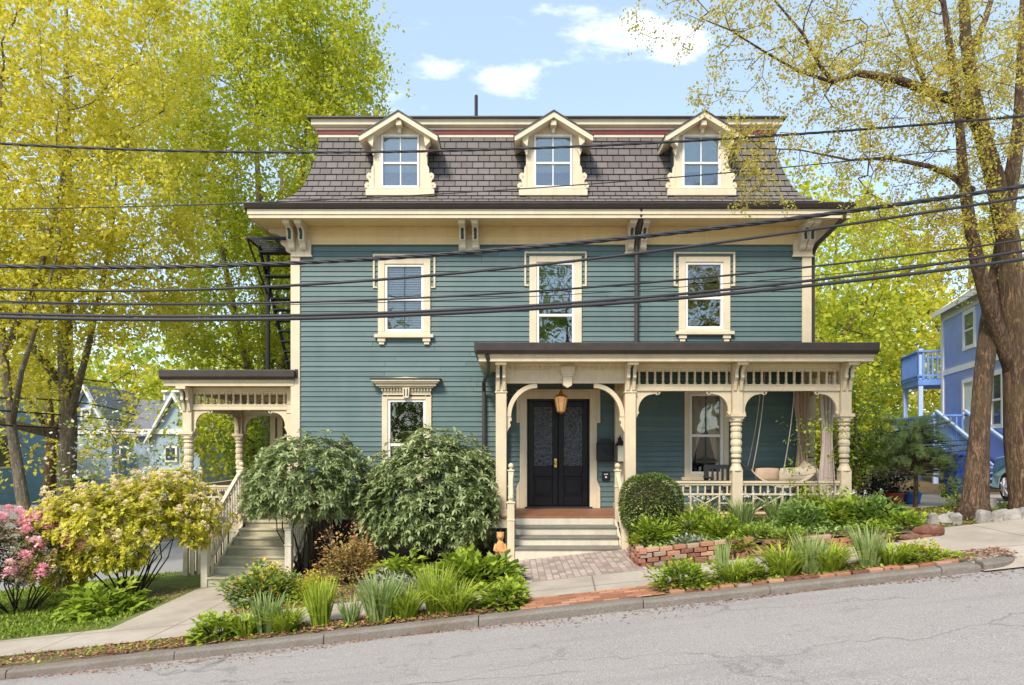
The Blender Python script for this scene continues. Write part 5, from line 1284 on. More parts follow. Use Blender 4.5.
for s_ in (-1, 1):
    m = MB(); m.tube([(sx_+s_*.07, sy_-.02, gz_+.32), (sx_+s_*.10, sy_-.06, gz_+.22), (sx_+s_*.04, sy_-.11, gz_+.20)], [.028, .025, .018], 8); m.build('arm', M['terra'], t, smooth=True)
    m = MB(); m.sphere((sx_+s_*.045, sy_, gz_+.50), .022, 8, 6, 1.4); m.build('ear', M['terra'], t, smooth=True)

# ------------------------------------------------------------------ beds
# brick retaining wall of loose old bricks
def brick_wall(name, label, path, hfun, rows_h=.068, L_=.2, cat='brick wall'):
    m = MB(); total = 0; mats = []
    segs = []
    for (a, b_) in zip(path[:-1], path[1:]): segs.append((Vector(a), Vector(b_), (Vector(b_)-Vector(a)).length))
    tot = sum(s_[2] for s_ in segs)
    def at(s_):
        for (a, b_, l) in segs:
            if s_ <= l: return a+(b_-a)*(s_/l), (b_-a).normalized()
            s_ -= l
        return segs[-1][1], (segs[-1][1]-segs[-1][0]).normalized()
    cols = []
    for layer in range(6):
        s_ = -.1*(layer % 2)
        while s_ < tot:
            c, dr = at(max(0, s_+L_/2)); hmax = hfun(s_/tot)
            if (layer+.6)*rows_h < hmax and (layer < 1 or random.random() > .06):
                j = random.uniform(-.025, .025); nrm = Vector((-dr.y, dr.x)); a = random.uniform(-.10, .10); dr2 = (dr+nrm*a).normalized(); n2 = Vector((-dr2.y, dr2.x))
                zc = g(c.x, c.y)+rows_h*(layer+.5)+random.uniform(-.006, .006)-(.02 if cat == 'brick wall' else .045); cc = c+nrm*(j+.012*layer)
                hl, hw, hh = L_/2-.006-random.uniform(0, .012), .052, rows_h/2-.004
                tl = random.uniform(-.03, .03); vs = []
                for sz_ in (-1, 1):
                    for (i, k) in ((-1, -1), (1, -1), (1, 1), (-1, 1)):
                        p = cc+dr2*i*hl+n2*k*hw; vs.append((p.x, p.y, zc+sz_*hh+i*tl*hl+.11*i*hl*dr2.x))
                m.add(vs, [(0, 3, 2, 1), (4, 5, 6, 7), (0, 1, 5, 4), (1, 2, 6, 5), (2, 3, 7, 6), (3, 0, 4, 7)]); cols += [random.random()]*6
            s_ += L_
    me = bpy.data.meshes.new(name); me.from_pydata(m.v, [], m.f); at_ = me.attributes.new('rnd', 'FLOAT', 'FACE'); at_.data.foreach_set('value', cols)
    o = add_obj(name, me, M['oldbrick'], None, label=label, cat=cat); b = o.modifiers.new('bevel', 'BEVEL'); b.width = .006; b.segments = 1; return o
q = NM('old_brick'); at = q.n.new('ShaderNodeAttribute'); at.attribute_name = 'rnd'
c = q.ramp(at.outputs['Fac'], [(0, (.14, .05, .03)), (.35, (.30, .11, .06)), (.65, (.42, .19, .11)), (.85, (.48, .29, .19)), (1, (.26, .21, .17))])
q.set('Base Color', q.mix(q.ramp(q.noise(14, 6, .7), [(.45, (0, 0, 0)), (.75, (.6, .6, .6))]), c, (.30, .23, .18))).set('Roughness', .95).bump(q.noise(45, 5, .7), .7, .012); M['oldbrick'] = q.m
brick_wall('brick_retaining_wall', 'low dry-laid old brick wall round the planted bed by the porch', [(1.93, -3.1), (1.90, -4.12), (3.3, -4.12), (4.6, -4.22), (6.0, -4.30)], lambda t: .29 if t < .4 else .29-.22*(t-.4)/.6, cat='brick wall')
brick_wall('brick_edging', 'row of bricks edging the planted verge behind the kerb', [(1.9, -5.93), (3.4, -5.92), (5.3, -5.93)], lambda t: .05, cat='brick edging')
# raised soil behind the wall
drape('raised_bed', 1.98, 6.0, -4.10, -1.75, M['soil'], lambda x, y: .16-.10*sstep((x-4)/2), 20, 12, kind='structure')
# rubble at the wall's end
def rock(name, label, x, y, s_, mat, group=None, z=None):
    z = g(x, y) if z is None else z
    m = MB(); m.sphere((0, 0, 0), 1, 9, 6); ph = rng.random(3)*6
    vs = []
    for p in m.v:
        f_ = 1+.18*math.sin(3*p[0]+ph[0])+.15*math.sin(4*p[1]+ph[1])+.12*math.sin(5*p[2]+ph[2]); f_ = f_
        e = 2.0; q_ = [math.copysign(abs(c_)**.7, c_) for c_ in p]; vs.append((x+q_[0]*s_[0]*f_, y+q_[1]*s_[1]*f_, z+s_[2]*.6+q_[2]*s_[2]*f_))
    m.v = vs; return m.build(name, M[mat], None, bevel=.01, label=label, cat='stone', group=group)
q = NM('pale_stone'); q.set('Base Color', q.ramp(q.noise(4, 7, .7), [(.3, (.20, .18, .16)), (.7, (.40, .37, .33))])).set('Roughness', .9).bump(q.noise(14, 6, .7), .8, .03); M['stone'] = q.m
rock('boulder', 'reddish rubble stone at the right end of the brick wall', 6.05, -4.25, (.20, .14, .11), 'oldbrick')
rock('flat_stone', 'small reddish slab leaning against the rubble stone at the wall end', 5.72, -4.33, (.16, .09, .06), 'oldbrick')

# left bed and verge: (px, py of the base)
def at(px, py):
    x, y = GP(px, py); return x, (max(y, -5.70) if y < -5.2 else y)
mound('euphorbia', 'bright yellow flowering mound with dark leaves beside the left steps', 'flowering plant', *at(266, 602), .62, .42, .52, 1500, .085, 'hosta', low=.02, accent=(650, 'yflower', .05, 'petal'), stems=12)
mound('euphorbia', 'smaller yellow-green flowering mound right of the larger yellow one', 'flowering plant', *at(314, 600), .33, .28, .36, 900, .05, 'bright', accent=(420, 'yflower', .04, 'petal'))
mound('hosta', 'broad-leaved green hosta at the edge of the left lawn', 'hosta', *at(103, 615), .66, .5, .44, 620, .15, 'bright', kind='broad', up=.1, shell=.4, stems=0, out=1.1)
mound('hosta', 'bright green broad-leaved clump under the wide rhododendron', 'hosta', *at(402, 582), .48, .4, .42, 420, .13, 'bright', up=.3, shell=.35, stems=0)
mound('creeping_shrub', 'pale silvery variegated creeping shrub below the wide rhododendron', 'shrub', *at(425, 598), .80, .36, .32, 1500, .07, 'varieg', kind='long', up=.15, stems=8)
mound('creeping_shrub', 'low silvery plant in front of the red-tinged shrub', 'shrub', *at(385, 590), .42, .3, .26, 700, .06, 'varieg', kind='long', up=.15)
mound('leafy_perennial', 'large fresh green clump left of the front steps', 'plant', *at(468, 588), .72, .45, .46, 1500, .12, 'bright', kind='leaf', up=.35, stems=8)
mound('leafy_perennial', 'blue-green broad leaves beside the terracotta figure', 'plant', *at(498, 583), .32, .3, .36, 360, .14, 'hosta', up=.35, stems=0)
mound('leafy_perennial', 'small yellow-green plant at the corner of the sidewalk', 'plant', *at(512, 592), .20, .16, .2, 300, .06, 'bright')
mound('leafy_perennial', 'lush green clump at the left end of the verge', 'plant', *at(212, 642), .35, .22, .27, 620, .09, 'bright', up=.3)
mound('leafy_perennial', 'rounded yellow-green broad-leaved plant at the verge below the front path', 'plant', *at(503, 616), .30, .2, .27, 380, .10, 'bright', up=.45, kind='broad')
gv = 'strap-leaved clumps along the left verge'
for (lb, px, py, n, h, sp, mt, w, ar, ln) in (
    ('grey-green iris fan, leftmost iris of the left verge', 262, 636, 90, .52, .30, 'iris', .034, .15, .30),
    ('arching daylily clump near the left end of the verge', 232, 645, 170, .36, .32, 'bright', .020, .8, .6),
    ('short daylily clump right of the leftmost iris', 282, 633, 200, .42, .34, 'bright', .022, .8, .6),
    ('tall upright green iris clump in front of the bed', 321, 625, 190, .60, .30, 'bright', .022, .15, .25),
    ('thin iris blades between the tall clump and the broad group', 347, 628, 60, .40, .26, 'iris', .022, .3, .4),
    ('broad blue-green iris group in the middle of the left verge', 375, 627, 190, .60, .42, 'iris', .036, .2, .35),
    ('dense daylily clump right of the middle iris group', 402, 623, 230, .50, .36, 'bright', .024, .7, .55),
    ('upright fine grass clump below the wide rhododendron', 436, 612, 260, .62, .30, 'bright', .014, .25, .3),
    ('arching daylily clump beside the fine grass', 455, 617, 220, .46, .36, 'bright', .024, .8, .6)):
    x, y = at(px, py); blades('daylily' if 'daylily' in lb else ('grass_clump' if 'grass' in lb else 'iris'), lb, 'plant', x, y, n, h, sp, mt, w, ar, group=gv, lean=ln)
mound('withered_plant', 'pale yellow withered leaves flopped behind the kerb', 'plant', *at(385, 631), .34, .10, .08, 60, .13, 'azalea', kind='long', up=0., stems=0)
gv = 'strap-leaved clumps along the right verge'
for (lb, px, py, n, h, sp, mt, w, ar, ln, nm) in (
    ('narrow upright iris at the left part of the right verge', 724, 584, 60, .52, .10, 'iris', .034, .05, .12, 'iris'),
    ('green arching clump right of the narrow iris', 748, 590, 240, .36, .34, 'bright', .022, .9, .7, 'daylily'),
    ('tall strappy clump in the middle of the right verge', 793, 580, 240, .48, .36, 'bright', .024, .7, .55, 'daylily'),
    ('blue-green iris group with a few buds on the right verge', 822, 578, 120, .52, .30, 'iris', .032, .2, .3, 'iris'),
    ('dense green daylily clump below the daffodils', 850, 580, 260, .45, .40, 'bright', .024, .8, .6, 'daylily'),
    ('grey-green iris fans near the right end of the verge', 888, 573, 120, .50, .30, 'iris', .034, .15, .3, 'iris'),
    ('arching daylily near the right end of the verge', 920, 573, 220, .36, .36, 'bright', .022, .9, .65, 'daylily')):
    x, y = at(px, py); blades(nm, lb, 'plant', x, y, n, h, sp, mt, w, ar, group=gv, lean=ln)
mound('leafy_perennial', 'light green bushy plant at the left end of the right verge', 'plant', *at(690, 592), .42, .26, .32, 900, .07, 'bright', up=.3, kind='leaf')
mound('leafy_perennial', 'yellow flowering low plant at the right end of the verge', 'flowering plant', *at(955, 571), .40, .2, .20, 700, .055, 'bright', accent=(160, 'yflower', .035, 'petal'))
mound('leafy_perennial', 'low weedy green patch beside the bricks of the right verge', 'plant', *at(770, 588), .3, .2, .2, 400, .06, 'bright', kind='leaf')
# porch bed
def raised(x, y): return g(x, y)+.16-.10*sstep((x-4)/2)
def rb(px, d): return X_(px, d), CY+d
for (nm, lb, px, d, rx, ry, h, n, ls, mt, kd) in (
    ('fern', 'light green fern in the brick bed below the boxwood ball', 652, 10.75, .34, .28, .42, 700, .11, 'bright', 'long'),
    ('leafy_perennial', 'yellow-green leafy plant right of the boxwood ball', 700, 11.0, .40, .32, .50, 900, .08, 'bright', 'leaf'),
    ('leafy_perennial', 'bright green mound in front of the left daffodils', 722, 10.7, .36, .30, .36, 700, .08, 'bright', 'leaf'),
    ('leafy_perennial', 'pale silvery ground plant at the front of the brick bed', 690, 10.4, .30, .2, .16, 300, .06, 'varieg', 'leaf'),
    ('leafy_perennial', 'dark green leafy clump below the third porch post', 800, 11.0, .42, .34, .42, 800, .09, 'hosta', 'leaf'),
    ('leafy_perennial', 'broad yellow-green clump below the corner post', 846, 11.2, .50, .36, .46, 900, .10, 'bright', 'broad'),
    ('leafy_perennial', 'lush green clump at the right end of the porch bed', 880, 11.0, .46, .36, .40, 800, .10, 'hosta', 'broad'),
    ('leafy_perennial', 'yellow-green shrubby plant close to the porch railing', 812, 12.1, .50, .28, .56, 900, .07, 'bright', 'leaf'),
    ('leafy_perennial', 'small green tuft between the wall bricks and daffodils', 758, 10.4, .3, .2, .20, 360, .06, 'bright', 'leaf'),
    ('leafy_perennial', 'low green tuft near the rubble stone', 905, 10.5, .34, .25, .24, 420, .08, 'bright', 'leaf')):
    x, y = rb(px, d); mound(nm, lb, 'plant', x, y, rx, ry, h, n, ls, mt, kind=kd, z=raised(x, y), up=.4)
for (lb, px, d, n, h, fl) in (('white daffodils in front of the left railing panel', 705, 12.0, 170, .55, 9), ('white daffodils below the third porch post', 742, 11.9, 220, .52, 7), ('white daffodils in front of the swing bay', 778, 11.9, 220, .50, 7), ('white daffodils near the corner post', 826, 12.1, 150, .50, 4), ('a few white daffodils at the porch corner', 858, 11.9, 160, .48, 5)):
    x, y = rb(px, d); blades('daffodil', lb, 'daffodils', x, y, n, h, .42, 'iris', .018, .35, z=raised(x, y), group='daffodils in the porch bed', lean=.35, flowers=fl)
for (lb, px, d, rx, h) in (('green creeper spilling over the middle of the low brick wall', 790, 10.05, .34, .26), ('green creeper spilling over the low end of the brick wall', 872, 9.95, .42, .24), ('yellowish tuft hanging over the wall below the daffodils', 735, 10.12, .22, .2)):
    x, y = rb(px, d); mound('trailing_plant', lb, 'plant', x, y, rx, .18, h, 420, .06, 'bright', kind='leaf', z=g(x, y)+.08, up=.2)
# thin young shrub in front of the corner post
x, y = X_(822, 12.3), CY+12.3; z = raised(x, y)
cl_ = blob_pts([(x-.15, y, z+1.25, .75, .3, .75, 34, .2)])
tree('young_shrub', 'thin twiggy young shrub with sparse pale leaves before the porch corner', 'shrub', (x, y, z), [[(x, y, z-.05, .018), (x-.05, y, z+.45, .014), (x-.12, y, z+1.0, .008)], [(x+.1, y, z-.05, .016), (x+.22, y, z+.55, .012), (x+.18, y, z+1.2, .007)]], None, 'bright', 'stemg', per=9, lsize=.065, sigma=.07, tip=.0028, seg=.15, clusters=cl_, maxr=.01, trunkk=6, kind='leaf')
# ground-cover and litter (uncountable)
def scatter(name, label_regions, n, fn, lsize, mat, kind='leaf', flat=.15, zoff=.012):
    P1 = []
    for (x0, x1, y0, y1, k) in label_regions:
        a = rng.random((k, 2)); xs_ = x0+(x1-x0)*a[:, 0]; ys_ = y0+(y1-y0)*a[:, 1]; P1 += [(u, v, fn(u, v)+zoff) for u, v in zip(xs_, ys_)]
    P1 = np.array(P1); d = randdir(len(P1)); d[:, 2] *= flat
    d[:, 2] += .05 if flat < .5 else .4
    return leaves(name, P1, d, lsize*rng.uniform(.5, 1.3, len(P1)), kind, L[mat], None, roll=rng.uniform(-.4, .4, len(P1)), kind_=None) if 0 else (P1, d)
def scat(name, regions, fn, lsize, mat, kind='leaf', flat=.15, zoff=.012, edge=None, cat=None, label=None):
    P1, d = scatter(name, regions, 0, fn, lsize, mat, kind, flat, zoff)
    o = leaves(name, P1, d, lsize*rng.uniform(.5, 1.3, len(P1)), kind, L[mat], None, roll=rng.uniform(-.4, .4, len(P1)))
    props(o, kind='stuff', label=label, cat=cat); return o
scat('leaf_litter', [(-5.2, 0, -5.95, -5.45, 2600), (1.9, 6.2, -5.95, -5.45, 2000), (-4.2, -.3, -4.4, -1.6, 4500), (-8, -5.2, -5.95, -5.42, 500), (6, 11, -3.7, -1.5, 900), (-8.2, -5.8, -3, -1.2, 900), (2, 6, -4.1, -2, 1000)], g, .05, 'litter', cat='leaf litter', label='dry brown leaf litter over the beds and verge', zoff=.015)
# litter in the gutter beside the kerb
n = 3800; xs_ = rng.uniform(-14, 9, n); off_ = np.abs(rng.normal(size=n))*.11*(1+.9*np.sin(xs_*1.3)); ys_ = -6.15-np.abs(off_)
rz = lambda x, y: g(x, y)-.080+.05*(1-((y+10.4)/4.4)**2)*.6-.03
pz = np.array([rz(u, v)+.006 for u, v in zip(xs_, ys_)]); d = randdir(n); d[:, 2] *= .12
o = leaves('gutter_litter', np.stack([xs_, ys_, pz], 1), d, .030*rng.uniform(.4, 1.3, n), 'broad', L['litter'], None); props(o, kind='stuff', label='rusty fallen leaf bits along the foot of the kerb', cat='leaf litter')
def low(x, y): return g(x, y)
scat('ground_cover', [(-5.3, -.1, -5.9, -5.5, 700), (1.95, 5.7, -5.9, -5.5, 1300), (-4.1, -.4, -4.35, -1.8, 2000), (6.6, 12, -3.6, -1.5, 5200), (-8.3, -5.2, -5.9, -5.45, 260), (5.8, 9, 2.6, 6, 2000)], low, .05, 'bright', flat=.6, cat='ground cover', label='low green weeds and ground cover in the beds')
scat('ground_cover', [(2.05, 5.9, -4.0, -1.8, 5000)], lambda x, y: raised(x, y)+.03, .075, 'hosta', flat=.7, cat='ground cover', label='mixed green foliage filling the raised porch bed')
# lawn grass
n = 26000; xs_ = rng.uniform(-13, -5.9, n); ys_ = rng.uniform(-4.38, .8, n); k = ~((xs_ > -7.4) & (ys_ > -2.4)); xs_, ys_ = xs_[k], ys_[k]; n = len(xs_)
pz = np.array([g(u, v) for u, v in zip(xs_, ys_)]); d = randdir(n)*.5; d[:, 2] = np.abs(d[:, 2])+.5
o = leaves('grass', np.stack([xs_, ys_, pz], 1), d, rng.uniform(.04, .09, n), 'long', L['grass'], None); props(o, kind='stuff', label='short sunlit grass on the left lawn', cat='grass')

# ------------------------------------------------------------------ trees
def rpt(px, py, d, r): p = P(px, py, d); return (p.x, p.y, p.z, r)
# street trees on the right
gA = g(7.54, -3.2); gB = g(8.15, -3.2)
limA = [[(7.45, -3.15, gA-.15, .34), (7.46, -3.2, gA+.25, .20), rpt(979, 440, 11, .145), rpt(983, 380, 11, .135), rpt(990, 320, 11.1, .14), rpt(998, 270, 11.3, .12), rpt(1010, 200, 11.8, .10), rpt(1022, 120, 12.2, .08), rpt(1030, 20, 12.6, .05)]]
def crown_pts(spec):
    out = []
    for (px, py, rx, ry, d, rd, n) in spec:
        v = rng.normal(size=(n, 3)); v /= np.linalg.norm(v, axis=1, keepdims=True); v *= (rng.random(n)**(1/2.4))[:, None]
        dd = d+v[:, 1]*rd; out.append(np.stack([X_(px+v[:, 0]*rx, dd), CY+dd, CZ+(445-(py+v[:, 2]*ry))/F*dd], 1))
    return np.concatenate(out)
tree('street_tree', 'slender brown trunk of the left one of the two street trees on the right', 'tree', (7.54, -3.2, gA), limA, None, 'spring', 'bark', per=60, lsize=.046, sigma=.085, tip=.0038, seg=.35,
     clusters=crown_pts([(1010, 150, 60, 120, 12.2, 2, 90), (985, 260, 60, 50, 12, 1.5, 30), (1060, 0, 60, 120, 12.5, 2, 50)]), maxr=.05, kind='leaf', bias=.15)
limB = [[(8.36, -3.2, gB-.2, .40), (8.34, -3.2, gB+.2, .28), rpt(1020, 440, 11, .225), rpt(1018, 380, 11, .205), rpt(1014, 320, 11, .19), rpt(1008, 240, 11, .165), rpt(998, 190, 10.9, .145), rpt(984, 140, 10.8, .12), rpt(973, 95, 10.7, .10), rpt(966, 40, 10.6, .08), rpt(962, -30, 10.5, .06), rpt(958, -120, 10.4, .04)],
        [rpt(1017, 390, 11.05, .10), rpt(1005, 350, 10.95, .115), rpt(990, 310, 10.8, .11), rpt(978, 265, 10.6, .10), rpt(970, 225, 10.5, .088), rpt(963, 175, 10.3, .072), rpt(960, 130, 10.2, .058), rpt(952, 60, 10, .05), rpt(940, -20, 9.8, .03)],
        [rpt(980, 128, 10.8, .10), rpt(963, 106, 10.6, .09), rpt(945, 97, 10.4, .08), rpt(928, 91, 10.3, .072), rpt(896, 79, 10.1, .06), rpt(857, 73, 9.9, .05), rpt(833, 82, 9.8, .034), rpt(820, 66, 9.7, .026), rpt(803, 34, 9.6, .02), rpt(778, 4, 9.5, .014), rpt(750, -30, 9.4, .01)],
        [rpt(833, 82, 9.8, .026), rpt(800, 72, 9.7, .02), rpt(765, 52, 9.6, .015), rpt(730, 30, 9.5, .011), rpt(700, 18, 9.5, .008)],
        [rpt(972, 190, 10.6, .055), rpt(950, 175, 10.3, .045), rpt(928, 166, 10.2, .036), rpt(888, 158, 10, .026), rpt(850, 160, 9.8, .016), rpt(800, 150, 9.7, .010), rpt(760, 148, 9.6, .007)],
        [rpt(1002, 210, 10.9, .10), rpt(1012, 165, 10.8, .08), rpt(1018, 120, 10.6, .065), rpt(1020, 60, 10.5, .045), rpt(1024, -20, 10.3, .04)],
        [rpt(928, 91, 10.3, .04), rpt(915, 60, 10.5, .03), rpt(905, 30, 10.7, .022), rpt(890, -10, 10.9, .014)],
        [rpt(968, 60, 10.6, .06), rpt(985, 20, 10.9, .045), rpt(1000, -30, 11.2, .03)]]
tree('street_tree', 'thick trunk of the right street tree, its limb reaching over the mansard roof', 'tree', (8.28, -3.2, gB), limB, None, 'spring', 'bark', per=58, lsize=.044, sigma=.085, tip=.0036, seg=.3,
     clusters=crown_pts([(960, 70, 80, 110, 10.6, 1.8, 260), (870, 60, 80, 90, 10, 1.3, 150), (790, 40, 80, 70, 9.7, 1.0, 66), (700, 15, 75, 45, 9.6, .8, 30), (880, 170, 75, 50, 10.1, 1.2, 60), (790, 150, 55, 60, 9.8, .8, 26), (742, 170, 30, 45, 9.7, .4, 20), (745, 130, 25, 12, 9.7, .3, 6), (720, 80, 50, 40, 9.6, .5, 10), (960, 210, 60, 50, 10.6, 1.2, 80), (900, 230, 60, 30, 10.4, 1., 36)]), maxr=.04, kind='leaf', bias=.15)
gs = 'pale stones at the foot of the street trees'
k = 0
for (px, py, sx, lb) in ((942, 524, .13, 'leftmost pale stone left of the slender trunk'), (952, 523, .15, 'upright pale stone touching the foot of the slender trunk'), (932, 525, .10, 'smallest pale stone at the edge of the pavement'), (984, 521, .17, 'pale block right of the slender trunk'), (998, 520, .17, 'pale block between the two trunks'), (1012, 520, .14, 'pale stone before the thick trunk'), (1022, 518, .14, 'pale stone at the right picture edge'), (990, 508, .14, 'pale stone lying behind the row, between the trunks')):
    d = 1366/((py-445)+.11*(px-512)); rock('edging_stone', lb, X_(px, d), CY+d, (sx*.75, .12, .12), 'stone', group=gs, z=g(X_(px, d), CY+d)-.04)
# left maples
gl = lambda x, y: g(x, y)
def bigtree(label, x, y, trunk, blobs, lm, bm, per, ls, n=None, **k):
    z = g(x, y); lim = [[(x, y, z-.3, trunk*1.5)]+[(x+a, y+b_, z+c_, r_) for (a, b_, c_, r_) in k.pop('path')]]+[[(x+a, y+b_, z+c_, r_) for (a, b_, c_, r_) in br_] for br_ in k.pop('limbs', [])]
    return tree('maple_tree', label, 'tree', (x, y, z), lim, blobs, lm, bm, per=per, lsize=ls, **k)
bigtree('yellow-leaved maple with a smooth brown trunk left of the porch', -12.9, 5.5, .28, [(-12.6, 4.5, 9.5, 4.2, 3.2, 4.2, 160, .2), (-11.3, 4.0, 6.0, 2.5, 2.4, 1.4, 40, .2), (-14.8, 4, 6.0, 3.2, 3, 3.5, 55, .2), (-12, 5, 14, 3.6, 3.2, 3.4, 60, .2), (-10.2, 4.6, 7.6, 1.7, 2, 2.8, 34, .2)], 'yellow', 'barkgrey', 170, .115,
    path=[(0, 0, .4, .29), (.05, 0, 2, .24), (.1, 0, 4, .23), (0, 0, 6, .19), (.2, -.2, 9, .17), (.3, -.4, 13, .09), (.3, -.4, 16, .04)],
    limbs=[[(.1, 0, 4, .11), (1.0, -.5, 6.2, .08), (1.8, -.8, 9, .05), (2.2, -1, 12, .03)], [(0, 0, 5, .12), (-1.2, -.6, 7, .09), (-2, -1, 10, .07), (-2.6, -1, 13, .03)], [(0, 0, 3.6, .13), (-1.5, -1.5, 4.2, .11), (-3.5, -2.5, 3.7, .08)]], sigma=.34, seg=.45, tip=.007, maxr=.06)
bigtree('yellow maple nearest the left edge, its ivy-covered trunk leaning', -11.7, 2.6, .18, [(-12.4, 1.6, 10.0, 3.4, 2.6, 3.4, 140, .2), (-11.8, 1.6, 6.2, 2.2, 2.2, 2.2, 45, .2), (-9.6, 1.8, 9.6, 1.7, 1.8, 3.2, 38, .1), (-10.4, 2.4, 13.2, 2.8, 2.2, 2.4, 44, .2), (-12.8, 2, 3.6, 1.3, 1.5, .9, 14, .2)], 'yellow', 'barkgrey', 130, .10,
    path=[(-.05, 0, .4, .17), (-.35, 0, 2, .14), (-.6, 0, 3.6, .11), (-.8, 0, 5.5, .085), (-.9, -.2, 8, .06), (-.6, -.4, 12, .05)],
    limbs=[[(-.6, 0, 3.8, .07), (.2, -.8, 5.0, .06), (.9, -1.2, 6.2, .045), (1.4, -1.2, 8.0, .03)], [(-.8, 0, 5.5, .09), (.3, -.3, 7.5, .07), (1.1, -.6, 10, .03)]], sigma=.30, seg=.45, tip=.006, maxr=.05)
# pale limb crossing the left edge
bigtree('tall lime-green maple rising behind the side porch and roof', -9.6, 12.5, .3, [(-9.3, 12, 13.5, 4.4, 3.6, 5.2, 230, .3), (-6.9, 12, 10.0, 1.9, 2.5, 4.5, 55, .2), (-9.5, 12, 7.0, 4.2, 3, 2.6, 80, .2), (-8.3, 12, 17.4, 3.0, 3, 3, 60, .3), (-6.5, 12.4, 14.4, 1.6, 1.8, 2.8, 26, .2)], 'lime', 'barkgrey', 210, .145,
    path=[(0, 0, .4, .4), (.1, 0, 3, .32), (.1, 0, 6, .2), (-.2, 0, 10, .15), (-.4, 0, 15, .08), (-.4, 0, 18, .04)],
    limbs=[[(.1, 0, 4, .2), (.9, -.2, 7, .16), (1.3, -.3, 11, .11), (1.7, -.4, 16, .05)], [(.1, 0, 4.4, .18), (1.4, 0, 7, .14), (2.3, 0, 10.5, .1), (2.9, 0, 14, .05)], [(0, 0, 4, .18), (-1, 0, 7, .14), (-1.8, 0, 11, .09), (-2.2, 0, 15, .04)], [(.1, 0, 5.5, .14), (.45, 0, 9, .1), (.6, 0, 14, .05)]], sigma=.5, seg=.8, tip=.013, maxr=.09)
gbt = 'background trees behind the left gardens'
def backtree(label, x, y, h, w, lm, per=70, ls=.22, n=80, nm='background_tree', grp=gbt, zc=None, sg=.6, low_=.3, bm='bark'):
    z = g(x, y); zc = h*.6 if zc is None else zc
    tree(nm, label, 'tree', (x, y, z), [[(x, y, z-.3, .3), (x+.1, y, z+h*.3, .2), (x-.1, y, z+h*.6, .13), (x, y, z+h*.85, .05)], [(x+.1, y, z+h*.3, .12), (x+w*.3, y-.3, z+h*.6, .06)], [(x+.1, y, z+h*.32, .12), (x-w*.3, y-.3, z+h*.6, .06)]],
         [(x, y, z+zc, w*.62, w*.5, h*.42, n, low_), (x+w*.3, y-.5, z+zc*.7, w*.4, w*.4, h*.25, n//4, .2), (x-w*.3, y-.3, z+zc*.75, w*.4, w*.4, h*.25, n//4, .2)], lm, bm, per=per, lsize=ls, sigma=sg, seg=.9, tip=.014, group=grp, maxr=.09)
backtree('lime background tree behind the far left house', -30, 30, 10, 9, 'lime', n=70, ls=.26)
backtree('yellow background tree at the far left edge', -20.5, 16, 12, 6, 'yellow', n=60, ls=.2, per=50)
backtree('green background tree between the pale blue house and the side porch', -14.0, 24, 10, 7, 'lime', n=80, ls=.24)
backtree('lime background tree seen through the side porch', -10.2, 18, 8, 5.0, 'lime', n=90, ls=.2)
backtree('tall lime background tree rising beyond the pale blue house', -20, 34, 12, 9, 'lime', n=70, ls=.28)
backtree('small green tree right behind the side porch railing', -7.8, 9, 4.6, 3.0, 'green', n=70, ls=.13, sg=.3)
backtree('dense green tree behind the fire escape', -7.6, 16, 9.5, 4.4, 'lime', n=100, ls=.2)
# right background
gbr = 'background trees beyond the right side of the house'
backtree('bright green tree right of the porch', 9.6, 8.5, 5.6, 3.8, 'lime', n=120, ls=.13, grp=gbr, per=85, sg=.32, zc=2.7)
backtree('yellow-lime tree rising right of the mansard roof', 13.0, 16, 12, 7.5, 'lime', n=150, ls=.22, grp=gbr)
backtree('tall yellow-green tree behind the blue house deck', 21, 30, 18, 10, 'lime', n=120, ls=.34, grp=gbr)
backtree('green tree left of the blue house deck', 15.2, 20, 8.5, 5, 'green', n=110, ls=.2, grp=gbr)
backtree('yellow tree behind the blue house roof', 27, 26, 15, 9, 'yellow', n=110, ls=.3, grp=gbr)
backtree('lime tree peeping past the corner of the main eaves', 9.5, 18, 9, 4.5, 'lime', n=80, ls=.2, grp=gbr)
# trees across the street: reflected in the windows
if 1:
    for (x, y, h, w) in ((-9, -33, 12, 9), (4, -36, 15, 11), (15, -33, 12, 9)):
        backtree('leafy tree across the street at x %d' % x if 0 else {-9: 'leafy tree on the far side of the street, facing the side porch', 4: 'tallest leafy tree on the far side of the street, facing the front door', 15: 'leafy tree on the far side of the street, facing the porch swing'}[x], x, y, h, w, 'green', n=70, ls=.36, grp='trees on the far side of the street', per=50, nm='street_side_tree')
# far woods
V = []; n = 52000
a = rng.uniform(-1.45, 1.45, n); dist = rng.uniform(46, 75, n); px_ = np.tan(a*.55)*dist; hgt = 6+2.4*np.sin(px_*.16)+1.8*np.sin(px_*.43+1)+1.0*np.sin(px_*1.1); zz_ = rng.random(n)**.8*hgt
o = leaves('distant_woods', np.stack([px_, CY+dist, zz_-.5], 1), randdir(n), .75*rng.uniform(.6, 1.3, n), 'broad', L['lime'], None, rnd=np.clip(zz_/9+.3*rng.random(n), 0, 1)); props(o, kind='stuff', label='far belt of green trees behind the houses', cat='woods')
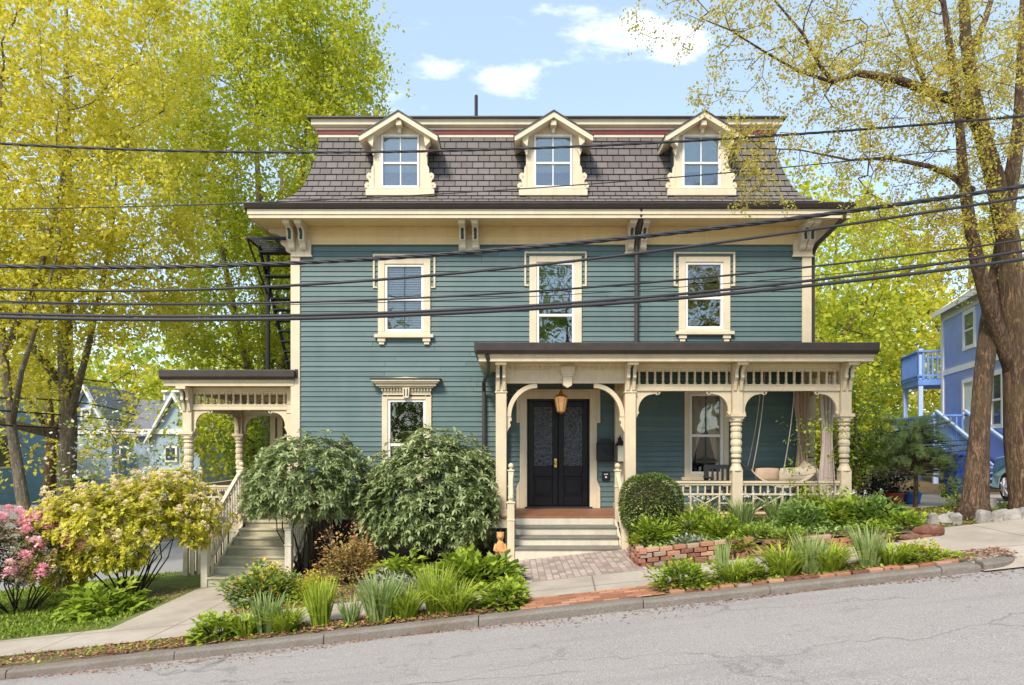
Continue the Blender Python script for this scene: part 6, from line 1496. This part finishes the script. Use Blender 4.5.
# dogwood left of the side porch, dark shrub, pine
def smalltree(nm, lb, cat, x, y, h, w, lm, per, ls, n, sg, bm='stemg', kind='leaf', tr=.05, zc=.62, acc=None):
    z = g(x, y); t = tree(nm, lb, cat, (x, y, z), [[(x, y, z-.1, tr*1.3), (x+.05, y, z+h*.35, tr), (x, y, z+h*.75, tr*.4)]], [(x, y, z+h*zc, w/2, w/2, h*(1-zc), n, .2)], lm, bm, per=per, lsize=ls, sigma=sg, seg=.25, tip=.004, maxr=.03, trunkk=8, kind=kind)
    return t
t = smalltree('dogwood', 'white-flowering small tree in front of the pale blue house', 'tree', X_(118, 17), 2.8, 4.1, 2.5, 'green', 34, .085, 46, .15)
z0 = g(X_(118, 17), 2.8); n = 420; d = randdir(n); p = np.array([X_(118, 17), 2.8, z0+2.7])+d*rng.uniform(.5, 1.1, (n, 1))*np.array([1.4, 1.4, 1.5]); leaves('blossoms', p, randdir(n, .5), .11, 'broad', L['white'], t)
smalltree('dark_shrub', 'nearly black leafy shrub left of the small pine', 'shrub', X_(880, 14.2), .3, 1.55, 1.5, 'dark', 130, .06, 50, .13, zc=.5)
smalltree('green_shrub', 'light green shrub at the right end of the porch', 'shrub', X_(862, 13.6), -.3, 2.6, 1.5, 'bright', 75, .07, 60, .14, zc=.55)
smalltree('green_shrub', 'small bright shrub between the slender trunk and the driveway', 'shrub', X_(957, 12.6), -1.6, .42, .4, 'bright', 30, .06, 14, .08, zc=.5)
x, y = X_(915, 12.9), -1.3; z = g(x, y)
t = thing('pine_tree', 'small flat-topped pine with soft blue-green needles by the driveway', 'tree', (x, y, z))
m = MB(); m.tube([(x, y, z-.1), (x+.02, y, z+.6), (x-.02, y, z+1.2), (x, y, z+1.7)], [.045, .04, .03, .01], 8); m.build('trunk', M['bark'], t, smooth=True)
A, B_, pos, dd = [], [], [], []
for i in range(150):
    zz0 = z+rng.uniform(.62, 1.6); a = rng.random()*6.283; rr = rng.uniform(.35, .95)*(1.0 if zz0-z < 1.35 else .7); e = np.array([x+rr*math.cos(a), y+rr*math.sin(a), zz0+rng.uniform(-.12, .14)]); A.append((x, y, zz0)); B_.append(e)
    for k in range(9):
        u = rng.uniform(.35, 1.08); c = np.array([x, y, zz0])*(1-u)+e*u+rng.normal(size=3)*.04; m_ = 34; dv = randdir(m_, .25)*.7+np.array([math.cos(a), math.sin(a), .15]); pos.append(np.tile(c, (m_, 1))); dd.append(dv)
tubes_np('twig_sprays', A, B_, np.full(len(A), .014), np.full(len(A), .005), M['bark'], t, k=4)
leaves('crown', np.concatenate(pos), np.concatenate(dd), .12, 'needle', L['pine'], t)

# ------------------------------------------------------------------ neighbouring houses
def col_siding(name, c):
    q = NM(name); w_ = q.n.new('ShaderNodeTexWave'); w_.wave_type = 'BANDS'; w_.bands_direction = 'Z'; w_.wave_profile = 'SAW'; w_.inputs['Scale'].default_value = 1/.14/ (2*math.pi) * 6.2832 / 20 * 20 / 6.2832 * 3.14159; q.l.new(q.tc.outputs['Object'], w_.inputs['Vector'])
    q.set('Base Color', q.ramp(q.noise(1.5, 4), [(.3, tuple(x*.85 for x in c)), (.7, c)])).set('Roughness', .6).bump(w_.outputs['Fac'], .8, .03); return q.m
M['blue1'] = col_siding('periwinkle_siding', (.42, .50, .90)); M['blue2'] = col_siding('pale_blue_siding', (.50, .66, .82)); M['blue3'] = col_siding('bright_blue_siding', (.26, .50, .82))
M['bluedeck'] = paint('blue_deck_paint', (.16, .30, .66), .5, .15, 4); M['rail'] = paint('pale_rail_paint', (.45, .58, .85), .5, .1)
q = NM('grey_shingles'); q.set('Base Color', q.ramp(q.noise(8, 5, .7), [(.3, (.12, .13, .15)), (.7, (.22, .23, .26))])).set('Roughness', .9).bump(q.noise(20, 3), .4, .02); M['greyroof'] = q.m
# local frame: u along the visible wall (0 = far corner), v away to the right, wall faces -v
fa = Vector((15.15, 9.8)); fb = Vector((13.4, 3.6)); ud = (fb-fa).normalized(); rz = math.atan2(ud.y, ud.x)
bz0 = g(15, 8)
bh = thing('blue_house', 'periwinkle blue two-storey house with decks behind the street trees', 'house', (fa.x, fa.y, 0), rz, local=True)
LW = 8.6; WD = 7.0      # local +y is to the left of u: u points towards the camera, so the body lies at +y
m = MB(); m.box(0, LW, 0, WD, bz0-.5, 6.6); m.build('wall', M['blue1'], bh)
m = MB(); m.box(-.08, .14, -.05, .0, bz0, 6.6); m.box(-.08, -.0, 0, .14, bz0, 6.6); m.box(.14, LW, -.04, 0, 4.42, 4.60); m.box(.0, LW, -.05, 0, 6.32, 6.6); m.build('corner_trim', M['white'], bh)
m = MB(); m.prism([(-.25, 6.62), (WD+.25, 6.62), (WD/2, 9.3)], -.2, LW+.4, 'x'); m.build('roof', M['greyroof'], bh)
m = MB(); m.box(-.22, LW+.42, -.30, -.251, 6.50, 6.66); m.prism([(-.3, 6.56), (-.25, 6.66), (WD/2, 9.36), (WD+.25, 6.66), (WD+.3, 6.56), (WD/2, 9.22)], -.25, -.2, 'x'); m.build('gutter', M['white'], bh)
def bwin(u0, u1, z0, z1, nm='window'):
    m = MB(); m.box(u0-.12, u0, -.05, 0, z0-.12, z1+.14); m.box(u1, u1+.12, -.05, 0, z0-.12, z1+.14); m.box(u0, u1, -.05, 0, z1, z1+.14); m.box(u0, u1, -.05, 0, z0-.12, z0); m.box(u0, u1, -.03, -.012, (z0+z1)/2-.03, (z0+z1)/2+.03)
    w = m.build(nm, M['white'], bh); m = MB(); m.box(u0, u1, -.01, -.003, z0, z1); m.build('pane', M['darkpane'], w); return w
q = NM('dark_window'); q.set('Base Color', (.06, .08, .10, 1)).set('Roughness', .08).set('Specular IOR Level', 1.); M['darkpane'] = q.m
bwin(2.15, 2.95, 5.15, 6.30+.0-.15); bwin(4.8, 5.6, 5.15, 6.1)
bwin(4.3, 5.0, 2.6, 4.0); bwin(6.1, 6.9, 2.6, 4.0)
m = MB(); m.box(2.0, 2.14, -.06, 0, 2.1, 4.1); m.box(2.9, 3.04, -.06, 0, 2.1, 4.1); m.box(2.14, 2.9, -.06, 0, 3.98, 4.1); dcas = m.build('door_casing', M['white'], bh)
m = MB(); m.box(2.14, 2.9, -.03, -.003, 2.1, 3.98); dr_ = m.build('door', M['cream'], bh); m = MB(); m.box(2.28, 2.76, -.04, -.031, 3.0, 3.85); m.build('pane', M['blind'], dr_)
def deck(u0, u1, v0, v1, z, h, nm, sides='fb'):
    m = MB(); m.box(u0, u1, v0, v1, z-.22, z); d = m.build(nm, M['bluedeck'], bh)
    m = MB()
    for (a, b_, c, e) in ((u0, u0, v0, v1), (u0, u1, v0, v0), (u1, u1, v0, v1)):
        if a == b_ and a == u1 and 'b' not in sides: continue
        if (c == e) and 'f' not in sides: continue
        m.bar((a, c, z+h), (b_, e, z+h), .09, .06); m.bar((a, c, z+.12), (b_, e, z+.12), .06)
        L_ = math.hypot(b_-a, e-c); n = int(L_/.15)
        for i in range(n+1): p = (a+(b_-a)*i/n, c+(e-c)*i/n); m.box(p[0]-.025, p[0]+.025, p[1]-.025, p[1]+.025, z+.0, z+h)
    m.build('railing', M['bluedeck'], d)
    for (a, c) in ((u0+.1, v0+.1), (u1-.1, v0+.1)):
        m = MB(); m.box(a-.07, a+.07, c-.07, c+.07, bz0-.4, z+h+.1); m.build('deck_post', M['rail'], d)
    return d
# decks at the far end, reaching out to the left (local -y) beyond the far wall
deck(-2.2, -.1, -.75, 3.5, 4.35, .98, 'upper_deck', 'fb')
deck(-2.4, 2.4, -1.0, .0, 2.15, .80, 'lower_deck', 'fb')
# stairs from the lower deck down along the wall
m = MB(); n = 9; u0, z0 = 2.4, 2.15; u1, z1 = 6.4, bz0+.1
for i in range(n): t_ = (i+.5)/n; m.box(u0+(u1-u0)*t_-.16, u0+(u1-u0)*t_+.16, -.85, -.15, z0+(z1-z0)*t_-.02, z0+(z1-z0)*t_+.02)
stp = m.build('stairs', M['bluedeck'], bh)
m = MB()
for v_ in (-.9, -.1):
    m.bar((u0, v_, z0-.1), (u1, v_, z1-.1), .06, .20); m.bar((u0, v_, z0+.95), (u1, v_, z1+.95), .09, .07)
m.build('handrail', M['rail'], stp)
m = MB()
for i in range(22): t_ = i/21; u_ = u0+(u1-u0)*t_; zz0 = z0+(z1-z0)*t_; m.box(u_-.02, u_+.02, -.92, -.88, zz0, zz0+.93)
m.build('railing', M['bluedeck'], stp)
# pale blue house on the left, far
dL = 40.; s40 = dL/F
def lx(px): return (px-512)*s40
def lz(py): return CZ+(445-py)*s40
yL = CY+dL
lh = thing('pale_blue_house', 'pale blue gabled house with a small cupola beyond the left garden', 'house', (lx(130), yL, g(-20, yL)), group=None)
gz2 = -3
m = MB(); m.box(lx(72), lx(196), yL+1.5, yL+9, gz2, lz(433)); m.prism([(lx(150), gz2), (lx(200), gz2), (lx(200), lz(440)), (lx(175), lz(397)), (lx(150), lz(440))], yL, yL+4); m.prism([(lx(62), gz2), (lx(112), gz2), (lx(112), lz(436)), (lx(87), lz(390)), (lx(62), lz(436))], yL, yL+4)
m.build('wall', M['blue2'], lh)
m = MB(); m.prism([(yL+1.1, lz(436)), (yL+5.2, lz(394)), (yL+9.4, lz(436))], lx(70), lx(198), 'x'); rf_ = m.build('roof', M['greyroof'], lh)
for c_, top, bt in ((175, 397, 440), (87, 390, 436)):
    m = MB()
    for s_ in (-1, 1): m.prism([(lx(c_), lz(top-5)), (lx(c_+s_*28), lz(bt+2)), (lx(c_+s_*28), lz(bt+5)), (lx(c_), lz(top))], yL-.4, yL-.1)
    m.build('rake_board', M['white'], lh)
    m = MB()
    for s_ in (-1, 1): m.prism([(lx(c_), lz(top-5)), (lx(c_+s_*28), lz(bt+2)), (lx(c_+s_*28), lz(bt+4)), (lx(c_), lz(top-2))], yL-.1, yL+5)
    m.build('gable_roof', M['greyroof'], rf_)
m = MB(); m.box(lx(130), lx(150), yL+4, yL+5.6, lz(405), lz(387)); cp_ = m.build('cupola', M['blue2'], rf_)
m = MB(); m.box(lx(128), lx(152), yL+3.8, yL+5.8, lz(387), lz(385)); m.box(lx(129), lx(131), yL+3.95, yL+4.0, lz(396), lz(387)); m.box(lx(148), lx(150.5), yL+3.95, yL+4, lz(396), lz(387)); m.box(lx(139), lx(141), yL+3.95, yL+4, lz(396), lz(387)); m.build('cupola_trim', M['white'], lh)
m = MB(); m.box(lx(72), lx(196), yL-.12, yL-.02, lz(434), lz(429)); m.box(lx(156), lx(196), yL-.25, yL-.02, lz(474), lz(470)); m.build('trim_band', M['white'], lh)
for (a, b_, c_, e) in ((78, 94, 474, 487), (120, 130, 446, 460), (165, 178, 446, 462), (82, 92, 408, 420), (168, 182, 480, 500)):
    m = MB(); m.box(lx(a), lx(b_), yL-.14, yL-.03, lz(e), lz(c_)); w_ = m.build('window', M['white'], lh); m = MB(); m.box(lx(a+2), lx(b_-2), yL-.16, yL-.141, lz(e-2), lz(c_+2)); m.build('pane', M['darkpane'], w_)
dM = 30.; sM = dM/F
def mx_(px): return (px-512)*sM
def mz(py): return CZ+(445-py)*sM
yM = CY+dM
bb = thing('bright_blue_house', 'bright blue house wall at the far left edge behind the fence', 'house', (-25, yM, g(-20, yM)))
BX = -23.9; m = MB(); m.box(BX-9, BX, yM, yM+5.2, -3, mz(380)); m.build('wall', M['blue3'], bb)
m = MB(); m.prism([(BX-9.4, mz(381)), (BX+.35, mz(381)), (BX-4.5, mz(330))], yM-.4, yM+5.6); m.build('roof', M['greyroof'], bb)
m = MB(); m.box(BX-.02, BX+.05, yM+5.0, yM+5.25, -3, mz(381)); m.build('corner_board', M['white'], bb)
m = MB(); m.box(BX, BX+.06, yM+1.6, yM+2.7, .9, 2.6); w_ = m.build('window', M['white'], bb); m = MB(); m.box(BX+.061, BX+.08, yM+1.7, yM+2.6, 1.0, 2.5); m.build('pane', M['darkpane'], w_)
# grey board fence
M['fence'] = paint('weathered_fence_wood', (.27, .24, .23), .9, .2, 6)
fY = CY+24.; fn = thing('board_fence', 'weathered grey board fence at the far left', 'fence', (X_(0, 24), fY, g(-16, fY)))
m = MB(); x = X_(-120, 24); gz_ = g(-16, fY)
while x < X_(58, 24): m.box(x, x+.135, fY, fY+.025, gz_-.1, Z_(505, 24)+random.uniform(-.01, .01)); x += .142
m.build('boards', M['fence'], fn)
x = X_(-120, 24)
while x < X_(58, 24): m = MB(); m.box(x, x+.1, fY+.03, fY+.13, gz_-.1, Z_(503, 24)); m.build('fence_post', M['fence'], fn); x += 2.4
m = MB(); m.box(X_(-120, 24), X_(58, 24), fY+.026, fY+.065, gz_+.3, gz_+.39); m.box(X_(-120, 24), X_(58, 24), fY+.026, fY+.065, Z_(511, 24)-.09, Z_(511, 24)); m.build('rail', M['fence'], fn)

# ------------------------------------------------------------------ car, bin, planters on the right
q = NM('pale_teal_car_paint'); q.set('Base Color', (.33, .56, .68, 1)).set('Metallic', .2).set('Roughness', .25).set('Coat Weight', .6); M['car'] = q.m
th_ = R(-101); cw_ = Vector((X_(987, 15.2), CY+15.2))+.86*Vector((-math.sin(th_), math.cos(th_))); cx0 = cyc = cz0 = 0
car = thing('parked_car', 'pale teal hatchback parked on the driveway behind the street trees', 'car', (cw_.x, cw_.y, g(cw_.x, cw_.y)+.02), th_, local=True)
def carprof(yo):      # side outline, x from the nose
    return [(0.02, .38), (.0, .55), (.06, .78), (.35, .93), (.95, 1.02), (1.55, 1.42), (2.1, 1.52), (3.0, 1.50), (3.6, 1.30), (3.95, .98), (4.02, .6), (3.95, .32), (3.55, .28), (3.45, .52), (3.2, .62), (2.95, .52), (2.85, .25), (1.2, .25), (1.08, .52), (.83, .62), (.58, .52), (.48, .28), (.15, .28)]
m = MB(); hw = .86
outer = carprof(0)
def ring_at(y, ins):
    out = []
    for (a, b_) in outer:
        tuck = (b_-.95)*.38 if b_ > .95 else 0
        out.append((cx0+a, cyc+y, cz0+b_, tuck))
    return out
n = len(outer); vs = []
for sgn in (-1, 1):
    for ins in (1., .0):
        for (a, b_) in outer:
            w_ = hw-(.34*(b_-.95) if b_ > .95 else 0)-(.10 if (a < .1 or a > 3.9) else 0)
            if ins == 1.: vs.append((cx0+a, cyc+sgn*w_, cz0+b_))
            else: vs.append((cx0+a, cyc+sgn*w_*.93, cz0+b_+(.025 if b_ > 1.3 else 0)))
b = len(m.v); m.v += vs; O = lambda s_, k, i: b+(s_*2+k)*n+i % n
m.f.append(tuple(O(0, 0, i) for i in range(n))); m.f.append(tuple(reversed([O(1, 0, i) for i in range(n)])))
for i in range(n):
    m.f.append((O(0, 0, i+1), O(0, 0, i), O(0, 1, i), O(0, 1, i+1))); m.f.append((O(0, 1, i+1), O(0, 1, i), O(1, 1, i), O(1, 1, i+1))); m.f.append((O(1, 1, i+1), O(1, 1, i), O(1, 0, i), O(1, 0, i+1)))
body = m.build('body', M['car'], car, bevel=.03)
for sgn in (-1, 1):
    m = MB(); yy = lambda zz: cyc+sgn*(hw-.34*(zz-.95)+.004)
    for pl in ([(1.12, 1.04), (1.62, 1.38), (2.15, 1.45), (2.15, 1.03)], [(2.22, 1.03), (2.22, 1.45), (2.95, 1.43), (3.35, 1.28), (3.4, 1.06)]):
        b = len(m.v); m.v += [(cx0+a, yy(c_), cz0+c_) for (a, c_) in pl]; m.f.append(tuple(range(b, b+len(pl))))
    m.build('side_window', M['darkpane'], car)
    for xx in (.83, 3.2):
        w_ = MB(); pr2 = [(.20, -.09), (.30, -.10), (.325, -.07), (.325, .07), (.30, .10), (.20, .09)]
        tmp = MB(); tmp.lathe(0, 0, pr2, 22); w_.add([(cx0+xx+p[0], cyc+sgn*(hw-.10)+p[2], cz0+.325+p[1]) for p in tmp.v], tmp.f); wh = w_.build('wheel', M['rubber'], car)
        tmp = MB(); tmp.lathe(0, 0, [(.20, .0), (.20, .02), (.15, .012), (.04, .03), (.01, .035)], 20); w_ = MB(); w_.add([(cx0+xx+p[0], cyc+sgn*(hw-.09+p[2]+.09), cz0+.325+p[1]) for p in tmp.v], tmp.f)
        for k in range(7):
            a = k*6.283/7; w_.bar((cx0+xx, cyc+sgn*(hw+.045), cz0+.325), (cx0+xx+.19*math.cos(a), cyc+sgn*(hw+.03), cz0+.325+.19*math.sin(a)), .03, .02)
        al = paint('alloy', (.5, .5, .52), .35, .05) if 'alloy' not in bpy.data.materials else bpy.data.materials['alloy']; w_.build('rim', al, wh)
    m = MB(); m.sphere((cx0+.13, cyc+sgn*.62, cz0+.72), .13, 12, 8); m.build('headlight', M['white'], car, smooth=True)
m = MB(); ws = [(1.0, 1.05), (1.53, 1.41)]; m.quad((cx0+ws[0][0]-.02, cyc-.72, cz0+ws[0][1]+.02), (cx0+ws[0][0]-.02, cyc+.72, cz0+ws[0][1]+.02), (cx0+ws[1][0]-.02, cyc+.62, cz0+ws[1][1]+.02), (cx0+ws[1][0]-.02, cyc-.62, cz0+ws[1][1]+.02)); m.build('windscreen', M['darkpane'], car)
q = NM('navy_plastic'); q.set('Base Color', (.012, .05, .30, 1)).set('Roughness', .45); M['navy'] = q.m
x, d = X_(961, 15.6), 15.6; y = CY+d; z = g(x, y)
t = thing('wheelie_bin', 'dark blue wheeled recycling bin beside the blue stairs', 'bin', (x, y, z))
m = MB(); vs = []
for (hw_, zz_) in ((.21, .05), (.28, .98)):
    for (i, j) in ((-1, -1), (1, -1), (1, 1), (-1, 1)): vs.append((x+i*hw_, y+j*hw_, z+zz_))
m.add(vs, [(3, 2, 1, 0), (4, 5, 6, 7), (0, 1, 5, 4), (1, 2, 6, 5), (2, 3, 7, 6), (3, 0, 4, 7)]); m.build('body', M['navy'], t, bevel=.02)
m = MB(); m.prism([(y-.33, z+.99), (y-.33, z+1.03), (y, z+1.09), (y+.31, z+1.05), (y+.31, z+.99)], x-.31, x+.31, 'x'); m.box(x-.25, x+.25, y+.31, y+.36, z+.96, z+1.0); m.build('lid', M['navy'], t, bevel=.01)
for s_ in (-1, 1):
    tmp = MB(); tmp.lathe(0, 0, [(.10, -.025), (.10, .025)], 14); m = MB(); m.add([(x+s_*.25+p[2], y+.2+p[0], z+.10+p[1]) for p in tmp.v], tmp.f); m.build('wheel', M['rubber'], t)
for (px, col, lb) in ((895, (.42, .05, .03), 'red round planter pot standing under the small pine'), (912, (.03, .14, .42), 'blue round planter pot beside the red one')):
    d = 13.9; x, y = X_(px, d), CY+d; z = g(x, y); t = thing('planter', lb, 'planter', (x, y, z), group='pots by the driveway')
    pm = paint('glazed_pot', col, .3, .15, 4, spec=.6); m = MB(); m.lathe(x, y, [(.12, z), (.14, z+.02), (.17, z+.18), (.175, z+.21), (.195, z+.215), (.195, z+.24), (.16, z+.245), (.15, z+.20), (.01, z+.19)], 18); m.build('pot', pm, t, smooth=False)
    n = 120; dv = randdir(n); dv[:, 2] = np.abs(dv[:, 2]); leaves('plant', np.array([x, y, z+.22])+dv*.10, dv, .06, 'leaf', L['dark'], t)
